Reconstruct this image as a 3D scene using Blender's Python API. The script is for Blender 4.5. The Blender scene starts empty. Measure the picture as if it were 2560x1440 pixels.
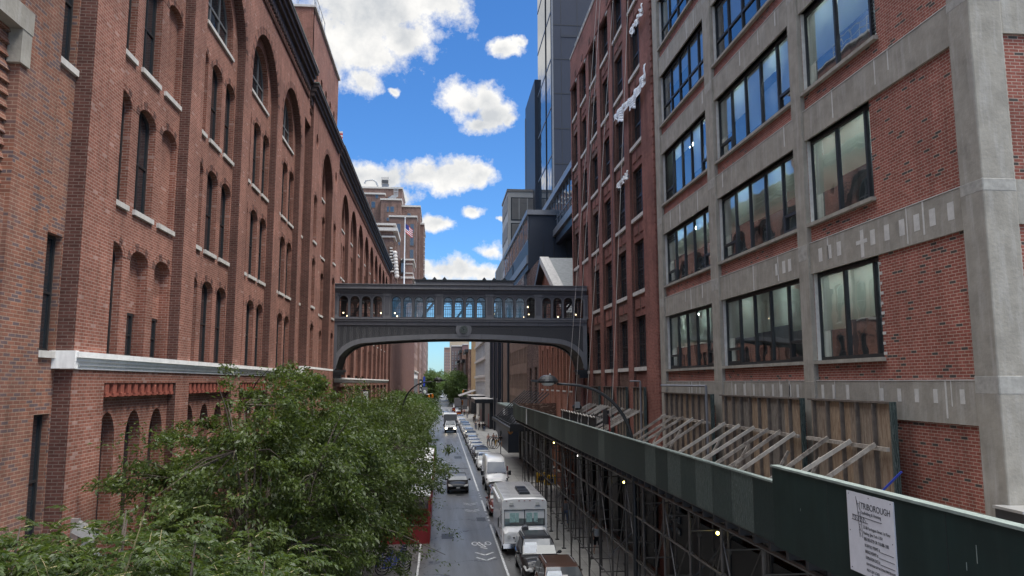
import bpy, bmesh, math, random
import numpy as np
from mathutils import Vector, Matrix
PI = math.pi
S = bpy.context.scene
COL = S.collection
random.seed(7); RNG = np.random.default_rng(11)

# ------------------------------------------------------------------ camera
EYE = 9.3
def cam_basis(yaw, pitch, roll):
    y, p, r = map(math.radians, (yaw, pitch, roll))
    f = Vector((math.sin(y)*math.cos(p), math.cos(y)*math.cos(p), math.sin(p)))
    rt = Vector((math.cos(y), -math.sin(y), 0)); up = rt.cross(f)
    return rt*math.cos(r)-up*math.sin(r), rt*math.sin(r)+up*math.cos(r), f
rt, up, fw = cam_basis(5.45, 7.15, 0.1)
cd = bpy.data.cameras.new('camera'); cam = bpy.data.objects.new('camera', cd); COL.objects.link(cam)
cam.matrix_world = Matrix(((rt.x, up.x, -fw.x, 0), (rt.y, up.y, -fw.y, 0), (rt.z, up.z, -fw.z, EYE), (0, 0, 0, 1)))
cd.sensor_width = 36; cd.lens = 1880/2560*36; cd.clip_start = 0.1; cd.clip_end = 6000
S.camera = cam

# ------------------------------------------------------------------ light
SUN_EL, SUN_AZ = math.radians(62), math.radians(118)      # azimuth clockwise from +y
sd = bpy.data.lights.new('sun', 'SUN'); sd.energy = 1.5; sd.angle = math.radians(20); sd.color = (1, .95, .88)
so = bpy.data.objects.new('sun', sd); COL.objects.link(so)
sdir = Vector((math.sin(SUN_AZ)*math.cos(SUN_EL), math.cos(SUN_AZ)*math.cos(SUN_EL), math.sin(SUN_EL)))
so.rotation_euler = sdir.to_track_quat('Z', 'Y').to_euler()
S.view_settings.view_transform = 'Standard'; S.view_settings.look = 'None'
S.view_settings.exposure = 1.3; S.view_settings.gamma = 1
S.cycles.max_bounces = 6; S.cycles.transparent_max_bounces = 12

class NT:
    """small helper to write node trees"""
    def __init__(s, t): s.t = t; t.nodes.clear()
    def n(s, typ, ins=None, **kw):
        nd = s.t.nodes.new(typ)
        for k, v in kw.items(): setattr(nd, k, v)
        if ins:
            for k, v in ins.items():
                if isinstance(v, bpy.types.NodeSocket): s.t.links.new(v, nd.inputs[k])
                else: nd.inputs[k].default_value = v
        return nd
    def m(s, op, a, b=0.0, c=None, clamp=False):
        ins = {0: a, 1: b}
        if c is not None: ins[2] = c
        return s.n('ShaderNodeMath', ins, operation=op, use_clamp=clamp).outputs[0]
    def mix(s, f, a, b, blend='MIX'):
        nd = s.n('ShaderNodeMix', data_type='RGBA', blend_type=blend)
        for k, v in ((0, f), (6, a), (7, b)):
            if isinstance(v, bpy.types.NodeSocket): s.t.links.new(v, nd.inputs[k])
            else: nd.inputs[k].default_value = v if k == 0 or len(v) == 4 else (*v, 1)
        return nd.outputs[2]
    def ramp(s, f, stops, interp='LINEAR'):
        nd = s.n('ShaderNodeValToRGB', {0: f}); cr = nd.color_ramp; cr.interpolation = interp
        while len(cr.elements) < len(stops): cr.elements.new(.5)
        for e, (p, c) in zip(cr.elements, stops):
            e.position = p; e.color = (c, c, c, 1) if isinstance(c, (int, float)) else (*c, 1)
        return nd.outputs[0]
    def noise(s, vec, scale, detail=3, rough=.5, dist=0.0, out=0):
        return s.n('ShaderNodeTexNoise', {'Vector': vec, 'Scale': scale, 'Detail': detail, 'Roughness': rough, 'Distortion': dist}).outputs[out]

W = bpy.data.worlds.new('World'); S.world = W; W.use_nodes = True
t = NT(W.node_tree)
sky = t.n('ShaderNodeTexSky', sky_type='NISHITA', sun_disc=False, sun_elevation=SUN_EL, sun_rotation=SUN_AZ, altitude=0, air_density=1.15, dust_density=.25, ozone_density=2.6)
SKYCOL = sky.outputs[0]
tc = t.n('ShaderNodeTexCoord').outputs['Generated']
sp = t.n('ShaderNodeSeparateXYZ', {0: tc})
hz = t.ramp(sp.outputs[2], [(0, 0), (.16, .45), (.55, 1)])
bg_sky = t.n('ShaderNodeBackground', {0: t.mix(1.0, SKYCOL, t.mix(hz, (.42, .68, 1.0), (.3, .6, .95)), 'MULTIPLY'), 1: .075})
az = t.m('ARCTAN2', sp.outputs[0], sp.outputs[1]); el = t.m('ARCSINE', sp.outputs[2])
ae = t.n('ShaderNodeCombineXYZ', {0: az, 1: el, 2: 0.0}).outputs[0]
warp = t.n('ShaderNodeTexNoise', {'Vector': tc, 'Scale': 14.0, 'Detail': 5.0, 'Roughness': .6})
off = t.n('ShaderNodeVectorMath', {0: warp.outputs[1], 1: (.5, .5, .5)}, operation='SUBTRACT').outputs[0]
off = t.n('ShaderNodeVectorMath', {0: off, 'Scale': .05}, operation='SCALE').outputs[0]
aew = t.n('ShaderNodeVectorMath', {0: ae, 1: off}, operation='ADD').outputs[0]
def aedir(u, v):
    d = fw*1880+rt*(u-1280)-up*(v-720); d.normalize()
    return math.atan2(d.x, d.y), math.asin(d.z)
BLOBS = [(930,10,250,130),(1100,10,105,66),(890,120,165,100),(1010,90,90,62),(905,205,66,42),(988,236,20,16),
 (1250,116,52,22),(1288,103,20,14),(1160,245,64,60),(1212,238,52,46),(1225,285,76,44),(1188,312,60,30),(1276,298,26,20),
 (895,430,90,44),(965,445,80,48),(1040,430,80,36),(1130,436,92,42),(1200,440,58,33),(1010,478,60,26),
 (1178,522,44,25),(1098,557,47,25),(1238,628,40,32),(1250,550,15,10),(1060,674,74,34),(1135,680,96,38),(1210,690,74,32)]
field = None
for (u, v, ru, rv) in BLOBS:
    a, e = aedir(u, v)
    d = t.n('ShaderNodeVectorMath', {0: aew, 1: (a, e, 0)}, operation='SUBTRACT').outputs[0]
    d = t.n('ShaderNodeVectorMath', {0: d, 1: (1880/ru*.97, 1880/rv*.97, 0)}, operation='MULTIPLY').outputs[0]
    l = t.n('ShaderNodeVectorMath', {0: d}, operation='LENGTH').outputs[1]
    f = t.m('SUBTRACT', 1.0, l)
    field = f if field is None else t.m('MAXIMUM', field, f)
fb = t.noise(tc, 22.0, 10, .68); up_ = t.n('ShaderNodeVectorMath', {0: tc, 1: (.012, 0, .03)}, operation='ADD').outputs[0]; fb2 = t.noise(tc, 11.0, 8, .6); fb3 = t.noise(up_, 11.0, 8, .6)
field = t.m('ADD', field, t.m('MULTIPLY', t.m('SUBTRACT', fb, .5), 2.1))
den_a = t.ramp(field, [(-.0, 0), (.16, .3), (.5, 1)])
# scattered fair-weather clouds over the rest of the sky
big = t.noise(tc, 2.6, 7, .58)
side = t.m('GREATER_THAN', t.m('ABSOLUTE', az), .62); high = t.m('GREATER_THAN', el, .62)
rest = t.m('MAXIMUM', side, high); over0 = t.m('GREATER_THAN', el, .85)
den_b = t.m('MULTIPLY', t.ramp(t.m('ADD', big, t.m('MULTIPLY', over0, .09)), [(.5, 0), (.6, 1)]), rest)
den = t.m('MAXIMUM', den_a, den_b)
body = t.ramp(t.m('ADD', t.m('ADD', t.m('MULTIPLY', t.m('SUBTRACT', fb3, fb2), 1.6), t.m('MULTIPLY', fb2, .55)), t.m('MULTIPLY', field, .3)), [(.34, 1.0), (.72, 0.2)])
ccol = t.mix(body, (.52, .555, .6), (1.0, .985, .955))
over = t.ramp(el, [(.62, 0), (.95, 1)])  # unseen overhead clouds brightened, added fill light for the street
bg_c = t.n('ShaderNodeBackground', {0: ccol, 1: t.m('ADD', .42, t.m('MULTIPLY', over, 1.75))})
ms = t.n('ShaderNodeMixShader', {0: den, 1: bg_sky.outputs[0], 2: bg_c.outputs[0]})
t.n('ShaderNodeOutputWorld', {0: ms.outputs[0]})

# ------------------------------------------------------------------ materials
MATS = {}
def new_mat(name):
    m = bpy.data.materials.new(name); m.use_nodes = True; MATS[name] = m
    return m, NT(m.node_tree)
def wallvec(t):
    g = t.n('ShaderNodeNewGeometry'); p = t.n('ShaderNodeSeparateXYZ', {0: g.outputs['Position']})
    n = t.n('ShaderNodeSeparateXYZ', {0: g.outputs['True Normal']})
    ax = t.m('ABSOLUTE', n.outputs[0]); azn = t.m('ABSOLUTE', n.outputs[2])
    isx = t.m('GREATER_THAN', ax, .6); isz = t.m('GREATER_THAN', azn, .7)
    u = t.n('ShaderNodeMix', {0: isx, 2: p.outputs[0], 3: p.outputs[1]}).outputs[0]
    v = t.n('ShaderNodeMix', {0: isz, 2: p.outputs[2], 3: p.outputs[1]}).outputs[0]
    return t.n('ShaderNodeCombineXYZ', {0: u, 1: v, 2: 0.0}).outputs[0], g.outputs['Position']
def finish(t, col, rough, spec=.4, metal=0.0, height=None, dist=.01, strength=.6, extra=None):
    ins = {'Base Color': col if isinstance(col, bpy.types.NodeSocket) or len(col) == 4 else (*col, 1), 'Roughness': rough, 'Metallic': metal, 'Specular IOR Level': spec}
    if height is not None:
        ins['Normal'] = t.n('ShaderNodeBump', {'Height': height, 'Distance': dist, 'Strength': strength}).outputs[0]
    if extra: ins.update(extra)
    b = t.n('ShaderNodeBsdfPrincipled', ins); t.n('ShaderNodeOutputMaterial', {0: b.outputs[0]}); return b
def brick(name, c1, c2, mortar, bw=.215, rh=.0715, ms=.009, odd=None, oddp=.9, stain=.35, hue=None):
    m, t = new_mat(name); v, pos = wallvec(t)
    kw = {'Vector': v, 'Scale': 1.0, 'Mortar Size': ms, 'Mortar Smooth': .2, 'Brick Width': bw, 'Row Height': rh}
    b = t.n('ShaderNodeTexBrick', {**kw, 'Color1': (*c1, 1), 'Color2': (*c2, 1), 'Mortar': (*mortar, 1), 'Bias': -.1})
    b2 = t.n('ShaderNodeTexBrick', {**kw, 'Color1': (0, 0, 0, 1), 'Color2': (1, 1, 1, 1), 'Mortar': (0, 0, 0, 1)})
    col = b.outputs[0]
    rnd = t.n('ShaderNodeSeparateColor', {0: b2.outputs[0]}).outputs[0]
    if odd: col = t.mix(t.m('GREATER_THAN', rnd, oddp), col, odd)
    cw = t.n('ShaderNodeVectorMath', {0: v, 1: (2.15, 1.07, 1)}, operation='DIVIDE').outputs[0]; cw = t.n('ShaderNodeVectorMath', {0: cw}, operation='FLOOR').outputs[0]
    wn = t.n('ShaderNodeTexWhiteNoise', {0: cw}, noise_dimensions='3D').outputs[0]
    col = t.mix(1.0, col, t.ramp(wn, [(.0, .86), (.12, .97), (.88, 1.0), (1.0, 1.14)]), 'MULTIPLY')
    if hue:
        col = t.mix(t.m('MULTIPLY', t.ramp(t.noise(v, .55, 3), [(.42, 0), (.62, 1)]), .55), col, t.mix(b.outputs[1], hue, mortar))
    n1 = t.noise(pos, .45, 4, .6); n2 = t.noise(pos, 6.0, 3, .6)
    st = t.mix(t.ramp(n1, [(.3, 0), (.7, 1)]), (1-stain, 1-stain, 1-stain), (1.12, 1.1, 1.08))
    col = t.mix(1.0, col, st, 'MULTIPLY')
    col = t.mix(1.0, col, t.ramp(n2, [(.2, .8), (.8, 1.14)]), 'MULTIPLY')
    sk_ = t.noise(t.n('ShaderNodeVectorMath', {0: v, 1: (2.2, .16, 1)}, operation='MULTIPLY').outputs[0], 1.0, 5, .65)
    col = t.mix(1.0, col, t.ramp(sk_, [(.3, .72), (.52, 1.0), (.75, 1.1)]), 'MULTIPLY')
    # pale efflorescence specks and streaks
    col = t.mix(t.m('MULTIPLY', t.ramp(t.noise(t.n('ShaderNodeVectorMath', {0: v, 1: (5.0, .9, 1)}, operation='MULTIPLY').outputs[0], 1.0, 4, .7), [(.66, 0), (.8, 1)]), .1), col, (.45, .36, .32))
    h = t.m('SUBTRACT', 1.0, b.outputs[1])
    h = t.m('ADD', h, t.m('MULTIPLY', t.noise(pos, 30.0, 2), .35))
    finish(t, col, .88, .25, height=h, dist=.012, strength=.8); return m
def plain(name, c, rough=.6, metal=0.0, spec=.4, var=.12, nscale=3.0, bump=0.0, bscale=40.0, streak=0.0, streakc=(.5,.5,.5)):
    m, t = new_mat(name); v, pos = wallvec(t)
    f = t.ramp(t.noise(pos, nscale, 4, .6), [(.25, 1-var), (.75, 1+var)])
    col = t.mix(1.0, c, f, 'MULTIPLY')
    if streak:
        s = t.noise(t.n('ShaderNodeVectorMath', {0: v, 1: (4.0, .35, 1)}, operation='MULTIPLY').outputs[0], 1.4, 5, .65)
        col = t.mix(t.m('MULTIPLY', t.ramp(s, [(.5, 0), (.72, 1)]), streak), col, streakc)
    finish(t, col, rough, spec, metal, height=t.noise(pos, bscale, 3) if bump else None, dist=bump or .01); return m
def paint(name, c, rough=.25, metal=0.0, coat=1.0):
    m, t = new_mat(name); g = t.n('ShaderNodeNewGeometry').outputs['Position']
    col = t.mix(t.m('MULTIPLY', t.noise(g, 5.0, 4, .6), .035), c, (.25, .23, .2))
    finish(t, col, .45, .15 if c[0] < .05 else .4, metal, extra={'Coat Weight': coat, 'Coat Roughness': .04}); return m
def glass(name, c=(.015, .02, .025), wav=.004, spec=.9, wscale=.8, rough=.02):
    m, t = new_mat(name); g = t.n('ShaderNodeNewGeometry').outputs['Position']
    finish(t, c, rough, spec, height=t.noise(g, wscale, 2), dist=wav*10, strength=.25); return m
def emit(name, c, s):
    m, t = new_mat(name); e = t.n('ShaderNodeEmission', {0: (*c, 1), 1: s}); t.n('ShaderNodeOutputMaterial', {0: e.outputs[0]}); return m

M_BR = brick('red_brick', (.215, .08, .055), (.31, .127, .092), (.37, .26, .215), stain=.25, odd=(.36, .22, .19), oddp=.98)
M_BRD = brick('dark_and_shaded_red_brick', (.1, .042, .034), (.15, .065, .052), (.2, .145, .125), stain=.3)  # dark accent brick, also paints the shade on pier sides and ribs
M_PALE = brick('brown_brick', (.2, .086, .06), (.315, .135, .086), (.33, .225, .17), bw=.225, rh=.073, hue=(.2, .11, .09), stain=.2, odd=(.13, .095, .1), oddp=.8)
M_BR2 = brick('orange_red_brick', (.25, .078, .058), (.33, .112, .086), (.44, .33, .27), bw=.21, rh=.0705, ms=.0085, odd=(.075, .065, .06), oddp=.945, stain=.2)
M_BR3 = brick('factory_brick', (.215, .072, .055), (.3, .115, .092), (.3, .2, .17), stain=.4)
M_BR3D = brick('weathered_brick', (.15, .08, .065), (.24, .14, .11), (.25, .2, .17), stain=.4)
M_BR4 = brick('bright_brick', (.25, .095, .066), (.3, .125, .085), (.4, .25, .19), stain=.15)
M_BR5 = brick('tan_brown_brick', (.2, .125, .095), (.25, .16, .12), (.25, .2, .16), stain=.15)
M_BR6 = brick('rough_old_brick', (.08, .045, .038), (.2, .1, .08), (.22, .17, .14), odd=(.3, .22, .18), oddp=.8, stain=.5)
M_TAN = brick('yellow_brick', (.5, .35, .18), (.55, .4, .22), (.5, .4, .28), stain=.1)
M_FAR = plain('far_masonry', (.26, .17, .14), .9, nscale=.08, var=.2)
M_FARB = brick('tower_brick', (.14, .082, .07), (.19, .112, .095), (.27, .2, .17), bw=.6, rh=.2, ms=.03, stain=.15)
M_CONC = plain('weathered_concrete', (.275, .258, .222), .9, var=.24, nscale=2.2, bump=.012, bscale=14, streak=.6, streakc=(.4, .39, .365))
M_CONCL = plain('patched_concrete', (.5, .495, .47), .9, var=.18, nscale=5.0, bump=.004, bscale=30)
M_CONCM = plain('filled_concrete', (.32, .312, .285), .9, var=.25, nscale=7.0)
M_STONE = plain('pale_stone', (.5, .48, .45), .85, var=.2, nscale=4, bump=.006, streak=.4, streakc=(.26, .24, .22))
M_WHITEP = plain('white_painted_stone', (.8, .8, .78), .7, var=.12, nscale=3, bump=.006, streak=.22, streakc=(.3, .28, .26))
M_TERRA = plain('terracotta', (.27, .08, .055), .7, var=.2, nscale=6)
M_CORN = plain('dark_cornice_metal', (.06, .044, .042), .6, var=.3, nscale=4)
M_COPPER = plain('weathered_flashing', (.2, .24, .22), .7, var=.3)
M_BLACK = plain('black_metal', (.02, .022, .025), .4, spec=.5)
M_STEELD = plain('dark_steel_tube', (.11, .105, .1), .45, metal=.5, var=.35, nscale=2.5)
M_ALU = plain('galvanised_steel', (.45, .45, .44), .45, metal=.7)
M_GREY = plain('bridge_grey_paint', (.105, .108, .125), .55, var=.16, nscale=1.2, streak=.35, streakc=(.065, .065, .07))
M_GREYL = plain('bridge_light_grey_paint', (.165, .17, .185), .55, var=.15, nscale=1.0, streak=.35, streakc=(.09, .09, .1))
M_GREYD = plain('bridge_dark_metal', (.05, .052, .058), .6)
M_GREENP = None
M_FRAME = plain('dark_window_frame', (.022, .024, .026), .45)
M_FRAMEG = plain('grey_window_frame', (.13, .135, .14), .5)
M_GLD = glass('dark_glass'); M_GLR = glass('mirror_glass', (.05, .07, .1), wav=.006, spec=1.0, wscale=.5)
M_NAVY = plain('navy_panel', (.016, .023, .044), .4, spec=.5, var=.08, nscale=.5)
M_NAVYD = plain('dark_navy_panel', (.022, .028, .042), .45, var=.1, nscale=.6)
M_SILV = plain('silver_grey_metal', (.17, .18, .2), .4, metal=.3, var=.1)
M_TOWG = plain('grey_tower_panel', (.2, .185, .17), .6, var=.06)
M_TOWGL = plain('pale_tower_frame', (.4, .385, .36), .6, var=.05)
M_ROOFW = plain('pale_roof_slate', (.24, .25, .245), .7, var=.2, nscale=3)
M_WHITE = plain('white_paint', (.75, .76, .76), .5, var=.06)
M_BLIND, _t = new_mat('pale_roller_blind')
_c = _t.mix(_t.noise(_t.n('ShaderNodeNewGeometry').outputs['Position'], 1.5, 3), (.7, .76, .73), (.82, .87, .84))
_t.n('ShaderNodeOutputMaterial', {0: _t.n('ShaderNodeMixShader', {0: .45, 1: _t.n('ShaderNodeBsdfDiffuse', {0: _c}).outputs[0], 2: _t.n('ShaderNodeBsdfTranslucent', {0: _c}).outputs[0]}).outputs[0]})
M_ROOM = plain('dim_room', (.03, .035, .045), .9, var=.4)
M_TYRE = plain('tyre_rubber', (.015, .015, .016), .8); M_RIM = plain('alloy_rim', (.4, .4, .41), .35, metal=.8)
M_CGL = glass('car_glass', (.1, .11, .115), wav=.0, spec=1.0); M_CGL.node_tree.nodes['Principled BSDF'].inputs['Metallic'].default_value = .14; M_LAMP = plain('lamp_lens', (.6, .6, .58), .15, spec=.8)
M_RED = plain('red_panel', (.22, .02, .024), .5); M_ORANGE = plain('orange_casing', (.75, .28, .02), .5)
M_YEL = plain('yellow_plastic', (.7, .45, .02), .5); M_BLUE = plain('blue_paint', (.03, .06, .4), .4)
M_GRILLE = plain('grille_black', (.012, .012, .013), .35); M_CHROME = plain('chrome', (.55, .55, .56), .15, metal=1.0)
M_SKINM = [plain('skin_tone_%s' % n, c, .6) for n, c in (('light', (.5, .3, .22)), ('tan', (.32, .18, .12)), ('dark', (.11, .06, .045)))]
M_GLOW = emit('warm_globe_glow', (1, .78, .45), 2.5); M_BULB = emit('work_light_glow', (1, .85, .2), 4.0); M_BULBW = emit('white_bulb_glow', (1, .97, .9), 4.0)
M_STRIP = emit('office_strip_light', (.92, 1.0, .95), 26.0)
M_HEAD = emit('headlight_glow', (1, .85, .62), 6.0)
M_PLASTIC = plain('white_plastic_sheet', (.72, .76, .79), .4, var=.1, nscale=6)
M_ROPE = plain('pale_rope', (.55, .52, .48), .8)
def cloth(name, c): return MATS.get(name) or plain(name, c, .85, var=.15, nscale=8)

def mk_special():
    # asphalt
    m, t = new_mat('asphalt'); p = t.n('ShaderNodeNewGeometry').outputs['Position']
    sx = t.n('ShaderNodeVectorMath', {0: p, 1: (1.0, .06, 1)}, operation='MULTIPLY').outputs[0]
    a = t.noise(sx, 1.1, 4, .6); b = t.noise(p, 60.0, 2); c = t.noise(p, .25, 4, .6)
    col = t.mix(t.ramp(a, [(.35, 0), (.65, 1)]), (.094, .094, .094), (.14, .14, .14))
    col = t.mix(t.m('MULTIPLY', t.ramp(c, [(.4, 0), (.7, 1)]), .5), col, (.155, .154, .152))
    col = t.mix(1.0, col, t.ramp(b, [(.3, .75), (.7, 1.25)]), 'MULTIPLY')
    vor = t.n('ShaderNodeTexVoronoi', {'Vector': t.n('ShaderNodeVectorMath', {0: p, 1: t.n('ShaderNodeVectorMath', {0: t.noise(p, .8, 4, out=1), 'Scale': 3.0}, operation='SCALE').outputs[0]}, operation='ADD').outputs[0], 'Scale': .16}, feature='DISTANCE_TO_EDGE').outputs[0]
    col = t.mix(t.m('LESS_THAN', vor, .006), col, (.02, .02, .021))
    finish(t, col, t.ramp(a, [(.3, .5), (.7, .36)]), .55, height=b, dist=.006, strength=.5)
    # pavement slabs
    m, t = new_mat('pavement_concrete'); p = t.n('ShaderNodeNewGeometry').outputs['Position']
    br = t.n('ShaderNodeTexBrick', {'Vector': p, 'Scale': 1.0, 'Color1': (.36, .35, .325, 1), 'Color2': (.43, .42, .39, 1), 'Mortar': (.16, .155, .15, 1), 'Mortar Size': .012, 'Brick Width': 1.5, 'Row Height': 1.5}, offset=0.0)
    col = t.mix(1.0, br.outputs[0], t.ramp(t.noise(p, .9, 5, .65), [(.3, .78), (.7, 1.12)]), 'MULTIPLY')
    finish(t, col, .75, .4)
    # ground beyond
    m, t = new_mat('city_ground'); p = t.n('ShaderNodeNewGeometry').outputs['Position']
    finish(t, t.ramp(t.noise(p, .05, 4), [(.3, .07), (.7, .1)]), .8)
    # road paint, worn
    m, t = new_mat('road_paint'); p = t.n('ShaderNodeNewGeometry').outputs['Position']
    w = t.ramp(t.noise(p, 5.0, 5, .75), [(.38, 0), (.52, 1)])
    finish(t, t.mix(t.m('MULTIPLY', w, 1.0), (.22, .22, .22), (.72, .73, .73)), .6)
    m, t = new_mat('faded_road_paint'); p = t.n('ShaderNodeNewGeometry').outputs['Position']
    w = t.ramp(t.noise(p, 3.0, 5, .75), [(.42, 0), (.62, 1)])
    finish(t, t.mix(w, (.09, .092, .096), (.35, .36, .36)), .6)
    # tar
    plain('tar_patch', (.028, .028, .03), .5, var=.3)
    # green plywood
    m, t = new_mat('green_painted_plywood'); v, p = wallvec(t)
    cell = t.n('ShaderNodeSeparateXYZ', {0: v}); idx = t.m('FLOOR', t.m('DIVIDE', cell.outputs[0], 1.22))
    wn = t.n('ShaderNodeTexWhiteNoise', {1: idx}, noise_dimensions='1D').outputs[0]
    vv = t.n('ShaderNodeVectorMath', {0: v, 1: t.n('ShaderNodeCombineXYZ', {0: 0.0, 1: 0.0, 2: t.m('MULTIPLY', idx, 3.1)}).outputs[0]}, operation='ADD').outputs[0]
    vs = t.n('ShaderNodeVectorMath', {0: vv, 1: (2.6, .8, 1)}, operation='MULTIPLY').outputs[0]
    wa = t.n('ShaderNodeTexWave', {'Vector': vs, 'Scale': 3.0, 'Distortion': 9.0, 'Detail': 3.0, 'Detail Scale': 1.2, 'Detail Roughness': .6}).outputs[1]
    wear = t.m('MULTIPLY', t.ramp(wa, [(.55, 0), (.95, 1)]), t.ramp(wn, [(.35, .08), (.8, .75)]))
    base = t.mix(t.ramp(wn, [(.1, 0), (.9, 1)]), (.009, .021, .021), (.022, .04, .037))
    col = t.mix(wear, base, (.17, .2, .19))
    fr = t.m('FRACT', t.m('DIVIDE', cell.outputs[0], 1.22)); col = t.mix(t.m('LESS_THAN', fr, .012), col, (.004, .006, .006))
    col = t.mix(t.m('MULTIPLY', t.ramp(t.noise(p, 9.0, 4, .7), [(.66, 0), (.74, 1)]), .35), col, (.25, .3, .29))
    finish(t, col, .5, .4, height=wa, dist=.003)
    # raw plywood
    m, t = new_mat('weathered_plywood'); v, p = wallvec(t)
    cell = t.n('ShaderNodeSeparateXYZ', {0: v}); idx = t.m('FLOOR', t.m('DIVIDE', cell.outputs[0], 1.22))
    wn = t.n('ShaderNodeTexWhiteNoise', {1: idx}, noise_dimensions='1D').outputs[0]
    vs = t.n('ShaderNodeVectorMath', {0: v, 1: (5.0, .5, 1)}, operation='MULTIPLY').outputs[0]
    vs = t.n('ShaderNodeVectorMath', {0: vs, 1: t.n('ShaderNodeCombineXYZ', {0: 0.0, 1: 0.0, 2: t.m('MULTIPLY', idx, 2.3)}).outputs[0]}, operation='ADD').outputs[0]
    g1 = t.noise(vs, 2.4, 6, .7, 1.6); g2 = t.noise(vs, 9.0, 4, .7, .4)
    base = t.mix(wn, (.25, .228, .2), (.37, .285, .2))
    dk = t.mix(wn, (.1, .088, .078), (.2, .13, .085))
    col = t.mix(t.ramp(g1, [(.35, 0), (.62, 1)]), dk, base); col = t.mix(1.0, col, t.ramp(g2, [(.3, .75), (.7, 1.2)]), 'MULTIPLY')
    finish(t, col, .85, .2, height=g1, dist=.004)
    # lumber
    m, t = new_mat('weathered_lumber'); p = t.n('ShaderNodeNewGeometry').outputs['Position']
    col = t.mix(t.ramp(t.noise(p, 3.0, 6, .75), [(.35, 0), (.65, 1)]), (.15, .125, .105), (.42, .385, .335))
    finish(t, col, .85, .2)
    # foliage
    for nm, ca, cb, cc in (('street_tree_leaf', (.032, .052, .014), (.075, .106, .028), (.155, .185, .048)), ('near_leaf', (.024, .045, .011), (.058, .088, .021), (.13, .165, .042)), ('far_leaf', (.04, .075, .025), (.07, .12, .035), (.11, .16, .05))):
        m, t = new_mat(nm); g = t.n('ShaderNodeNewGeometry')
        r = g.outputs['Random Per Island']; n = t.noise(g.outputs['Position'], .9, 2)
        f = t.m('ADD', t.m('MULTIPLY', r, .75), t.m('MULTIPLY', t.m('SUBTRACT', n, .5), .9))
        col = t.mix(t.ramp(f, [(.15, 0), (.7, 1)]), ca, cb); col = t.mix(t.ramp(f, [(.72, 0), (.98, .8)]), col, cc)
        pr = t.n('ShaderNodeBsdfPrincipled', {'Base Color': col, 'Roughness': .45, 'Specular IOR Level': .4})
        tr = t.n('ShaderNodeBsdfTranslucent', {0: t.mix(.5, col, (.2, .3, .03))})
        mx = t.n('ShaderNodeMixShader', {0: .28, 1: pr.outputs[0], 2: tr.outputs[0]}); t.n('ShaderNodeOutputMaterial', {0: mx.outputs[0]})
    plain('pale_lumber', (.44, .41, .36), .8, var=.25, nscale=4, streak=.4, streakc=(.25, .21, .18))
    plain('stud_wood', (.12, .1, .085), .9, var=.3, nscale=5)
    plain('bark', (.075, .06, .048), .9, var=.4, nscale=8, bump=.02, bscale=12)
    plain('green_twig', (.2, .17, .09), .8, var=.3, nscale=8)
    # clear glass of right building and bridge
    for nm, tint, k in (('clear_pane', (.95, .98, .97), .18), ('bridge_pane', (.86, .9, .92), .05)):
        m, t = new_mat(nm); p = t.n('ShaderNodeNewGeometry').outputs['Position']
        bp = t.n('ShaderNodeBump', {'Height': t.noise(p, .7, 2), 'Distance': .02, 'Strength': .25}).outputs[0]
        fr = t.n('ShaderNodeFresnel', {0: 1.62, 'Normal': bp}).outputs[0]
        fr = t.m('ADD', t.m('MULTIPLY', fr, 1.0), k, clamp=True)
        tr = t.n('ShaderNodeBsdfTransparent', {0: (*tint, 1)}); gl = t.n('ShaderNodeBsdfGlossy', {0: (.95, .97, 1, 1), 'Roughness': .01, 'Normal': bp})
        mx = t.n('ShaderNodeMixShader', {0: fr, 1: tr.outputs[0], 2: gl.outputs[0]}); t.n('ShaderNodeOutputMaterial', {0: mx.outputs[0]})
    # concrete-and-glass reflective curtain wall strips
    m, t = new_mat('curtain_glass'); v, p = wallvec(t)
    bp = t.noise(v, .5, 2)
    finish(t, (.04, .06, .085), .03, 1.0, metal=.35, height=bp, dist=.05, strength=.4)
    # printed signs
    plain('sign_white', (.62, .63, .68), .35, spec=.5, var=.07, nscale=6); plain('sign_ink', (.02, .02, .025), .5)
    # flag stripes by position handled with separate materials
    plain('flag_red', (.5, .04, .04), .8); plain('flag_white', (.7, .7, .7), .8); plain('flag_blue', (.03, .04, .2), .8)
mk_special()
M = MATS
M_GREENP = M['green_painted_plywood']; M_GREENS = plain('smooth_green_plywood', (.009, .022, .021), .5, var=.35, nscale=.9, streak=.25, streakc=(.03, .05, .045))

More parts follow.
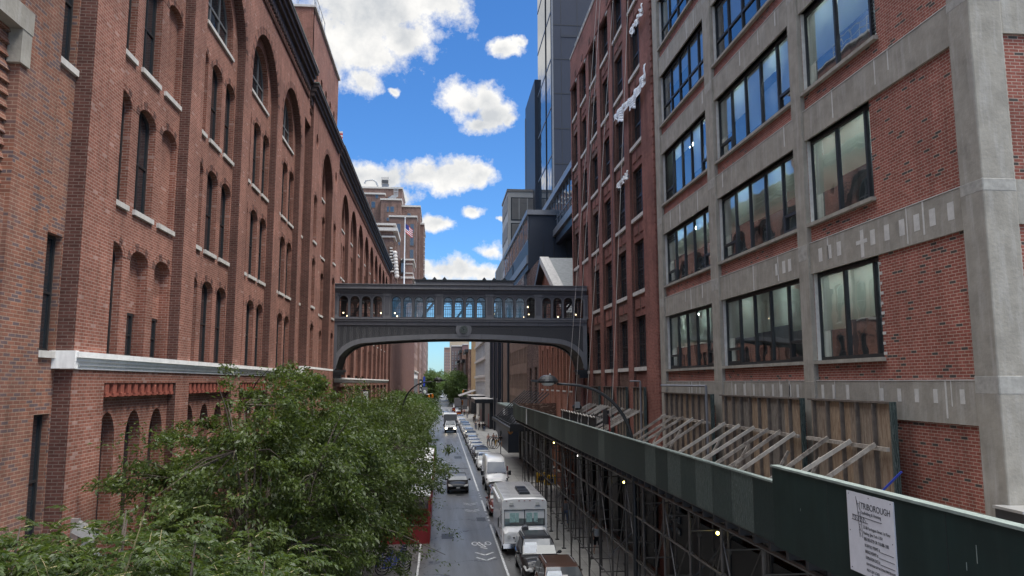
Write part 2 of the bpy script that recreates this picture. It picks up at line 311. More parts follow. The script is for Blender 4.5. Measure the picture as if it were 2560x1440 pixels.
# ------------------------------------------------------------------ mesh helpers
class MB:
    def __init__(s): s.v = []; s.f = []; s.mi = []; s.mats = []
    def mid(s, m):
        if m not in s.mats: s.mats.append(m)
        return s.mats.index(m)
    def poly(s, pts, m):
        b = len(s.v); s.v += [tuple(p) for p in pts]; s.f.append(tuple(range(b, b+len(pts)))); s.mi.append(s.mid(m))
    def box(s, a, b, m):
        x0, y0, z0 = (min(a[i], b[i]) for i in range(3)); x1, y1, z1 = (max(a[i], b[i]) for i in range(3))
        k = len(s.v); i = s.mid(m)
        s.v += [(x0,y0,z0),(x1,y0,z0),(x1,y1,z0),(x0,y1,z0),(x0,y0,z1),(x1,y0,z1),(x1,y1,z1),(x0,y1,z1)]
        for q in ((0,3,2,1),(4,5,6,7),(0,1,5,4),(1,2,6,5),(2,3,7,6),(3,0,4,7)): s.f.append(tuple(k+j for j in q)); s.mi.append(i)
    def prism(s, pts, d, m):
        """extrude polygon pts by vector d"""
        n = len(pts); k = len(s.v); i = s.mid(m)
        s.v += [tuple(p) for p in pts]+[tuple(p[j]+d[j] for j in range(3)) for p in pts]
        s.f.append(tuple(range(k, k+n))); s.mi.append(i); s.f.append(tuple(range(k+2*n-1, k+n-1, -1))); s.mi.append(i)
        for j in range(n):
            a, b = k+j, k+(j+1) % n; s.f.append((a, b, b+n, a+n)); s.mi.append(i)
    def tube(s, path, r, m, n=6, cap=True):
        path = [Vector(p) for p in path]; rs = r if isinstance(r, (list, tuple)) else [r]*len(path)
        i = s.mid(m); k = len(s.v); prev = None
        for q, p in enumerate(path):
            d = (path[min(q+1, len(path)-1)]-path[max(q-1, 0)])
            d = d.normalized() if d.length > 1e-9 else Vector((0, 0, 1))
            a = prev if prev is not None else (Vector((1, 0, 0)) if abs(d.x) < .8 else Vector((0, 1, 0)))
            a = (a-d*a.dot(d))
            if a.length < 1e-6: a = d.orthogonal()
            a.normalize(); prev = a; b = d.cross(a)
            for j in range(n):
                w = 2*PI*j/n; c = p+(a*math.cos(w)+b*math.sin(w))*rs[q]; s.v.append(tuple(c))
        for q in range(len(path)-1):
            for j in range(n):
                a0 = k+q*n+j; a1 = k+q*n+(j+1) % n; s.f.append((a0, a1, a1+n, a0+n)); s.mi.append(i)
        if cap:
            s.f.append(tuple(range(k+n-1, k-1, -1))); s.mi.append(i)
            e = k+(len(path)-1)*n; s.f.append(tuple(range(e, e+n))); s.mi.append(i)
    def beam(s, a, b, w, h, m):
        """rectangular bar between two points, h measured near vertical"""
        a = Vector(a); b = Vector(b); d = (b-a).normalized()
        sdv = d.cross(Vector((0, 0, 1)))
        if sdv.length < 1e-5: sdv = Vector((1, 0, 0))
        sdv.normalize(); u = sdv.cross(d)
        pts = [a+sdv*w/2+u*h/2, a-sdv*w/2+u*h/2, a-sdv*w/2-u*h/2, a+sdv*w/2-u*h/2]
        s.prism([tuple(p) for p in pts], tuple(b-a), m)
    def sphere(s, c, r, m, nu=10, nv=6):
        r = (r, r, r) if isinstance(r, (int, float)) else r; k = len(s.v); i = s.mid(m)
        for a in range(nv+1):
            ph = PI*a/nv
            for b in range(nu):
                th = 2*PI*b/nu; s.v.append((c[0]+r[0]*math.sin(ph)*math.cos(th), c[1]+r[1]*math.sin(ph)*math.sin(th), c[2]+r[2]*math.cos(ph)))
        for a in range(nv):
            for b in range(nu):
                s.f.append((k+a*nu+b, k+(a+1)*nu+b, k+(a+1)*nu+(b+1) % nu, k+a*nu+(b+1) % nu)); s.mi.append(i)
    def build(s, name, parent=None, smooth=False, label=None, bevel=0.0, subd=0):
        me = bpy.data.meshes.new(name); me.from_pydata(s.v, [], s.f)
        for m in s.mats: me.materials.append(m)
        me.polygons.foreach_set('material_index', s.mi)
        if smooth: me.polygons.foreach_set('use_smooth', [True]*len(s.f))
        me.validate(); me.update()
        o = bpy.data.objects.new(name, me); COL.objects.link(o)
        if parent is not None: o.parent = parent
        if label: o['label'] = label
        if bevel:
            md = o.modifiers.new('bevel', 'BEVEL'); md.width = bevel; md.segments = 2; md.limit_method = 'ANGLE'
        if subd:
            md = o.modifiers.new('subd', 'SUBSURF'); md.levels = md.render_levels = subd
        return o
def thing(name, label, cat, group=None, loc=(0, 0, 0), rz=0.0):
    o = bpy.data.objects.new(name, None); COL.objects.link(o); o.location = loc; o.rotation_euler = (0, 0, rz); o.empty_display_size = .2
    o['label'] = label; o['category'] = cat
    if group: o['group'] = group
    return o
def tag(o, label, cat, group=None):
    o['label'] = label; o['category'] = cat
    if group: o['group'] = group
    return o
def struct(o): o['kind'] = 'structure'; return o
def copy_tree(o, parent=None):
    c = o.copy(); COL.objects.link(c)
    if parent is not None: c.parent = parent
    for ch in list(o.children): copy_tree(ch, c)
    return c

class Fr:
    """wall frame: u along the wall, z up, w into the wall"""
    def __init__(s, kind, pos): s.k = kind; s.p = pos
    def P(s, u, z, w=0.0):
        if s.k == 'L': return (s.p-w, u, z)
        if s.k == 'R': return (s.p+w, u, z)
        return (u, s.p+w, z)
    def box(s, mb, u0, u1, z0, z1, w0, w1, m): mb.box(s.P(u0, z0, w0), s.P(u1, z1, w1), m)
def outline(o, ins=0.0):
    u0, u1, z0, z1 = o['b']; u0 += ins; u1 -= ins; z0 += ins; z1 -= ins; r = max(0, o.get('r', 0)-ins*.5)
    c = (u0+u1)/2; h = (u1-u0)/2
    if o.get('round'):
        cz = (z0+z1)/2; hz = (z1-z0)/2
        return [(c+h*math.cos(a), cz+hz*math.sin(a)) for a in [2*PI*k/16 for k in range(16)]]
    pts = [(u0, z0), (u1, z0)]
    if r <= 0: return pts+[(u1, z1), (u0, z1)]
    n = o.get('n', 8)
    for k in range(n+1):
        a = PI*k/n; pts.append((c+h*math.cos(a), z1-r+r*math.sin(a)))
    return pts
def facade(mb, fr, u0, u1, z0, z1, ops, m, w=0.0, dep=.3, rev=None):
    """wall sheet with real openings and their reveals"""
    us = sorted({u0, u1, *[min(max(o['b'][i], u0), u1) for o in ops for i in (0, 1)]}); zs = sorted({z0, z1, *[min(max(o['b'][i], z0), z1) for o in ops for i in (2, 3)]})
    for a, b in zip(us, us[1:]):
        if b-a < 1e-6: continue
        run = None
        for c, d in zip(zs, zs[1:]):
            mu, mz = (a+b)/2, (c+d)/2
            hit = any(o['b'][0] < mu < o['b'][1] and o['b'][2] < mz < o['b'][3] for o in ops)
            if not hit: run = (run[0], d) if run else (c, d)
            if (hit or d == zs[-1]) and run:
                mb.poly([fr.P(a, run[0], w), fr.P(b, run[0], w), fr.P(b, run[1], w), fr.P(a, run[1], w)], m); run = None
    for o in ops:
        pts = outline(o); dd = o.get('d', dep); rm = o.get('rm', rev or m); a0, a1, c0, c1 = o['b']
        n = len(pts)
        for k in range(n):
            p, q = pts[k], pts[(k+1) % n]
            mb.poly([fr.P(*p, w), fr.P(*q, w), fr.P(*q, w+dd), fr.P(*p, w+dd)], o.get('sm', m) if k == 0 and not o.get('round') else rm)
        if o.get('round'):
            for k in range(n):
                p, q = pts[k], pts[(k+1) % n]; mx, mz = (p[0]+q[0])/2, (p[1]+q[1])/2
                cu = a1 if mx > (a0+a1)/2 else a0; cz = c1 if mz > (c0+c1)/2 else c0
                mb.poly([fr.P(cu, cz, w), fr.P(*p, w), fr.P(*q, w)], m)
        elif o.get('r', 0) > 0:
            arc = pts[2:]
            for k in range(len(arc)-1):
                p, q = arc[k], arc[k+1]; cu = a1 if (p[0]+q[0])/2 > (a0+a1)/2 else a0
                mb.poly([fr.P(cu, c1, w), fr.P(*p, w), fr.P(*q, w)], m)
def voussoirs(mb, fr, o, w, mats, rings=2, th=.1, n=11, ins=.012):
    u0, u1, z0, z1 = o['b']; r = o['r']; c = (u0+u1)/2; h = (u1-u0)/2
    for g in range(rings):
        k0 = g*(th+.012)
        for k in range(n):
            a0 = PI*(k+.06)/n; a1 = PI*(k+.94)/n; pts = []
            for (a, e) in ((a0, k0+.008), (a1, k0+.008), (a1, k0+th), (a0, k0+th)):
                x, z = h*math.cos(a), r*math.sin(a); nx, nz = math.cos(a)*r, math.sin(a)*h; L = math.hypot(nx, nz); pts.append((c+x+nx/L*e, z1-r+z+nz/L*e))
            mb.prism([fr.P(*p, w) for p in pts], tuple(b-a for a, b in zip(fr.P(0, 0, 0), fr.P(0, 0, -ins))), mats[(k*7+g*3) % len(mats)])
def window(parent, fr, o, w, fm, gm, mull=1, rails=(.5,), bar=.05, th=.06, frw=.07, recess=.03, name='window', grid=None, pane_child=True):
    """frame ring with mullions, rails; pane as a child"""
    mb = MB(); po, pi = outline(o), outline(o, frw); n = min(len(po), len(pi))
    for k in range(n):
        a, b, c, d = po[k], po[(k+1) % n], pi[(k+1) % n], pi[k]
        mb.poly([fr.P(*a, w), fr.P(*b, w), fr.P(*c, w), fr.P(*d, w)], fm); mb.poly([fr.P(*d, w), fr.P(*c, w), fr.P(*c, w+th), fr.P(*d, w+th)], fm)
    u0, u1, z0, z1 = o['b']; r = o.get('r', 0)
    def top(u):
        c = (u0+u1)/2; h = (u1-u0)/2; q = max(0, 1-((u-c)/h)**2); return (z1-r+r*math.sqrt(q) if r else z1)-frw*.6
    for k in range(1, mull+1):
        u = u0+(u1-u0)*k/(mull+1); fr.box(mb, u-bar/2, u+bar/2, z0+frw*.5, top(u), w+.004, w+th-.006, fm)
    for q in rails:
        z = z0+(z1-z0)*q; fr.box(mb, u0+frw*.5, u1-frw*.5, z-bar/2, z+bar/2, w+.002, w+th-.004, fm)
    if grid:
        gu, gz = grid; zt = z1-r
        for k in range(1, gu): u = u0+(u1-u0)*k/gu; fr.box(mb, u-.011, u+.011, z0+frw*.5, top(u), w+.02, w+.035, fm)
        for k in range(1, gz): z = z0+(zt-z0)*k/gz; fr.box(mb, u0+frw*.5, u1-frw*.5, z-.011, z+.011, w+.018, w+.037, fm)
    wo = mb.build(name, parent)
    g = MB(); g.poly([fr.P(*p, w+th*.6) for p in outline(o, frw*.5)], gm); g.build('pane', wo)
    return wo
def sill(par, fr, u0, u1, zt, w, m, h=.13, out=.07, inn=.15):
    mb = par if isinstance(par, MB) else MB()
    fr.box(mb, u0, u1, zt-h, zt, w-out, w+inn, m)
    if mb is not par: mb.build('window_sill', par)

# ================================================================== SETTING
def sheet(name, x0, x1, y0, y1, z, m, kind=True):
    mb = MB(); mb.poly([(x0, y0, z), (x1, y0, z), (x1, y1, z), (x0, y1, z)], m); o = mb.build(name)
    return struct(o) if kind else o
sheet('ground', -2500, 2500, -300, 4500, -.02, M['city_ground'])
sheet('road', -4.0, 6.15, -40, 1500, 0.0, M['asphalt'])
sheet('cross_avenue', -200, 200, 262, 286, .004, M['asphalt'])
def walk(name, x0, x1, y0, y1):
    mb = MB(); mb.box((x0, y0, -.02), (x1, y1, .14), M['pavement_concrete']); return struct(mb.build(name))
walk('pavement', -8.2, -4.0, -20, 261); walk('pavement', 6.15, 11.6, -20, 261)
walk('pavement', -12, -4.0, 287, 900); walk('pavement', 6.15, 16, 287, 900)

# ================================================================== LEFT: old factory
FL = Fr('L', -7.6)
ROWS = [(9.97, 12.72), (13.72, 16.55), (17.55, 20.35)]
def cornice(mb, y0, y1, top, step=.36):
    for z0, z1, o in ((top-1.0, top-.7, .1), (top-.7, top-.45, .26), (top-.45, top-.2, .38), (top-.2, top, .5)): FL.box(mb, y0-o*.3, y1+o*.3, z0, z1, -o, .3, M_CORN)
    FL.box(mb, y0-.2, y1+.2, top, top+.05, -.53, .3, M_COPPER)
    y = y0+.1
    while y < y1-.2:
        FL.box(mb, y, y+.16, top-1.2, top-1.0, -.12, .02, M_CORN); y += step
    for z in (top-1.62, top-1.5): FL.box(mb, y0, y1, z, z+.05, -.07, .02, M_BRD)
def ledge(mb, y0, y1, z):
    for a, b, o in ((z-.12, z, .16), (z-.2, z-.12, .11), (z-.28, z-.2, .07), (z-.36, z-.28, .035)): FL.box(mb, y0, y1, a, b, -o, .2, M_WHITEP)
def ground_bay(wall, R0, R1, parent=None):
    """below the ledge: sunk panel with a terracotta corbel strip and pointed windows"""
    ops = []; n = 3; wd = (R1-R0)/n
    for k in range(n):
        a = R0+wd*k+.3; ops.append({'b': (a, a+wd-.6, 5.0, 8.62), 'r': .75, 'd': .3}); ops.append({'b': (a, a+wd-.6, .5, 4.2), 'r': .3, 'd': .3})
    facade(wall, FL, R0, R1, .0, 9.3, ops, M_BR, w=.22)
    for o in ops: wall.poly([FL.P(*p, .5) for p in outline(o)], M_GLD)
    FL.box(wall, R0+.02, R1-.02, 9.0, 9.06, .05, .22, M_TERRA); k = R0+.12
    while k < R1-.2:
        FL.box(wall, k, k+.2, 9.06, 9.3, .02, .22, M_TERRA); FL.box(wall, k+.02, k+.18, 8.98, 9.06, .0, .2, M_TERRA); k += .42
def fill_bay(parent, wall, sills, R, wid, top, special=None, big=True, rings=True, nwin=3, xs=None, gl=M_GLD, bigw=3.1):
    L = R-wid; ops = []; meta = []
    xs = xs or [(R-4.6+1.65*k-(.0), R-4.6+1.65*k+1.18) for k in range(nwin)]
    for ri, (z0, z1) in enumerate(ROWS):
        for ci, (a, b) in enumerate(xs):
            o = {'b': (a, b, z0, z1), 'r': .3, 'd': .42, 'n': 6}; ops.append(o); meta.append((ri, ci, o))
            if ri: sill(parent, FL, a-.06, b+.06, z0, .3, M_STONE)
            if rings: voussoirs(wall, FL, o, .3, (M_BR, M_BR, M_BRD), n=9)
    if big:
        c = R-wid/2+.1; o = {'b': (c-bigw/2, c+bigw/2, 21.4, 23.75), 'r': bigw/2*.98, 'd': .4, 'n': 14}; ops.append(o); meta.append((3, 0, o))
        sill(parent, FL, c-bigw/2-.05, c+bigw/2+.05, 21.4, .3, M_STONE, h=.12)
    facade(wall, FL, L, R, 9.95, top, ops, M_BR, w=.3)
    for ri, ci, o in meta:
        s = (special or {}).get((ri, ci)); a, b, z0, z1 = o['b']
        if s == 'brick': wall.poly([FL.P(*p, .47) for p in outline(o)], M_BR)
        elif s == 'half':
            wall.poly([FL.P(a, z0+1.15, .56), FL.P(b, z0+1.15, .56), FL.P(b, z1, .56), FL.P(a, z1, .56)], M_BR)
            window(parent, FL, {'b': (a+.12, b-.25, z0, z0+1.15)}, .52, M_FRAME, gl, mull=0, rails=(.5,), grid=(2, 2))
        elif ri == 3: window(parent, FL, o, .52, M_FRAMEG, gl, mull=2, rails=(.42,), bar=.09, frw=.1)
        else: window(parent, FL, o, .48, M_FRAME, gl, mull=1, rails=(.48,), bar=.05)
def factory_a():
    t = thing('brick_factory', 'nearest tall red brick factory on the left with arched windows above a white ledge', 'factory')
    wall = MB(); sills = None; Rs = [22.75+5.85*k for k in range(4)]; wid = 4.7
    ops = [{'b': (R-wid, R, 9.95, 24.15), 'r': 2.35, 'd': .3, 'n': 24, 'rm': M_BRD} for R in Rs]+[{'b': (41.2, 43.03, 9.95, 24.0), 'd': .3, 'rm': M_BRD}]  # recess sides take the darker brick, shade put into their colour
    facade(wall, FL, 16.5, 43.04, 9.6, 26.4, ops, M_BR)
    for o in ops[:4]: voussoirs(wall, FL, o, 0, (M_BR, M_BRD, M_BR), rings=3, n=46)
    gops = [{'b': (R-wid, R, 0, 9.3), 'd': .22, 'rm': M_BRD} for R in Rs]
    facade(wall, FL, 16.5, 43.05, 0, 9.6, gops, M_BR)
    sp = [{(0, 1): 'half', (0, 2): 'half', (2, 2): 'brick', (1, 2): 'brick'}, {(2, 0): 'brick'}, {(0, 0): 'brick'}, {(1, 0): 'brick'}]
    for k, R in enumerate(Rs):
        fill_bay(t, wall, sills, R, wid, 24.2, sp[k]); ground_bay(wall, R-wid, R)
    fill_bay(t, wall, sills, 43.03, 1.83, 24.0, {}, big=False, xs=[(41.75, 42.9)])
    wall.poly([FL.P(16.5, 0, 0), FL.P(16.5, 0, .9), FL.P(16.5, 26.4, .9), FL.P(16.5, 26.4, 0)], M_BRD)
    FL.box(wall, 16.52, 43.0, 0, 26.5, .95, 22, M_BRD)
    wall.build('wall', t)
    lg = MB(); ledge(lg, 16.4, 42.9, 9.95); lg.box(FL.P(16.36, 9.6, -.1), FL.P(16.52, 9.97, .42), M_WHITEP); lg.build('ledge', t)
    c = MB(); cornice(c, 16.5, 42.1, 27.0); c.build('cornice', t)
factory_a()
def factory_b():
    t = thing('brick_stair_tower', 'red brick factory block left of the bridge, one great arch flanked by small round openings', 'factory')
    F2 = Fr('L', -7.45); wall = MB(); sills = None
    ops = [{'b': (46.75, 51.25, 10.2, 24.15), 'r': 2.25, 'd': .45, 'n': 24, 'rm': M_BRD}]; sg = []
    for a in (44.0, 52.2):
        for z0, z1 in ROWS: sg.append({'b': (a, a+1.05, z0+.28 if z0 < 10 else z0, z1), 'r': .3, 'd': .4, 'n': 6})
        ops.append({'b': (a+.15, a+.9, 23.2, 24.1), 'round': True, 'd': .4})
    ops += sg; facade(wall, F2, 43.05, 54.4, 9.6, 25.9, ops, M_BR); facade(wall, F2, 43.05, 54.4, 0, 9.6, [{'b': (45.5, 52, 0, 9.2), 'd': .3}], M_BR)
    F2.box(wall, 45.5, 52, 0, 9.2, .3, .9, M_BR)
    voussoirs(wall, F2, ops[0], 0, (M_BR, M_BRD), rings=3, n=40)
    for o in sg:
        window(t, F2, o, .22, M_FRAME, M_GLD, mull=1, rails=(.5,)); voussoirs(wall, F2, o, 0, (M_BR, M_BRD), n=9)
        if o['b'][2] > 11: sill(t, F2, o['b'][0]-.05, o['b'][1]+.05, o['b'][2], 0, M_STONE)
    for a in (44.0, 52.2): wall.poly([F2.P(*p, .39) for p in outline({'b': (a+.15, a+.9, 23.2, 24.1), 'round': True})], M_GLD)
    fill_bay(t, wall, sills, 51.25, 4.5, 24.2, {}, xs=[(46.9, 48.0), (48.45, 49.55), (50.05, 51.15)], bigw=3.0)
    F2.box(wall, 43.05, 54.4, 0, 26.0, .96, 22, M_BRD)
    wall.poly([F2.P(43.05, 0, 0), F2.P(43.05, 0, .5), F2.P(43.05, 26, .5), F2.P(43.05, 26, 0)], M_BRD); wall.poly([F2.P(54.4, 0, 0), F2.P(54.4, 0, .5), F2.P(54.4, 26, .5), F2.P(54.4, 26, 0)], M_BRD)
    wall.build('wall', t)
    lg = MB(); ledge(lg, 42.8, 54.5, 10.22); lg.build('ledge', t); c = MB(); cornice(c, 42.5, 53.6, 26.4); c.build('cornice', t)
    # brick penthouse on the roof
factory_b()
def factory_c():
    t = thing('brick_factory', 'long red brick factory past the left bridge end with nine tall arches', 'factory')
    wall = MB(); sills = None; Rs = [62+5.8*k for k in range(9)]; wid = 4.5
    ops = [{'b': (R-wid, R, 9.7, 24.15), 'r': 2.25, 'd': .3, 'n': 18, 'rm': M_BRD} for R in Rs]  # arch recess sides darkened by material to paint their shade
    facade(wall, FL, 54.4, 112, 9.4, 26.0, ops, M_BR)
    facade(wall, FL, 54.4, 112, 0, 9.4, [{'b': (R-wid, R, 0, 9.0), 'd': .22, 'rm': M_BRD} for R in Rs], M_BR)
    for k, R in enumerate(Rs):
        fill_bay(t, wall, sills, R, wid, 24.2, {}, rings=False, xs=[(R-4.4, R-3.3), (R-2.85, R-1.7), (R-1.25, R-.1)], bigw=2.9)
        ground_bay(wall, R-wid, R)
    FL.box(wall, 54.4, 112, 0, 26.1, .96, 22, M_BRD); wall.build('wall', t)
    lg = MB(); ledge(lg, 54.5, 112.1, 9.68); lg.build('ledge', t); c = MB(); cornice(c, 54.3, 112.2, 26.5); c.build('cornice', t)
factory_c()
def penthouse():
    t = thing('rooftop_bulkhead', 'plain brick rooftop block with slit windows standing above the left cornice', 'roof structure')
    F = Fr('L', -8.7); wall = MB(); ops = [{'b': (50.6+2.1*k, 51.4+2.1*k, 28.5, 31.0), 'r': .4, 'd': .25} for k in range(5)]
    facade(wall, F, 49, 61.4, 26, 34.4, ops, M_BR); wall.box((-8.7, 49, 26), (-20, 49.3, 34.4), M_BR); F.box(wall, 49.3, 61.4, 26, 34.4, .5, 11, M_BR)
    FL.box(wall, 48.9, 61.5, 34.4, 34.55, .95, 12.5, M_STONE); wall.build('wall', t)
    for o in ops: window(t, F, o, .2, M_FRAME, M_GLD, mull=0, rails=())
    r = MB()
    for y in (49.2,):
        for x in np.arange(-12, -8.6, 1.1): r.tube([(x, y, 34.5), (x, y, 35.7)], .03, M_ALU)
        for z in (35.1, 35.7): r.tube([(-12, y, z), (-8.75, y, z), (-8.75, 54, z)], .03, M_ALU)
    for y in np.arange(50, 54.1, 1.3): r.tube([(-8.75, y, 34.5), (-8.75, y, 35.7)], .03, M_ALU)
    tag(r.build('safety_railing'), 'pale pipe railing round the top of the brick rooftop block', 'railing')
penthouse()
def pale_building():
    t = thing('brown_brick_building', 'purplish brown brick building at the far left edge with narrow dark windows', 'building')
    wall = MB(); c = MB()
    facade(wall, FL, 4, 14.3, 0, 12.7, [], M_PALE, w=.38); facade(wall, FL, 14.3, 15.72, 0, 30, [], M_PALE, w=.3); facade(wall, FL, 4, 14.3, 16.4, 30, [], M_PALE, w=.38)
    wall.poly([FL.P(15.72, 0, .3), FL.P(15.72, 0, .5), FL.P(15.72, 30, .5), FL.P(15.72, 30, .3)], M_PALE); wall.poly([FL.P(14.3, 0, .3), FL.P(14.3, 0, .7), FL.P(14.3, 30, .7), FL.P(14.3, 30, .3)], M_PALE)
    ops = [{'b': (15.76, 16.46, a, b), 'd': .4} for a, b in ((6.0, 8.68), (9.95, 12.36), (16.05, 18.9), (20.2, 22.9))]
    facade(wall, FL, 15.72, 16.5, 0, 30, ops, M_PALE, w=.36)
    FL.box(wall, 4, 16.5, 0, 30, .95, 20, M_PALE)
    z = 12.7
    while z < 15.9:
        wall.prism([FL.P(4, z, .46), FL.P(4, z+.24, .54), FL.P(4, z+.24, .6), FL.P(4, z, .6)], (0, 10.3, 0), M_PALE); z += .24
    wall.build('wall', t)
    for o in ops: window(t, FL, o, .5, M_FRAME, M_GLD, mull=0, rails=(.5,), frw=.06)
    for o in ops: sill(t, FL, o['b'][0]-.04, 16.5, o['b'][2], .36, M_STONE, h=.14)
    l = MB(); FL.box(l, 4, 14.55, 15.9, 16.35, .24, .5, M_CONC); FL.box(l, 14.2, 14.53, 15.25, 15.9, .25, .5, M_CONC); l.build('lintel', t)
    fl = MB(); fl.beam((-7.5, 16.9, 6.35), (-7.1, 17.0, 6.1), .2, .25, M_ALU); fl.beam((-7.45, 17.1, 5.95), (-7.1, 17.3, 5.5), .08, .22, M_ALU); fl.box((-7.6, 16.9, 6.0), (-7.45, 17.0, 6.5), M_ALU)
    tag(fl.build('flood_light'), 'silver flood light bracketed to the corner pier of the brick factory above the leaves', 'lamp')
pale_building()

def simple_row(name, label, cat, X, side, y0, y1, z1, mat, depth=20, ops=None, wdep=.25, fm=M_FRAME, gm=M_GLD, mull=0, rails=(.5,), z0=0, group=None, extra=None, front=True, sills=False, wname='window'):
    t = thing(name, label, cat, group); fr = Fr(side, X); wall = MB(); ops = ops or []
    facade(wall, fr, y0, y1, z0, z1, ops, mat, dep=wdep)
    fr.box(wall, y0, y1, z0, z1-.05, wdep+.6, depth, mat); wall.poly([fr.P(y0, z0, 0), fr.P(y0, z0, wdep+.7), fr.P(y0, z1, wdep+.7), fr.P(y0, z1, 0)], mat)
    wall.poly([fr.P(y0, z1, 0), fr.P(y1, z1, 0), fr.P(y1, z1, wdep+.7), fr.P(y0, z1, wdep+.7)], mat)
    if sills:
        for o in ops: sill(wall, fr, o['b'][0]-.1, o['b'][1]+.1, o['b'][2], 0, M_STONE, h=.15)
    if extra: extra(wall, fr)
    wall.build('wall', t)
    for o in ops: window(t, fr, o, wdep*.8, fm, gm, mull=mull, rails=rails, name=wname)
    return t
def grid(y0, y1, n, w, zs):
    p = (y1-y0)/n; return [{'b': (y0+p*(k+.5)-w/2, y0+p*(k+.5)+w/2, a, b)} for a, b in zs for k in range(n)]
def ribs(w, fr):
    y = 112.6
    while y < 214: fr.box(w, y, y+.9, 0, 25.5, -.35, .05, M_FARRIB); fr.box(w, y-.03, y, 0, 25.5, -.33, .05, M_BRD); y += 2.6  # thin dark strip on each rib side paints its shade
M_FARRIB = plain('rib_brick', (.26, .155, .135), .9, var=.1, nscale=.6)
simple_row('ribbed_brick_building', 'long brown brick building with close vertical piers beyond the factory arches', 'building', -7.6, 'L', 112, 214, 26, M_BRD, ops=grid(112, 214, 8, 1.2, [(9.5, 23)]), extra=ribs, rails=())
def whitebase(w, fr):
    fr.box(w, 214, 252, 0, 12.3, -.25, .1, M_WHITE); fr.box(w, 217, 250, 1, 10.5, -.3, .1, M_SILV); fr.box(w, 214, 252, 12.3, 12.7, -.6, .1, M_STONE)
simple_row('white_based_building', 'brick building with a plain white ground storey beyond the ribbed building on the left', 'building', -7.6, 'L', 214, 255, 32, M_FAR, ops=grid(214, 255, 8, 2.6, [(14+4*k, 16.6+4*k) for k in range(4)]), extra=whitebase)
simple_row('long_brick_block', 'long far brick block with small windows down the left side of the street', 'building', -7.8, 'L', 288, 430, 34, M_FAR, ops=grid(288, 430, 11, 5, [(13+3.6*k, 15.2+3.6*k) for k in range(5)]))
simple_row('far_left_tower', 'narrow stepped grey-brown block with roof terraces at the far end of the street', 'building', -10.5, 'L', 620, 660, 43, plain('smoky_masonry', (.2, .17, .15), .9, nscale=.1, var=.2), ops=grid(620, 660, 4, 5, [(12+6*k, 15+6*k) for k in range(5)]),
           extra=lambda w, fr: (fr.box(w, 622, 640, 43, 46, 1, 8, M_FAR), fr.box(w, 645, 655, 43, 49, 2, 6, M_FAR)))
# brick apartment tower on the skyline
def tower():
    t = thing('apartment_tower', 'stepped brown brick apartment tower rising behind the left cornice with a metal roof tank', 'tower')
    Y = 320.0; k = Y/1880
    def X(u): return (u-1100)*k
    def Z(v): return EYE+(957-v)*k
    tiers = [(880, 1000, 470, 0, 26), (880, 958, 490, -3, 20), (950, 1000, 508, -6, 20), (1000, 1046, 519, -2, 30), (1046, 1055, 556, 4, 30), (975, 1040, 561, -14, 10)]
    wins = [(966, 524, 538), (978, 524, 538), (966, 552, 561), (978, 552, 561), (930, 508, 524), (1018, 535, 550)]
    for n, (u0, u1, v, dy, dp) in enumerate(tiers):
        m = MB(); m.box((X(u0), Y+dy, 0), (X(u1), Y+dy+dp, Z(v)), M_FARB); m.box((X(u0)-.3, Y+dy-.4, Z(v)), (X(u1)+.3, Y+dy+dp, Z(v)+.7), M_STONE)
        for a in np.arange(X(u0)+2.0, X(u1)-1, 5.0): m.box((a, Y+dy-.25, 0), (a+.5, Y+dy+.1, Z(v)-1.5), M_FARB)
        w = m.build('wall_tier', t)
    def win(x0, x1, z0, z1, y):
        w = MB(); w.box((x0, y-.12, z0), (x1, y+.1, z1), M_FRAMEG); o = w.build('window', t); g = MB()
        g.poly([(x0+.15, y-.125, z0+.15), (x1-.15, y-.125, z0+.15), (x1-.15, y-.125, z1-.15), (x0+.15, y-.125, z1-.15)], M_GLR); g.build('pane', o)
    for u, a, b in wins: win(X(u-5), X(u+5), Z(b), Z(a), Y+{966: -6, 978: -6, 930: -3, 1018: -2}[u])
    for v in (577, 609, 640):
        for u in (998, 1030): win(X(u-5), X(u+4), Z(v+21), Z(v), Y-14)
    for u in (938, 968): win(X(u-3), X(u+4), Z(500), Z(490), Y-3 if u < 958 else Y)
    ta = MB(); y = Y+6
    ta.box((X(946), y, Z(466)), (X(962), y+3, Z(448)), M_SILV); ta.box((X(944), y, Z(448)), (X(964), y+3, Z(430)), M_STONE); ta.box((X(946), y-.2, Z(447)), (X(962), y, Z(438)), M_GREYD); ta.build('roof_tank', t); ta = MB()
    ta.box((X(978), y, Z(475)), (X(987), y+3, Z(464)), M_SILV); ta.build('roof_box', t)
    rl = MB()
    rl.tube([(X(904), Y+2, Z(455)), (X(908), Y+2, Z(447)), (X(925), Y+2, Z(445)), (X(933), Y+2, Z(450)), (X(938), Y+2, Z(462))], .35, M_ALU)
    rl.build('roof_pipe', t)
    for j in range(5): rl = MB(); rl.beam((X(965+j*4), Y-5, Z(506)), (X(978+j*3), Y-5, Z(494)), .3, .3, M_ALU); rl.build('stair_rail', t)
    rl = MB(); [rl.tube([(X(u), Y-2, Z(494)), (X(u), Y-2, Z(468))], .1, M_ALU, 4) for u in (980, 990)]; [rl.beam((X(980), Y-2, Z(492-j*4)), (X(990), Y-2, Z(492-j*4)), .2, .3, M_ALU) for j in range(6)]; rl.build('fire_stair', t)
    for j in range(18): rl = MB(); rl.box((X(1054.5), Y+8, Z(572+j*12)), (X(1058), Y+12, Z(574+j*12)), M_STONE); rl.build('balcony', t)
tower()
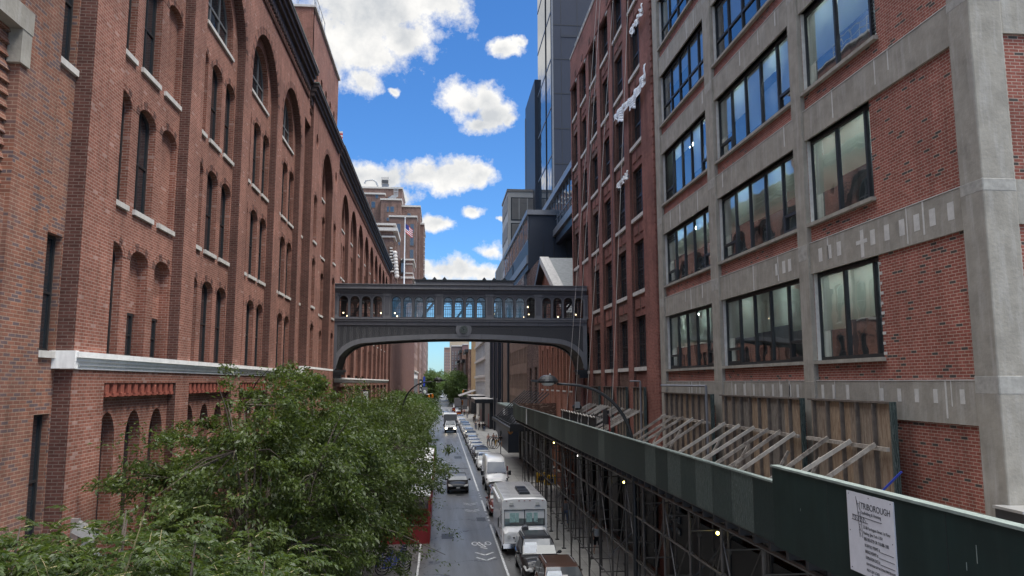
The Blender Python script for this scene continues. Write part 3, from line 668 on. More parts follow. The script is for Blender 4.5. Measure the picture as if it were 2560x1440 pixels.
def ornate():
    t = thing('ornate_brick_building', 'brown brick building with pale stone bands and corner piers in front of the apartment tower', 'building')
    Y = 262.0; k = Y/1880
    X = lambda u: (u-1100)*k
    Z = lambda v: EYE+(957-v)*k
    m = MB()
    m.box((X(860), Y, 0), (X(979), Y+20, Z(560)), M_FARB)
    for v, h, o in ((560, 5, 1.0), (572, 8, 1.6), (592, 4, .8), (640, 3, .5)): m.box((X(860), Y-o, Z(v+h)), (X(979)+o, Y+20, Z(v)), M_STONE)
    m.box((X(985), Y-6, 0), (X(1030), Y+14, Z(656)), M_FARB)
    for v, h, o in ((656, 4, 1.2), (668, 2, .5), (690, 3, .5), (700, 5, 1.0)): m.box((X(1002), Y-6-o*.3, Z(v+h)), (X(1030)+o*.5, Y+12, Z(v)), M_STONE)
    m.box((X(972), Y-12, 0), (X(996), Y+5, Z(622)), M_BR6)
    for j in range(12): m.box((X(978), Y-13, Z(640+j*7)), (X(984)+(j % 3)*.3, Y-11.8, Z(637+j*7)), M_STONE)
    for j in range(8): m.sphere((X(990+j*.8), Y-12.5, Z(650+j*8)), .8, M_STONE, 8, 5)
    m.build('wall', t)
    w = MB(); w.box((X(1002), Y-6.9, Z(694)), (X(1013), Y-5.9, Z(664)), M_BLACK); w.prism([(X(1001), Y-7, Z(664)), (X(1014), Y-7, Z(664)), (X(1007.5), Y-7, Z(656))], (0, 1, 0), M_BLACK); o = w.build('window', t, label='tall black bay window with a pointed hood')
    g = MB(); g.poly([(X(1003.5), Y-6.92, Z(690)), (X(1011.5), Y-6.92, Z(690)), (X(1011.5), Y-6.92, Z(668)), (X(1003.5), Y-6.92, Z(668))], M_GLR); g.build('pane', o)
    f = thing('flagpole', 'tall white flagpole with a US flag on a roof behind the bridge', 'flagpole'); Yp = 200.0; kp = Yp/1880
    p = MB(); fx = (1008.5-1100)*kp; zt = EYE+(957-547)*kp; p.tube([(fx, Yp, 25), (fx, Yp, zt)], [.22, .12], M_WHITE, 8); p.sphere((fx, Yp, zt+.15), .25, M_ALU, 8, 6); p.build('pole', f)
    fl = MB(); u0 = .1
    for s in range(9):
        zt2 = zt-1.2-s*.27; pts = []
        for q in range(7): pts.append((fx+u0+q*.33, Yp-.15*math.sin(q*1.1+s*.1), zt2-q*.28-.05*math.sin(q*1.7)))
        for q in range(6): fl.poly([pts[q], pts[q+1], (pts[q+1][0]-.02, pts[q+1][1], pts[q+1][2]-.27), (pts[q][0]-.02, pts[q][1], pts[q][2]-.27)], M['flag_blue'] if (s < 5 and q < 3) else (M['flag_red'] if s % 2 == 0 else M['flag_white']))
    so_ = fl.build('flag', f); md = so_.modifiers.new('thick', 'SOLIDIFY'); md.thickness = .02
    f = thing('flagpole', 'small red and white flag peeping over the left cornice', 'flagpole'); p = MB(); p.tube([(-8.3, 55.6, 26), (-8.3, 55.6, 28.4)], .04, M_WHITE); p.build('pole', f)
    fl = MB()
    for s in range(6): fl.box((-8.25, 55.6, 27.2+s*.14), (-7.45, 55.62, 27.34+s*.14), M['flag_red'] if s % 2 == 0 else M['flag_white'])
    fl.build('flag', f)
ornate()

# ================================================================== RIGHT: concrete frame building
FR_ = Fr('R', 10.7)
HEADS = [8.42, 12.4, 16.38, 20.36, 24.32, 28.3, 32.3]
def concrete_building():
    t = thing('concrete_frame_building', 'concrete framed warehouse with red brick infill and wide black windows on the right', 'warehouse')
    wall = MB(); ops = []
    bays = [(28.62, 34.93, 5), (21.32, 27.78, 5), (17.42, 20.68, 2)]
    for k, h in enumerate(HEADS[1:], 1):
        for bi, (a, b, n) in enumerate(bays):
            aa = a
            if bi == 2 and k == 3: aa = 16.9
            if bi == 2 and k >= 4: aa = 15.2
            ops.append({'b': (aa, b, h-2.5, h), 'd': .42, 'bay': bi, 'k': k, 'n': n, 'rm': M_CONCL, 'sm': M_CONC})
    facade(wall, FR_, 14.15, 35.7, 5.5, 34.5, ops, M_BR2, w=.07)
    FR_.box(wall, 13.62, 35.7, 0, 34.5, 3.0, 20, M_BR2)
    # toothed light bricks by the bay-three windows
    for k in range(10):
        z = 9.95+k*.245; FR_.box(wall, 17.3+.04*(k % 2), 17.42, z, z+.07, .055, .1, M_CONCL)
    FW = Fr('F', 13.6)
    facade(wall, FW, 11.3, 26, 0, 34.5, [], M_BR2, w=.06); FW.box(wall, 11.3, 26, 34.3, 34.5, .1, 3, M_CONC)
    wall.build('wall', t)
    for (a, b) in ((34.95, 35.7), (27.8, 28.6), (20.7, 21.3)):
        c = MB(); FR_.box(c, a, b, 0, 34.8, -.07, .5, M_CONC)
        for h in HEADS: FR_.box(c, a+.02, b-.02, h+.5+.1*math.sin(h*a), h+.9, -.073, .4, M_CONCM if (int(h*a) % 3) else M_CONC)
        c.build('column', t, bevel=.015)
    c = MB(); FR_.box(c, 13.5, 14.15, 0, 34.8, -.1, .62, M_CONC)
    for h in HEADS: FR_.box(c, 13.495, 14.16, h+.62, h+.92+.1*math.sin(h), -.103, .623, M_CONCM)
    c.build('column', t, bevel=.03, label='thick patched concrete corner column')
    for h in HEADS:
        c = MB(); rr = random.Random(int(h*10))
        for a, b in ((28.6, 34.95), (21.3, 27.8), (14.15, 20.7)):
            FR_.box(c, a, b, h, h+.9, 0, .5, M_CONC)
            FR_.box(c, a, b, h+.9, h+.92, -.012, .1, M_CONCL)
            for q in range(rr.randint(2, 4)):            # pale repaired cracks running down the beam
                u = a+(b-a)*rr.random()*.9+.2; wd = rr.uniform(.02, .06) if b < 21 else rr.uniform(.03, .09)
                zz = h+rr.uniform(0, .4); FR_.box(c, u, u+wd, zz, h+.9, -.004, .05, M_CONCL)
        if h < 9:
            for u in (14.6, 15.45, 16.1, 16.75, 17.45, 19.0, 19.7, 20.3, 21.8, 22.3, 22.9, 23.5, 24.2, 25.0, 25.8, 26.6): FR_.box(c, u, u+.14, h+.42, h+.72 if u < 18 else h+.8, -.004, .05, M_CONCL)
        if 12 < h < 13:
            for u in (14.5, 15.1, 15.65, 16.2, 16.8, 17.4, 19.0, 19.5, 20.0, 21.9, 22.3, 22.8):
                FR_.box(c, u, u+.2, h+.28, h+.66, -.004, .05, M_CONCL)
            FR_.box(c, 17.9, 18.05, h+.05, h+.75, -.005, .05, M_CONCL); FR_.box(c, 17.75, 18.25, h+.4, h+.5, -.006, .05, M_CONCL)
        c2 = Fr('F', 13.6); c2.box(c, 11.32, 26, h, h+.9, 0, .3, M_CONC)
        c.build('beam', t)
    rnd = random.Random(5)
    for o in ops:
        a, b, z0, z1 = o['b']; n = o['n']; k = o['k']; bi = o['bay']
        mb = MB(); w = .2; fw_ = .09; st = (b-a)/n; cuts = [a+st*i for i in range(n+1)]
        if bi == 2: cuts = [a, a+.42, a+.42+(b-a-.42)*.5, b]
        for u in cuts:
            FR_.box(mb, max(a, u-.04), min(b, u+.04), z0, z1, w-.02, w+.06, M_FRAME)
        for z in (z0, z1-.1): FR_.box(mb, a, b, z, z+.1, w-.015, w+.11, M_FRAME)
        full = (k == 4 and bi < 2) or (k == 5 and bi == 0)
        for i in range(len(cuts)-1):
            if full: zz = z0+.95
            elif bi < 2 and i in (0, n-1): zz = z0+.62
            else: continue
            FR_.box(mb, cuts[i], cuts[i+1], zz-.045, zz+.045, w-.012, w+.1, M_FRAME)
            if not full:
                for e in (cuts[i]+.05, cuts[i+1]-.12): FR_.box(mb, e, e+.07, z0+.08, zz, w-.03, w+.1, M_FRAME)
                FR_.box(mb, cuts[i]+.05, cuts[i+1]-.05, z0+.08, z0+.17, w-.028, w+.1, M_FRAME)
        lou = None
        if bi == 0 and k in (2, 3): lou = (cuts[-2], cuts[-1], z0 if k == 3 else z1-.5)
        if bi == 2 and k == 3: lou = (cuts[0], cuts[1], z0)
        wo = mb.build('window', t)
        if lou:
            lm = MB(); z = lou[2]+.05
            while z < z1-.08:
                lm.prism([FR_.P(lou[0]+.06, z, w-.01), FR_.P(lou[0]+.06, z+.09, w+.07), FR_.P(lou[0]+.06, z+.075, w+.07), FR_.P(lou[0]+.06, z-.015, w-.01)], (0, lou[1]-lou[0]-.12, 0), M_FRAME); z += .11
            lm.build('louvre', wo)
        g = MB(); g.poly([FR_.P(a, z1, w+.04), FR_.P(b, z1, w+.04), FR_.P(b, z0, w+.04), FR_.P(a, z0, w+.04)], M['clear_pane']); g.build('pane', wo)
        bl = MB()
        for i in range(len(cuts)-1):
            dz = rnd.uniform(.52, .62) if k < 3 else rnd.uniform(.1, .9)
            if bi == 2: dz = .5+.08*i
            bl.box(FR_.P(cuts[i]+.07, z1-(z1-z0)*dz, w+.07), FR_.P(cuts[i+1]-.07, z1, w+.08), M_BLIND)
        bl.build('blind', wo)
        if k < 4:
            for q in (.25, .72):
                lm = MB(); u = a+(b-a)*q; lm.box(FR_.P(u-.3, z1-.07, .85), FR_.P(u+.3, z1-.03, 1.0), M_STRIP); lm.build('ceiling_light', wo)
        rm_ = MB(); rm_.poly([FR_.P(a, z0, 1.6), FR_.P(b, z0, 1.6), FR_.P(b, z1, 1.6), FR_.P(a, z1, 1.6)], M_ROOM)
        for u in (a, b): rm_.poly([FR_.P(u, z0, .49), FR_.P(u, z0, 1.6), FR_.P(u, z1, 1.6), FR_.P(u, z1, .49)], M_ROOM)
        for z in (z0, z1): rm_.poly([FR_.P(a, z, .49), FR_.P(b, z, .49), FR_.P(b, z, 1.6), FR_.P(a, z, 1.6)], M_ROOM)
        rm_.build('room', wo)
        s = MB(); FR_.box(s, a-.06, b+.04, z0-.1, z0-.003, -.06, .3, M_CONC); s.build('window_sill', wo)
    a = MB(); a.box((10.4, 12.9, 6.7), (12.5, 13.6, 6.95), M_BLACK); a.box((10.35, 12.85, 6.95), (12.55, 13.6, 7.0), M_ALU); a.build('metal_cap', t)
concrete_building()

# ================================================================== RIGHT: red brick factory at the bridge end
def red_factory():
    t = thing('brick_factory', 'red brick factory with tall paired sash windows and pale sills, right of the bridge', 'factory')
    F = Fr('R', 10.58); wall = MB(); st = MB(); zs = [10.1+4.1*k for k in range(6)]
    bays = [(38.05, 40.65), (41.8, 44.5), (45.5, 48.1), (49.15, 51.8), (52.85, 55.4), (56.5, 58.95)]
    ops = [{'b': (a, b, 0, 33.2), 'd': .14, 'rm': M_BRD} for a, b in bays]  # pier sides in the darker brick, painted shade
    facade(wall, F, 35.8, 59.3, 0, 36.0, ops, M_BR3)
    win = []
    for bi, (a, b) in enumerate(bays):
        bo = []
        for k, z in enumerate(zs):
            if bi == 4 and 13 < z < 17 or bi == 5 and z < 17: continue
            bo.append({'b': (a+.16, b-.14, z, z+2.75), 'd': .26, 'rm': M_BRD}); SL = MB(); F.box(SL, a+.04, b-.04, z-.2, z, .02, .3, M_STONE); SL.build('window_sill', t)
            if k < 6:                                      # sunk brick panels between the storeys
                for p0, p1 in ((a+.3, (a+b)/2-.12), ((a+b)/2+.12, b-.3)):
                    F.box(wall, p0, p1, z+3.15, z+3.65, .09, .2, M_BR3); F.box(wall, p0-.08, p0, z+3.05, z+3.75, .105, .2, M_BR3D)
        facade(wall, F, a, b, 0, 33.2, bo, M_BR3D if bi % 2 else M_BR3, w=.14); win += bo
        F.box(st, a-.1, a+.5, 33.15, 33.5, -.03, .2, M_STONE)
    F.box(wall, 35.8, 59.3, 33.3, 33.55, -.06, .1, M_BR3)
    for y in np.arange(36.5, 59, 2.9): F.box(wall, y, y+.5, 33.7, 34.1, -.04, .1, M_BRD)
    F.box(wall, 35.9, 59.2, 0, 36.0, 1.2, 22, M_BR3)
    wall.poly([F.P(35.8, 0, 0), F.P(35.8, 0, 1.3), F.P(35.8, 36, 1.3), F.P(35.8, 36, 0)], M_BR3)
    wall.poly([F.P(59.3, 0, 0), F.P(59.3, 0, 1.3), F.P(59.3, 36, 1.3), F.P(59.3, 36, 0)], M_BR3)
    z = 6.0
    while z < 36:
        F.box(wall, 35.76, 36.0, z, z+.2, -.03, .3, M_BR3); z += .4
    wall.build('wall', t); st.build('pier_cap', t)
    for o in win:
        window(t, F, o, .32, M_FRAME, M_GLD, mull=1, rails=(.45,), bar=.12, frw=.12, grid=None if o['b'][2] > 22 else (4, 6))
    r = MB(); F.box(r, 35.8, 59.3, 36, 36.12, -.05, .5, M_STONE)
    r.build('coping', t)
    r = MB()
    for y in np.arange(43, 59, 1.6): r.tube([(10.9, y, 36.1), (10.9, y, 37.2)], .03, M_ALU)
    for z in (36.6, 37.2): r.tube([(10.9, 43, z), (10.9, 59, z)], .03, M_ALU)
    tag(r.build('roof_railing'), 'thin pale railing along the roof edge of the right-hand brick factory', 'railing')
red_factory()

# ================================================================== RIGHT beyond the bridge
def gable():
    t = thing('gabled_brick_building', 'bright red brick building with a steep pale gable roof right of the bridge', 'building')
    F = Fr('R', 10.7); wall = MB(); ops = []
    for a in (60.3, 63.8, 67.2, 70.6, 74.0, 77.6): ops.append({'b': (a, a+1.5, 8.6, 12.6), 'd': .3}); ops.append({'b': (a, a+1.3, 1.5, 5.0), 'd': .3})
    facade(wall, F, 59.35, 81.8, 0, 14.2, ops, M_BR4)
    wall.prism([F.P(59.35, 14.2, 0), F.P(81.8, 14.2, 0), F.P(81.8, 18.2, 0), F.P(75, 21.4, 0), F.P(59.35, 14.3, 0)], (.5, 0, 0), M_BR4)
    F.box(wall, 59.35, 81.8, 0, 13.5, .8, 18, M_BR4)
    for a in (59.4, 62.4, 65.9, 69.3, 72.7, 76.2, 79.8): F.box(wall, a, a+.5, 0, 14.2, -.15, .1, M_BR4)
    wall.build('wall', t)
    for o in ops: window(t, F, o, .25, M_FRAME, M_GLD, mull=1, rails=(.5,))
    for o in ops: sill(t, F, o['b'][0]-.1, o['b'][1]+.1, o['b'][2], 0, M_STONE)
    r = MB(); r.prism([F.P(75, 21.9, -.5), F.P(59.35, 14.8, -.5), F.P(59.35, 14.4, -.5), F.P(75, 21.5, -.5)], (16, 0, 0), M_ROOFW)
    r.prism([F.P(75, 21.9, -.5), F.P(81.9, 18.6, -.5), F.P(81.9, 18.2, -.5), F.P(75, 21.5, -.5)], (16, 0, 0), M_ROOFW)
    r.prism([F.P(75, 22.0, -.7), F.P(59.2, 14.85, -.7), F.P(59.2, 14.2, -.7), F.P(75, 21.3, -.7)], (.9, 0, 0), M_STONE); r.prism([F.P(75.01, 22.0, -.7), F.P(82.1, 18.6, -.7), F.P(82.1, 17.9, -.7), F.P(75.01, 21.3, -.7)], (.9, 0, 0), M_BLACK)
    r.build('roof', t)
gable()
simple_row('rough_brick_building', 'narrow building of rough dark old brick beside the gabled building', 'building', 10.75, 'R', 81.85, 93, 22.8, M_BR6, ops=[{'b': (83.5, 85.5, 5, 11)}, {'b': (88.5, 90.5, 5, 11)}], rails=(.5,), depth=9)
simple_row('brown_brick_loft', 'brown brick loft with even rows of narrow windows seen under the right bridge side', 'building', 10.7, 'R', 93.05, 116.5, 20.8, M_BR5,
           ops=[{'b': (93.6+q*3.3+e, 94.5+q*3.3+e, a, b), 'r': .2} for a, b in ((2.5, 5), (5.6, 7.4), (8.4, 10.5), (11.75, 13.75), (15.2, 17.3)) for q in range(7) for e in (0, 1.35)], sills=False, rails=(.5,))
def black_block():
    t = thing('dark_metal_office_block', 'dark metal and glass addition stacked on the brick lofts right of the bridge', 'office building')
    m = MB(); m.box((10.5, 89.4, 22.85), (34, 108, 26.5), M_NAVYD)
    for x in (12.3, 13.6, 15.2, 16.8, 18.4, 20.2): m.box((x, 89.33, 22.9), (x+.08, 89.4, 26.4), M_BLACK)
    m.box((10.5, 93, 20.85), (12, 120, 22.85), M_SILV); m.box((12, 93, 20.85), (30, 120, 22.85), M_NAVYD)
    m.box((10.3, 89.4, 23.6), (10.5, 124, 24.6), M_SILV); m.box((10.4, 108.05, 24.6), (30, 124, 26.2), M_NAVYD)
    m.box((10.65, 89.4, 26.5), (15, 124, 29.6), M_NAVYD); m.box((10.35, 89.2, 29.6), (15.2, 124, 30.2), M_SILV); m.build('wall', t)
    def band(y0, y1, z0, z1, x, n):
        for k in range(n):
            a = y0+(y1-y0)*k/n; b = y0+(y1-y0)*(k+1)/n
            w = MB(); w.box((x-.06, a, z0), (x+.05, a+.12, z1), M_SILV); w.box((x-.05, a, z0), (x+.05, b, z0+.1), M_SILV); w.box((x-.05, a, z1-.1), (x+.05, b, z1), M_SILV); o = w.build('window', t)
            g = MB(); g.poly([(x-.03, a+.1, z0+.1), (x-.03, b, z0+.1), (x-.03, b, z1-.1), (x-.03, a+.1, z1-.1)], M['curtain_glass']); g.build('pane', o)
    band(89.6, 124, 26.5, 29.6, 10.55, 7); band(93.2, 120, 20.9, 22.8, 10.42, 18)
    r = MB()
    for x in np.arange(10.6, 19, 1.8): r.tube([(x, 89.6, 26.5), (x, 89.6, 27.7)], .04, M_BLACK)
    for z in (27.1, 27.7): r.tube([(10.6, 89.6, z), (20, 89.6, z)], .03, M_BLACK)
    r.tube([(10.6, 89.6, 27.7), (10.6, 108, 27.7)], .04, M_BLACK); r.build('terrace_railing', t)
    # glazed office volume further back
    t2 = thing('glazed_office_volume', 'pale framed glass office volume climbing behind the red factory, planting on its roof', 'office building')
    X = 14.0; m = MB(); m.box((X, 60, 26.6), (30, 106, 32), M_NAVYD)
    m.box((X-.5, 59, 31.7), (X+1, 106.5, 32.4), M_SILV); m.box((X-.45, 59, 26.9), (X+.5, 106.5, 27.7), M_SILV); m.box((X-.1, 59, 26.0), (X+.4, 100, 26.9), M_NAVYD)
    m.box((X-.45, 105.5, 26.9), (X+.4, 106.3, 32), M_SILV); m.build('wall', t2)
    for k in range(20):
        a = 62+k*2.17; w = MB(); w.box((X-.14, a, 27.7), (X-.02, a+.12, 31.7), M_SILV); w.box((X-.1, a, 29.0), (X-.02, a+2.17, 29.1), M_SILV); o = w.build('window', t2)
        g = MB(); g.poly([(X-.06, a+.1, 27.7), (X-.06, a+2.17, 27.7), (X-.06, a+2.17, 31.7), (X-.06, a+.1, 31.7)], M['curtain_glass']); g.build('pane', o)
    rl = MB(); rl.tube([(X+.2, 62, 33.6), (X+.2, 104, 33.6)], .04, M_ALU)
    for y in np.arange(62, 105, 2.2): rl.tube([(X+.2, y, 32.4), (X+.2, y, 33.6)], .03, M_ALU)
    rl.build('roof_railing', t2)
    sg = thing('rooftop_sign', 'black rooftop letters seen from behind above the dark metal wall', 'sign')
    fb_ = MB(); X0 = 17.55
    for x in (X0-.2, X0+3.4): fb_.tube([(x, 89.9, 26.5), (x, 89.9, 29.0)], .05, M_BLACK)
    for z in (26.7, 28.9): fb_.tube([(X0-.2, 89.9, z), (X0+3.4, 89.9, z)], .04, M_BLACK)
    fb_.build('frame', sg)
    return t
black_block()
def text_obj(name, body, size, mat, mw, parent=None, extrude=.01, align='LEFT', squeeze=1.0, shear=0.0):
    c = bpy.data.curves.new(name, 'FONT'); c.body = body; c.size = size; c.extrude = extrude; c.align_x = align; c.shear = shear; c.space_line = .95
    tmp = bpy.data.objects.new('tmp', c); COL.objects.link(tmp); dg = bpy.context.evaluated_depsgraph_get()
    me = bpy.data.meshes.new_from_object(tmp.evaluated_get(dg)); bpy.data.objects.remove(tmp); bpy.data.curves.remove(c)
    me.name = name; me.materials.clear(); me.materials.append(mat)
    o = bpy.data.objects.new(name, me); COL.objects.link(o); me.transform(Matrix.Diagonal((squeeze, 1, 1, 1))); me.transform(mw)
    if parent: o.parent = parent
    return o
def mat_basis(o, ex, ey):
    ex, ey = Vector(ex), Vector(ey); ez = ex.cross(ey); return Matrix(((ex.x, ey.x, ez.x, o[0]), (ex.y, ey.y, ez.y, o[1]), (ex.z, ey.z, ez.z, o[2]), (0, 0, 0, 1)))
sgn = [o for o in COL.objects if o.name.startswith('rooftop_sign')][0]
text_obj('lettering', 'LIVE', .98, M_BLACK, mat_basis((20.95, 89.85, 27.75), (-1, 0, 0), (0, 0, 1)), sgn, .04)
text_obj('lettering', 'NATION', .98, M_BLACK, mat_basis((20.95, 89.85, 26.85), (-1, 0, 0), (0, 0, 1)), sgn, .04, squeeze=.82)

def navy_tower():
    t = thing('navy_glass_tower', 'tall navy panelled tower with a glass street face behind the red factory', 'tower')
    m = MB(); X0, Y0 = 16.0, 104.6; m.box((X0, Y0, 0), (40, Y0+16, 75), M_NAVY)
    for z in np.arange(30, 75, 5.3): m.box((X0+.02, Y0-.03, z), (40, Y0-.002, z+.1), M_BLACK)
    for x in np.arange(X0+1.3, 30, 2.45): m.box((x, Y0-.02, 26), (x+.07, Y0-.001, 75), M_BLACK)
    for z in (38, 60): m.box((X0+1.3, Y0-.06, z), (40, Y0-.01, z+.35), M_NAVYD)
    m.box((X0-.12, Y0-.12, 20), (X0+.12, Y0+.15, 75.3), M_SILV)
    m.box((X0+.5, Y0-4, 24), (X0+7, Y0-.1, 33.5), M_BLACK); m.build('wall', t)
    for y0, y1 in ((Y0+.3, Y0+5.4), (Y0+6.2, Y0+15.8)):
        for z in np.arange(20, 74, 7.35):
            w = MB(); x = X0-.12; w.box((x, y0, z), (x+.11, y1, z+.3), M_SILV); w.box((x-.06, y0, z), (x+.11, y0+.15, z+7.3), M_BLACK); o = w.build('window', t)
            g = MB(); g.poly([(x+.05, y0, z+.3), (x+.05, y1, z+.3), (x+.05, y1, z+7.3), (x+.05, y0, z+7.3)], M['curtain_glass']); g.build('pane', o)
    m = MB(); m.box((X0-.6, Y0+16, 0), (X0+6, Y0+30, 60), M_NAVYD); m.box((X0-.7, Y0+29.5, 0), (X0-.5, Y0+30, 58), M_SILV); m.build('rear_wing', t)
navy_tower()
def grey_tower():
    t = thing('grey_panel_tower', 'pale grey tower of framed louvred panels behind the dark office block', 'tower')
    X0, Y0 = 11.1, 123.5; m = MB(); m.box((X0, Y0, 0), (28, Y0+11, 41.5), M_TOWGL)
    m.box((X0-.15, Y0-.15, 41.3), (28, Y0+11, 41.7), M_TOWG); m.box((X0, Y0+11, 0), (20, Y0+29, 31.5), M_TOWG); m.build('wall', t)
    zs = [40.6, 36.2, 31.7, 27.2, 22.8]
    for i in range(len(zs)-1):
        for x0, x1 in ((X0+.5, X0+4.7), (X0+5.3, X0+9.5)):
            w = MB(); z1, z0 = zs[i]-.3, zs[i+1]+.1; w.box((x0, Y0-.06, z0), (x1, Y0+.02, z1), M_BLACK)
            glass_ = i == 3
            w.box((x0+.2, Y0-.1, z0+.2), (x1-.2, Y0-.05, z1-.2), M['curtain_glass'] if glass_ else M_TOWG)
            if not glass_:
                for z in np.arange(z0+.3, z1-.3, .22): w.box((x0+.2, Y0-.14, z), (x1-.2, Y0-.09, z+.07), M_TOWG)
                for q in (1, 2): w.box((x0+(x1-x0)*q/3-.06, Y0-.17, z0+.2), (x0+(x1-x0)*q/3+.06, Y0-.1, z1-.2), M_TOWGL)
            w.build('louvred_panel' if not glass_ else 'window', t)
    for z in (20, 24.4, 28):
        for k in range(8):
            a = Y0+11.2+k*2.2; w = MB(); w.box((X0-.12, a, z), (X0-.02, a+.15, z+3.6), M_TOWGL); w.box((X0-.1, a, z), (X0-.02, a+2.2, z+.2), M_TOWGL); w.poly([(X0-.04, a, z+.2), (X0-.04, a+2.2, z+.2), (X0-.04, a+2.2, z+3.6), (X0-.04, a, z+3.6)], M['curtain_glass']); w.build('window', t)
    for z in (20, 24.5, 29, 33.5, 38):
        w = MB(); w.box((X0-.08, Y0+.5, z), (X0-.02, Y0+10.5, z+2.6), M_TOWG); w.build('side_panel', t)
    w = MB(); w.tube([(16.2, Y0+4, 41.5), (16.2, Y0+4, 42.6)], .1, M_ALU); w.sphere((15.8, Y0+4, 42.5), (.9, .5, .25), M_ALU, 8, 4); w.build('roof_vent', t)
grey_tower()
# dark glass building, concrete and glass grid, yellow brick, far houses
def dglass(w, fr):
    for a in (116.6, 127.5, 136, 146.5, 157): fr.box(w, a, a+1.3, 0, 23, -.3, .2, M_BLACK)
    fr.box(w, 117, 128, 0, 22, -.1, .2, M_BR5)
simple_row('dark_glass_building', 'building with black vertical piers and tall blue glass strips under the bridge', 'building', 10.7, 'R', 116.6, 158, 21, M_NAVYD,
           ops=[{'b': (a, a+6, 6.3, 20)} for a in (129, 138, 149)], gm=M['curtain_glass'], rails=(.35, .7), mull=1, extra=dglass, depth=9)
def cgrid(w, fr):
    for z in (5.3, 10.5, 14.8, 19.2, 23.5): fr.box(w, 176, 229, z, z+.6, -.35, .1, M_STONE)
    fr.box(w, 158.2, 176, 0, 25, -.2, .1, M_STONE)
    for y in (160, 164, 168, 172): fr.box(w, y, y+.5, 5, 22, -.4, 0, M_STONE)
simple_row('glass_grid_building', 'pale framed building with gridded glass bays below the middle of the bridge', 'building', 10.7, 'R', 158.2, 229, 24, M_STONE,
           ops=[{'b': (177+q*6.4, 182.9+q*6.4, z, z+3.6), 'd': .2} for z in (6, 11.1, 15.4) for q in range(8)], fm=M_WHITE, gm=M_GLR, mull=3, rails=(.5,), extra=cgrid, depth=9)
simple_row('yellow_brick_building', 'blank yellow brick end wall beyond the glass bays', 'building', 10.7, 'R', 229.2, 261, 26, M_TAN, ops=[], depth=12)
for k, (y0, y1, z1, mt, lb) in enumerate((
    (290, 318, 22, M_BR6, 'dark brick townhouse with heavy cornice just past the crossing on the right'),
    (318.2, 345, 19, plain('grey_stucco', (.3, .29, .28), .8), 'grey townhouse second past the crossing on the right'),
    (345.2, 372, 24, M_BR3D, 'brown townhouse third past the crossing on the right'),
    (372.2, 410, 20, M_BR6, 'low dark townhouse fourth past the crossing on the right'))):
    simple_row('townhouse', lb, 'house', 10.7-.4*k, 'R', y0, y1, z1, mt, ops=grid(y0, y1, 3, 3.0, [(4, 7), (8.5, 11.5), (13, 16)]),
               extra=lambda w, fr, y0=y0, y1=y1, z1=z1: fr.box(w, y0, y1, z1-1.2, z1, -1.2, .1, M_BLACK), group='townhouses past the crossing')
def farblock(lb, u0, u1, v, Y, mt, wins):
    k = Y/1880; X = lambda u: (u-1100)*k; t = thing('far_apartment_block', lb, 'apartment block'); m = MB()
    z = EYE+(957-v)*k; m.box((X(u0), Y, 0), (X(u1), Y+30, z), mt); m.box((X(u0), Y-.4, z), (X(u1), Y+30, z+.8), M_STONE); m.build('wall', t)
    nx, nz = wins; gx = (X(u1)-X(u0))/nx
    for i in range(nx):
        for j in range(nz):
            zz = z-4-j*(z-14)/nz; a = X(u0)+gx*(i+.5); w = MB(); w.box((a-gx*.17, Y-.15, zz-2.2), (a+gx*.17, Y+.1, zz), M_STONE)
            w.poly([(a-gx*.13, Y-.16, zz-2), (a+gx*.13, Y-.16, zz-2), (a+gx*.13, Y-.16, zz-.2), (a-gx*.13, Y-.16, zz-.2)], M_GLR); w.build('window', t)
farblock('slim brown apartment block nearest the strip of sky under the arch', 1110, 1125, 872, 700, M_FAR, (3, 10))
farblock('tall cream apartment block seen far off under the arch', 1124, 1172, 838, 900, plain('cream_masonry', (.42, .34, .25), .9, nscale=.05), (6, 6))
farblock('dark brick apartment block with a pale roof hut far off under the arch', 1128, 1156, 868, 560, plain('dark_far_brick', (.13, .1, .1), .9, nscale=.1), (4, 6))
farblock('small reddish block right of the roof hut far off under the arch', 1156, 1170, 864, 540, plain('plum_far_brick', (.17, .1, .1), .9, nscale=.1), (2, 3))

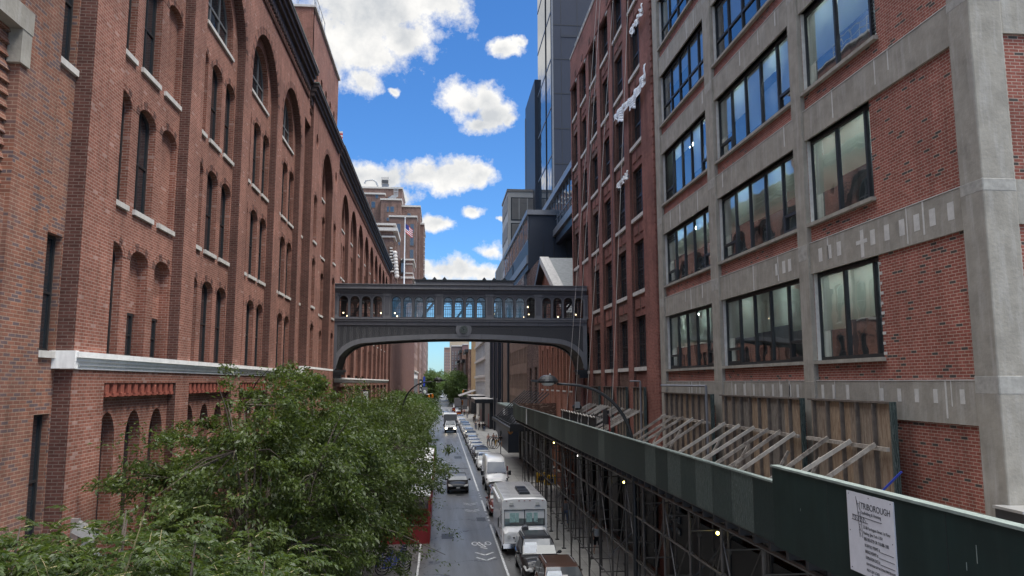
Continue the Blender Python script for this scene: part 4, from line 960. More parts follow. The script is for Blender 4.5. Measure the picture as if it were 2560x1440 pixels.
# ================================================================== THE BRIDGE
def herring():
    m, t = new_mat('herringbone_panel'); g = t.n('ShaderNodeNewGeometry').outputs['Position']; p = t.n('ShaderNodeSeparateXYZ', {0: g})
    tri = t.m('ABSOLUTE', t.m('SUBTRACT', t.m('FRACT', t.m('DIVIDE', p.outputs[0], .44)), .5))
    w = t.m('SINE', t.m('MULTIPLY', t.m('ADD', p.outputs[2], t.m('MULTIPLY', tri, .34)), 62.0))
    h = t.ramp(w, [(.3, 0), (.7, 1)]); col = t.mix(h, (.04, .042, .048), (.085, .088, .097))
    finish(t, col, .6, .4, height=h, dist=.03); return m
M_HER = herring()
def bridge():
    t = thing('skybridge', 'grey metal enclosed footbridge with arched windows spanning the street between the brick factories', 'bridge')
    YF, YB = 54.0, 57.8; F = Fr('F', YF); B = Fr('F', YB)
    bx = lambda zx: -8.003+zx*.007668
    X0, X1 = -7.55, 10.62; ops = []
    for g0 in (107, 593, 1072, 1545, 2005):
        for k in range(4): a = bx(g0+k*103.5); ops.append({'b': (a, a+.63, 13.93, 15.42), 'r': .315, 'd': .16, 'n': 10})
    w = MB(); facade(w, F, X0, X1, 13.86, 15.72, ops, M_GREY, dep=.16)
    for o in ops:                                            # archivolts and slim colonnettes
        voussoir_ring(w, F, o, .05, M_GREYL)
        for u in (o['b'][0]-.06, o['b'][1]+.02): F.box(w, u, u+.04, 13.93, 15.1, -.04, .03, M_GREYL)
    w.build('front_wall', t)
    w = MB(); facade(w, B, X0, X1, 13.86, 15.72, [{**o, 'd': .12} for o in ops], M_GREY, dep=.12); w.build('rear_wall', t)
    for fr, wd in ((F, .1), (B, .04)):
        for o in ops:
            mb = MB(); u0, u1, z0, z1 = o['b']; c = (u0+u1)/2; zs = z1-.315
            po, pi = outline(o), outline(o, .03); n = min(len(po), len(pi))
            for k in range(n): mb.poly([fr.P(*po[k], wd), fr.P(*po[(k+1) % n], wd), fr.P(*pi[(k+1) % n], wd), fr.P(*pi[k], wd)], M_BLACK)
            fr.box(mb, u0, u1, zs-.03, zs+.015, wd-.02, wd+.03, M_BLACK); fr.box(mb, u0, u1, 14.52, 14.545, wd-.01, wd+.02, M_BLACK)
            for q in range(1, 4): u = u0+(u1-u0)*q/4; fr.box(mb, u-.008, u+.008, z0, zs, wd, wd+.015, M_BLACK)
            for z in np.linspace(z0, zs, 6)[1:-1]: fr.box(mb, u0, u1, z-.008, z+.008, wd, wd+.017, M_BLACK)
            rr = .13; P = [fr.P(c+rr*math.cos(a), zs+.12+rr*math.sin(a)*1.1, wd+.01) for a in np.linspace(0, 2*PI, 13)]; mb.tube(P, .009, M_BLACK, 4, False)
            for a in (.5, 1.2, PI-.5, PI-1.2, PI/2): mb.tube([fr.P(c+rr*math.cos(a), zs+.12+rr*math.sin(a), wd+.01), fr.P(c+.3*math.cos(a), zs+.3*math.sin(a), wd+.01)], .008, M_BLACK, 4, False)
            wo = mb.build('window', t); g = MB(); g.poly([fr.P(*p, wd+.012) for p in outline(o)], M['bridge_pane']); g.build('pane', wo)
    for zx in (60, 515, 998, 1470, 1932, 2400):
        p = MB(); a = bx(zx); b = a+(.5 if zx not in (60, 2400) else .34)
        F.box(p, a, b, 13.86, 15.62, -.07, .1, M_GREYL); F.box(p, a-.04, b+.04, 15.45, 15.62, -.11, .1, M_GREYL); F.box(p, a-.03, b+.03, 13.86, 14.0, -.1, .1, M_GREYL)
        F.box(p, a+.08, b-.08, 14.1, 15.35, -.085, .1, M_GREY); p.build('pilaster', t)
    c = MB()
    for z0, z1, o in ((15.64, 15.74, .1), (15.74, 15.92, .17), (15.92, 16.0, .34), (16.0, 16.22, .3), (16.22, 16.27, .38)): c.box((X0, YF-o, z0), (X1, YB+o, z1), M_GREYL if z1 > 15.95 else M_GREY)
    c.box((X0+.05, YF-.02, 15.5), (X1, YF, 15.56), M_GREYL)
    for q in (545, 1027, 1497, 1967): c.box((bx(q), YF-.305, 15.98), (bx(q)+.02, YF-.29, 16.22), M_BLACK); c.box((bx(q), YF-.045, 13.34), (bx(q)+.02, YF-.03, 13.62), M_BLACK); c.box((bx(q)+.3, YF-.345, 15.92), (bx(q)+.32, YF-.33, 16.0), M_BLACK)
    c.build('cornice', t)
    c = MB(); a, b = bx(805), bx(1722)
    c.box((a, YF-.3, 16.27), (b, YF+.25, 16.52), M_GREYL); c.box((a-.12, YF-.38, 16.52), (b+.12, YF+.3, 16.62), M_BLACK); c.box((a, YB-.25, 16.27), (b, YB+.3, 16.6), M_GREYL)
    for zx in (890, 985, 1078, 1450, 1543, 1640):
        q = bx(zx); c.prism([(q-.17, YF-.3, 16.62), (q-.1, YF-.3, 16.72), (q, YF-.3, 16.83), (q+.1, YF-.3, 16.72), (q+.17, YF-.3, 16.62)], (0, .2, 0), M_BLACK)
    c.build('parapet', t)
    s = MB()
    for z0, z1, o in ((13.78, 13.86, .16), (13.62, 13.78, .1), (13.34, 13.62, .04)): s.box((X0, YF-o, z0), (X1, YF+.1, z1), M_GREYL if z1 > 13.7 else M_GREY); s.box((X0, YB-.1, z0), (X1, YB+o, z1), M_GREY)
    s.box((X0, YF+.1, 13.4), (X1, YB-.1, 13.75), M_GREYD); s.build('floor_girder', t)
    cx, ha = 1.55, 9.05
    def curve(off):
        pts = []; fl = 6.6; cw = 2.3+off*.55
        for q in np.linspace(-1, 1, 61):
            x = q*(fl+cw); d = abs(x)
            z = 12.40+off-.30*(min(d, fl)/fl)**2
            if d > fl: u = min(1, (d-fl)/cw); z -= 1.95*(1-math.sqrt(max(0, 1-u*u)))
            pts.append((cx+x, z))
        return pts
    inn, out = curve(0), curve(.34)
    out = [(max(X0+.02, min(X1-.02, x)), z) for x, z in out]
    r = MB()
    for k in range(60):
        a, b, c_, d = inn[k], inn[k+1], out[k+1], out[k]
        for y in (YF-.06, YB+.06): r.poly([(a[0], y, a[1]), (b[0], y, b[1]), (c_[0], y, c_[1]), (d[0], y, d[1])], M_GREYL)
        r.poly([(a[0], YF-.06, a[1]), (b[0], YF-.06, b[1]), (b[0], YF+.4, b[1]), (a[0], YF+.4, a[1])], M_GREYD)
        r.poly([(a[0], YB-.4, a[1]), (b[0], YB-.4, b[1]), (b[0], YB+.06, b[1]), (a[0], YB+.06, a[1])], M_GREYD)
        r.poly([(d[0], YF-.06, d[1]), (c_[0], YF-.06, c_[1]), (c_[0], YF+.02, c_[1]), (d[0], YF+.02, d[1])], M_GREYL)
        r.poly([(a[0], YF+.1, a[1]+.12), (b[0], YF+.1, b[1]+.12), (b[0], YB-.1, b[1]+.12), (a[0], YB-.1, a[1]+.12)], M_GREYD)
    for xs in ((X0+.02, inn[0][0]), (inn[-1][0], X1-.02)):
        r.box((xs[0], YF-.05, 10.1), (xs[1], YF+.4, 10.62), M_GREYL); r.box((xs[0], YB-.4, 10.1), (xs[1], YB+.05, 10.62), M_GREYL)
    r.build('arch_rib', t)
    for y in (YF, YB):
        h = MB()
        for k in range(60):
            d, c_ = out[k], out[k+1]
            if c_[0]-d[0] > 1e-4: h.poly([(d[0], y, d[1]), (c_[0], y, c_[1]), (c_[0], y, 13.36), (d[0], y, 13.36)], M_HER)
        h.build('herringbone_panel', t)
    e = MB(); e.box((X0, YF-.07, 10.3), (X0+.28, YF+.2, 13.36), M_GREY); e.build('end_post', t); e = MB(); e.box((X1-.28, YF-.07, 10.3), (X1, YF+.2, 13.36), M_GREYL); e.build('end_post', t)
    for x0, x1 in ((X0, X0+1.0), (X1-1.0, X1)):
        b_ = MB()
        for z0, z1, q in ((10.02, 10.2, .12), (9.85, 10.02, .0), (9.6, 9.85, -.2)):
            b_.box((x0-.02 if x0 < 0 else x0-q+.2, YF-.15-q*.3, z0), (x1+q-.2 if x0 < 0 else x1+.02, YF+.5, z1), M_BLACK)
        b_.build('bracket', t)
    md = MB(); n = 28; mx, mz = 1.66, 13.05
    md.prism([(mx+.57*math.cos(2*PI*k/n), YF-.1, max(12.6, min(13.34, mz+.57*math.sin(2*PI*k/n)))) for k in range(n)], (0, .15, 0), M_GREYL)
    md.prism([(mx+.29*math.cos(2*PI*k/n), YF-.16, mz+.29*math.sin(2*PI*k/n)) for k in range(n)], (0, .1, 0), M_BLACK)
    for rr in (.25, .17, .09): md.tube([(mx+rr*math.cos(2*PI*k/20), YF-.17, mz+rr*math.sin(2*PI*k/20)) for k in range(21)], .016, M_COPPER, 5, False)
    md.build('medallion', t)
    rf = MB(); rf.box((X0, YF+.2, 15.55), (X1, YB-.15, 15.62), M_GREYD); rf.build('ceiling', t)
    for k in range(7):
        x = X0+.6+k*2.65; b_ = MB(); b_.beam((x, YB-.35, 13.9), (x+1.25, YB-.35, 15.5), .12, .16, M_GREY); b_.build('truss_brace', t)
    for zx, z in ((128, 14.33), (165, 14.1), (480, 14.33), (610, 14.33), (632, 14.1), (1555, 14.3), (1850, 14.1), (1895, 14.3), (1885, 14.85), (2018, 14.3), (2355, 14.3), (2180, 14.12)):
        g = MB(); x = bx(zx); g.sphere((x, YF+1.3, z), .055, M_GLOW, 8, 6); g.tube([(x, YF+1.3, z+.05), (x, YF+1.3, 15.5)], .008, M_BLACK, 4); g.build('globe_light', t)
def voussoir_ring(mb, fr, o, th, m):
    u0, u1, z0, z1 = o['b']; r = o['r']; c = (u0+u1)/2; h = (u1-u0)/2; n = 12; pts = []
    for k in range(n):
        a0, a1 = PI*k/n, PI*(k+1)/n
        q = [(c+(h+e)*math.cos(a), z1-r+(r+e)*math.sin(a)) for a, e in ((a0, .02), (a1, .02), (a1, .02+th), (a0, .02+th))]
        mb.prism([fr.P(*p, -.04) for p in q], (0, .05, 0), m)
bridge()

# ================================================================== SIDEWALK SHED
PLY, LUM = M['weathered_plywood'], M['weathered_lumber']
def shed():
    t = thing('sidewalk_shed', 'long dark green plywood and steel pipe sidewalk shed running along the right pavement', 'sidewalk shed')
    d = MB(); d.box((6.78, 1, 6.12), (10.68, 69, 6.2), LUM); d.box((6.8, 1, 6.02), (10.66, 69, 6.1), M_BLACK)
    for y in np.arange(1, 69, .8): d.box((6.8, y, 5.85), (10.5, y+.12, 6.02), M_GREYD)
    d.build('deck', t)
    p = MB(); p.box((6.66, 14.75, 6.12), (6.72, 63.4, 7.3), M_GREENP); p.box((6.63, 14.75, 7.3), (6.76, 63.4, 7.34), M_COPPER)
    for y in np.arange(15, 63, 1.22): p.box((6.72, y, 6.2), (6.8, y+.09, 7.28), LUM)
    p.build('parapet', t)
    p = MB(); p.box((6.6, 1, 6.1), (6.655, 14.75, 7.62), M_GREENS)
    for y in (2.3, 4.7, 7.1, 9.55, 12.6): p.box((6.598, y, 6.3), (6.602, y+.012, 7.62), M_BLACK)
    for y, z, L in ((9.0, 7.3, .22), (9.2, 7.05, .1), (8.2, 7.2, .06), (5.5, 7.0, .3), (13.6, 7.0, .05)): p.box((6.5975, y, z-L), (6.6, y+.012, z), M_COPPER)
    p.box((6.57, 1, 7.62), (6.74, 14.76, 7.66), M_COPPER)
    for y in np.arange(1.5, 14.7, 1.22): p.box((6.655, y, 6.2), (6.76, y+.09, 7.6), LUM)
    p.build('parapet', t, label='raised nearest stretch of green plywood parapet')
    p = MB(); p.box((6.64, 57.9, 6.1), (6.658, 58.5, 7.3), M_WHITE); p.build('white_board', t)
    p = MB(); p.prism([(6.66, 63.4, 6.12), (6.66, 69, 6.2), (6.66, 69, 7.5), (6.66, 63.4, 7.3)], (.06, 0, 0), M_GREENP); p.box((6.72, 68.9, 6.2), (10.6, 69, 7.4), M_BR6); p.build('parapet', t, label='far end stretch of the green parapet')
    for X in (6.95, 8.05, 10.25):
        g = MB(); g.tube([(X, 1, 5.78), (X, 69, 5.78)], .06, M_STEELD, 6); g.build('girder', t)
    rails = ((6.93, 4.6), (6.93, 3.1), (6.93, 1.5), (8.07, 3.9), (8.07, 2.2))
    for X, z in rails:
        g = MB(); g.tube([(X, 10, z), (X, 63, z)], .028, M_STEELD, 6); g.build('rail', t)
    k = 0
    for y in np.arange(8.9, 63.5, 2.42):
        for X in (6.95, 8.05, 10.25):
            if X > 10 and k % 2: continue
            g = MB(); g.tube([(X, y, .16), (X, y, 5.8)], .04, M_STEELD, 7); g.box((X-.11, y-.11, .14), (X+.11, y+.11, .18), M_BLACK)
            for z in (1.5, 3.1, 4.6): g.box((X-.06, y-.06, z-.05), (X+.06, y+.06, z+.05), M_STEELD)
            g.build('post', t)
        g = MB()
        pass
        for z in (1.2, 3.4, 5.2): g = MB(); g.tube([(6.95, y, z), (8.05, y, z)], .025, M_STEELD, 5); g.build('frame_rung', t)
        b = MB(); b.tube([(6.98, y, .8 if k % 2 else 5.4), (6.98, y+2.42, 5.4 if k % 2 else .8)], .022, M_STEELD, 5); b.build('brace', t)
        b = MB(); b.tube([(8.02, y, 5.3), (8.02, y+2.42, 2.6)], .022, M_STEELD, 5); b.build('brace', t)
        if k % 3 == 0:
            b = MB(); b.tube([(6.95, y, 2.5), (10.2, y, 5.6)], .022, M_STEELD, 5); b.build('brace', t)
        k += 1
    for x, y, z, mt in ((7.6, 20.6, 5.2, M_BULB), (7.6, 31.2, 5.2, M_BULB), (7.6, 41.6, 5.3, M_BULBW), (8.3, 15.2, 5.5, M_BULBW), (7.6, 50.5, 5.3, M_BULB)):
        g = MB(); g.sphere((x, y, z), .05, mt, 8, 6); g.tube([(x, y, z+.05), (x, y, 5.8)], .012, M_BLACK, 4); g.build('work_light', t)
    # dark shop fronts below the deck
    s = thing('shop_front', 'dark shuttered shop fronts in the shade under the sidewalk shed', 'shop front'); w = MB()
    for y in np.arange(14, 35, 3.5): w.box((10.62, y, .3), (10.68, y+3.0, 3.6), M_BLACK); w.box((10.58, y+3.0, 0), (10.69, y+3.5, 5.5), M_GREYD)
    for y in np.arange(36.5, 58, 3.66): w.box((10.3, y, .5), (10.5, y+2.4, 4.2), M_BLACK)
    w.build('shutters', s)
    g = MB()
    for j, z in enumerate((2.6, 3.1, 3.6, 4.1, 4.6)):
        for y in (33.2, 34.2): g = MB(); g.box((10.55, y, z), (10.6, y+.5, z+.3), M['curtain_glass']); g.build('window', s)
shed()
def barricade(lb, y0, y1, X, props, ztop=8.8, frame=False):
    t = thing('plywood_barricade', lb, 'barricade', 'plywood window barricades on the shed deck')
    p = MB(); p.box((X, y0, 6.2), (X+.03, y1, ztop), PLY); p.build('plywood_panel', t)
    s = MB(); y = y0; j = 0
    while y < y1-.05:
        s.box((X-.1, y, 6.2), (X, y+.045, ztop), M['stud_wood']); y += .72; j += 1
    s.box((X-.12, y0-.06, 6.2), (X+.02, y0, ztop+.04), M_GREENP); s.box((X-.11, y0, ztop), (X+.04, y1, ztop+.045), M['stud_wood']); s.box((X-.19, y0+.1, 7.72), (X-.1, y1, 7.81), LUM); s.build('stud_frame', t)
    for y in props:
        b = MB(); r = random.Random(int(y*100)); dy = r.uniform(-.1, .1)
        b.beam((X-.22, y, 7.86), (7.35+r.uniform(0, .3), y+dy, 6.25+r.uniform(0, .1)), .04, .1, M['pale_lumber'] if r.random() < .3 else LUM); b.build('prop', t)
        if r.random() < .3:
            b = MB(); b.beam((X-.2, y+.5, 7.3), (X-.9, y+.45, 6.25), .04, .08, LUM); b.build('short_prop', t)
    if frame:
        f = MB(); f.tube([(X-.3, y0-.1, 6.2), (X-.3, y0-.1, ztop+.35), (X-.3, y1-.6, ztop+.35)], .05, M_GREYL, 4); f.build('pipe_frame', t)
    return t
X_ = 10.3
barricade('nearest plywood barricade, three tall boards under the wide concrete band', 16.42, 20.3, X_, (16.9, 17.95, 19.05))
barricade('second plywood barricade from the near end, mixed grey and brown boards', 20.75, 27.0, X_, (20.9, 21.8, 22.65, 23.7, 24.9, 26.2))
barricade('third plywood barricade from the near end, below the farthest concrete bay', 27.9, 34.2, X_, (28.4, 29.6, 30.8, 32.0, 33.3), frame=True)
for k, (a, b, lb) in enumerate(((38.05, 40.6, 'plywood barricade in the nearest bay of the red brick factory'), (41.85, 44.4, 'plywood barricade in the second bay of the red brick factory'), (45.5, 48.1, 'plywood barricade in the third bay of the red brick factory'), (49.2, 51.8, 'plywood barricade in the fourth bay of the red brick factory'))):
    barricade(lb, a, b, 10.62-.12, (a+.3, a+1.0, a+1.7, a+2.3), 9.0, frame=(k == 0))
bp = MB(); bp.tube([(10.05, 15.9, 7.35), (9.6, 16.9, 6.3)], .025, M_BLUE, 6); tag(bp.build('blue_pipe'), 'thin blue pipe leaning against the nearest plywood barricade', 'pipe')
bp = MB(); bp.beam((8.0, 34.2, 6.3), (8.4, 31.0, 6.3), .1, .1, M_RED); tag(bp.build('red_beam'), 'red painted bar lying on the shed deck behind the street lamp', 'bar')
bp = MB()
for k in range(5): bp.beam((8.1+.2*k, 30-k*1.2, 6.24+.03*k), (8.4+.15*k, 33.5-k*.8, 6.25+.03*k), .15, .04, LUM)
tag(bp.build('lumber_pile'), 'loose boards lying on the shed deck beside the barricade props', 'lumber')
bp = MB(); bp.sphere((8.2, 17.4, 6.3), (.5, .35, .12), M_PLASTIC, 9, 5); tag(bp.build('plastic_bundle'), 'crumpled white plastic on the deck behind the raised parapet', 'plastic sheet')
def sign():
    t = thing('scaffold_company_sign', 'white metal sign with black lettering screwed to the raised green parapet', 'sign')
    X = 6.575; p = MB(); p.box((X, 10.67, 6.33), (X+.02, 11.93, 7.56), M['sign_white'])
    for y in (10.73, 11.3, 11.87):
        for z in (6.38, 6.95, 7.52): p.sphere((X-.003, y, z), .008, M_GREYD, 6, 4)
    p.build('panel', t); ink = M['sign_ink']
    def tx(body, y0, z0, width, size, font=None):
        o = text_obj('lettering', body, size, ink, Matrix.Identity(4), t, .0008); w = max(v.co.x for v in o.data.vertices)
        o.data.transform(Matrix.Diagonal((width/w, 1, 1, 1))); o.data.transform(mat_basis((X-.004, y0, z0), (0, -1, 0), (0, 0, 1))); return o
    o = tx('TRIBOROUGH', 11.53, 7.335, .78, .135)
    tx('Scaffolding & Hoisting', 11.52, 7.255, .53, .068); tx('33-08 Farrington Street 1st Floor', 11.49, 7.04, .72, .066); tx('Flushing, New York 11354', 11.49, 6.955, .51, .066)
    tx('800-585-0729 OR 718-888-1300', 11.48, 6.865, .65, .072)
    tx('SCAFFOLD PERMIT #', 11.47, 6.77, .4, .068); tx('BRIDGE PERMIT #', 11.47, 6.68, .35, .068); tx('EXPIRATION DATE #', 11.46, 6.59, .38, .068)
    tx('HEAVY DUTY/LIGHT DUTY NO STORAGE PERMITTED IN SHED', 11.45, 6.505, .75, .05); tx('MAX LIN LOAD', 11.45, 6.41, .34, .062)
    l = MB()
    for z, a, b in ((6.765, 11.06, 10.72), (6.675, 11.1, 10.71), (6.585, 11.07, 10.7)): l.box((X-.005, b, z), (X-.001, a, z+.006), ink)
    def ln(p, q, r=.004): l.beam((X-.003, *p), (X-.003, *q), .003, r*2, ink)
    # small tower crane emblem
    for dy in (11.62, 11.545): l.tube([(X-.003, dy+.01, 7.44), (X-.003, dy-.03, 6.89)], .0035, ink, 4)
    l.tube([(X-.003, 11.66, 7.5), (X-.003, 11.62, 7.3)], .0035, ink, 4)
    l.tube([(X-.003, 11.78, 7.21), (X-.003, 10.98, 7.2)], .005, ink, 4); l.tube([(X-.003, 11.8, 7.135), (X-.003, 11.35, 7.13)], .005, ink, 4)
    for k in range(5): l.tube([(X-.003, 11.77-k*.075, 7.21), (X-.003, 11.77-(k+1)*.075, 7.135)], .003, ink, 4); l.tube([(X-.003, 11.77-k*.075, 7.21), (X-.003, 11.77-k*.075, 7.135)], .003, ink, 4)
    for z in (7.4, 7.27, 7.08, 7.0): l.tube([(X-.003, 11.61, z), (X-.003, 11.55, z-.1)], .003, ink, 4); l.tube([(X-.003, 11.61, z), (X-.003, 11.55, z)], .003, ink, 4)
    l.build('emblem_lines', t)
sign()
def stage():
    t = thing('swing_stage', 'black mesh sided swing stage parked on the shed deck with knotted white rope', 'work platform')
    m = MB(); m.box((8.4, 40.5, 6.4), (8.44, 52, 7.35), M_BLACK); m.box((9.2, 40.5, 6.4), (9.24, 52, 7.35), M_BLACK); m.box((8.4, 40.5, 6.35), (9.24, 52, 6.45), M_GREYD); m.build('mesh_side', t)
    f = MB()
    for y in np.arange(40.5, 52.1, 2.3):
        for x in (8.4, 9.2): f.tube([(x, y, 6.3), (x, y, 7.45)], .03, M_STEELD)
    for z in (6.8, 7.4): f.tube([(8.36, 40.5, z), (8.36, 52, z)], .025, M_STEELD)
    f.build('frame', t)
    r = MB(); pts = [(8.33, 40.5+k*.3, 7.42+.05*math.sin(k*1.9)) for k in range(39)]; r.tube(pts, .03, M_ROPE, 5)
    for k in (3, 9, 12, 20, 28): y = 41+k*.36; r.tube([(8.32, y, 7.4), (8.3, y+.1, 7.1), (8.3, y+.04, 6.85)], .018, M_ROPE, 4)
    r.build('rope_tie', t)
    h = MB(); h.box((8.35, 37.5, 7.2), (8.45, 38.4, 7.9), cloth('black_cloth', (.015, .016, .02))); h.tube([(8.4, 37.2, 6.2), (8.4, 37.2, 7.7)], .04, M_RED); h.tube([(8.4, 38.6, 6.2), (8.4, 38.6, 7.9), (8.4, 36.9, 7.6)], .04, M_STEELD)
    tag(h.build('hanging_tarp'), 'dark cloth hanging on a post at the near end of the swing stage', 'tarp')
    c = MB(); c.sphere((9.2, 50.5, 7.65), (.35, .5, .22), M_BLACK, 8, 5); c.box((9.0, 50.0, 7.6), (9.3, 50.3, 8.0), M_ALU); tag(c.build('hoist_motor'), 'small hoist motor sitting on the far end of the swing stage', 'motor')
stage()
ropes = [((10.35, 41.5, 36), (9.1, 47.0, 7.0)), ((10.35, 42.3, 36.2), (9.2, 40.3, 6.4)), ((10.3, 45.5, 36.2), (8.9, 50.0, 6.8)), ((10.3, 46.6, 36.2), (8.6, 51.4, 6.8)), ((10.35, 38.7, 33), (9.4, 41.3, 6.6))]
rl_ = ['pale rope hanging down the red factory, second from the right', 'dark rope hanging nearest the corner of the red factory', 'pale rope ending in the middle of the swing stage', 'leftmost pale rope hanging past the right end of the bridge', 'rope beside the torn plastic sheets on the red factory']
for (a, b), lb in zip(ropes, rl_):
    r = MB(); a, b = Vector(a), Vector(b); r.tube([a+(b-a)*k/12+Vector((0, 0, -.12*math.sin(PI*k/12))) for k in range(13)], .016, M_ROPE if 'dark' not in lb else M_BLACK, 5); tag(r.build('hanging_rope'), lb, 'rope', 'ropes hanging down the red factory')
def plastic(lb, pts, h):
    m = MB(); rr = random.Random(len(lb)); n = 30; P = []
    for k in range(n+1):
        q = k/n*(len(pts)-1); i = min(int(q), len(pts)-2); f = q-i; a, b = Vector(pts[i]), Vector(pts[i+1]); P.append(a+(b-a)*f)
    rows = 6; hs = [h*(.8+.3*math.sin(k*.55+h)+.12*math.sin(k*1.7)) for k in range(n+1)]
    G = [[(p.x-.1-.07*math.sin(k*1.25+j*.25)-.03*math.sin(j*1.1), p.y+.02*math.sin(j), p.z+.04*math.sin(k*1.1)-hs[k]*j/rows) for j in range(rows+1)] for k, p in enumerate(P)]
    for k in range(n):
        for j in range(rows): (rr.random() > .1 or j < 3) and m.poly([G[k][j], G[k+1][j], G[k+1][j+1], G[k][j+1]], M_PLASTIC)
    o = m.build('plastic_sheet', smooth=True); md = o.modifiers.new('thick', 'SOLIDIFY'); md.thickness = .01
    tag(o, lb, 'plastic sheet', 'torn plastic on the red factory')
plastic('longest torn white plastic sheet sagging beside the near corner of the red factory', [(10.42, 35.95, 25.5), (10.42, 37.1, 25.0), (10.42, 39, 24.9), (10.42, 41.0, 25.2), (10.42, 42.9, 25.3)], .85)
plastic('short torn white plastic strip highest up near the corner of the red factory', [(10.42, 36.2, 28.9), (10.42, 37.5, 28.7), (10.42, 38.9, 28.7)], .5)
plastic('small torn plastic scrap beside the middle window of the red factory', [(10.42, 39.9, 21.0), (10.42, 41.2, 20.95), (10.42, 42.6, 20.9)], .4)

# ================================================================== TREES
def mesh_np(name, V, quads, mat, parent=None, smooth=False):
    me = bpy.data.meshes.new(name); nv, nf = len(V), len(quads)
    me.vertices.add(nv); me.vertices.foreach_set('co', V.astype(np.float32).ravel())
    me.loops.add(nf*4); me.loops.foreach_set('vertex_index', quads.astype(np.int32).ravel())
    me.polygons.add(nf); me.polygons.foreach_set('loop_start', np.arange(0, nf*4, 4, dtype=np.int32)); me.polygons.foreach_set('loop_total', np.full(nf, 4, dtype=np.int32))
    me.materials.append(mat); me.update(calc_edges=True)
    o = bpy.data.objects.new(name, me); COL.objects.link(o)
    if parent: o.parent = parent
    return o
def leaves_np(C, D, size, asp=.45, droop=.35, rng=RNG):
    """folded pointed leaves at C pointing along D"""
    n = len(C); D = D/np.linalg.norm(D, axis=1, keepdims=True); upv = np.array([0, 0, 1.0])+rng.normal(0, .55, (n, 3))
    Sd = np.cross(D, upv); Sd /= np.linalg.norm(Sd, axis=1, keepdims=True)+1e-9; N = np.cross(Sd, D)
    L = (size*.9*rng.uniform(.5, 1.4, n))[:, None]; Wd = L*asp*.5
    base = C; tip = C+D*L-np.array([0, 0, 1])*L*droop*.4; mid = C+D*L*.48
    l = mid+Sd*Wd+N*Wd*.35; r = mid-Sd*Wd+N*Wd*.35; ml = C+D*L*.5
    V = np.stack([base, l, tip, r], 1).reshape(-1, 3); q = np.arange(n*4).reshape(-1, 4); return V, q
def crown_points(c, r, nclump, per, spread, rng, shell=.55, sink=0.0):
    """leaf clusters placed on sprays that run outwards from the crown"""
    P = []; D = []; tips = []
    for k in range(nclump):
        d = rng.normal(0, 1, 3); d /= np.linalg.norm(d); d[2] = d[2]*.9+.12
        rad = shell+(1-shell)*rng.random()**.7; lump = 1+.16*math.sin(3*d[0]+5*d[1]+c[1])+.12*math.sin(7*d[2]+4*d[0]+c[0])
        p = np.array(c)+d*np.array(r)*rad*lump*rng.uniform(.86, 1.08); out = d*np.array([1, 1, .5]); out /= np.linalg.norm(out); out = out+rng.normal(0, .35, 3); out[2] -= .12; out /= np.linalg.norm(out)
        L = spread*rng.uniform(.7, 1.7); s = rng.random(per); along = p+np.outer(s*L-L*.5, out); along[:, 2] -= (s**2)*L*.25
        along += rng.normal(0, 1, (per, 3))*spread*np.array([.34, .34, .2])*(1.1-s*.7)[:, None]
        P.append(along); dd = out+rng.normal(0, .7, (per, 3)); dd[:, 2] -= .3; D.append(dd); tips.append((p, p+out*L*.5, p-out*L*.5))
    return np.concatenate(P), np.concatenate(D), tips
def tree(lb, base, c, r, nclump, per, spread, size, seed, mat='street_tree_leaf', trunk_r=.13, group='street trees along the left pavement', limbs=14, twigs=60, name='street_tree', extra=None):
    rng = np.random.default_rng(seed); t = thing(name, lb, 'tree', group, loc=base)
    P, D, tips = crown_points(np.array(c), r, nclump, per, spread, rng)
    if extra:
        for (e0, e1, n) in extra:                                    # long sprays that leave the crown
            e0, e1 = np.array(e0), np.array(e1); s = rng.random(n); q = e0+np.outer(s, e1-e0)+rng.normal(0, .16, (n, 3))*np.array([1, 1, .6]); q[:, 2] -= .5*s*s*np.linalg.norm(e1-e0)*.2
            P = np.concatenate([P, q]); D = np.concatenate([D, (e1-e0)+rng.normal(0, .7, (n, 3))*np.linalg.norm(e1-e0)]); tips.append((e1, e1, e0))
    V, q = leaves_np(P, D, size, rng=rng); V -= np.array(base); mesh_np('crown', V, q, M[mat], t)
    m = MB(); b = Vector((0, 0, 0)); cc = Vector(c)-Vector(base); fork = Vector((cc.x*.4, cc.y*.4, max(.8, cc.z-r[2]*.75)))
    m.tube([b, b+(fork-b)*.5+Vector((.05, .03, 0)), fork, cc*.5+fork*.5, cc+Vector((0, 0, r[2]*.4))], [trunk_r, trunk_r*.85, trunk_r*.7, trunk_r*.45, trunk_r*.15], M['bark'], 9); m.build('trunk', t, smooth=True)
    m = MB(); idx = rng.permutation(len(tips)); ends = []
    for k in idx[:limbs]:
        e = (Vector(tips[k][2])-Vector(base)).lerp(cc, .22); s = fork.lerp(cc, rng.random()*.5); md = s.lerp(e, .5)+Vector((0, 0, .25)); m.tube([s, md, e], [trunk_r*.4, trunk_r*.25, trunk_r*.1], M['bark'], 6); ends += [md, e]
    for k in idx[limbs:limbs+twigs]:
        e = Vector(tips[k][1])-Vector(base); s = min(ends, key=lambda v: (v-e).length) if ends else fork; m.tube([s, s.lerp(e, .55)+Vector((0, 0, .12)), e], [.022, .014, .006], M['bark'], 4, False)
    m.build('branches', t, smooth=True)
    return t
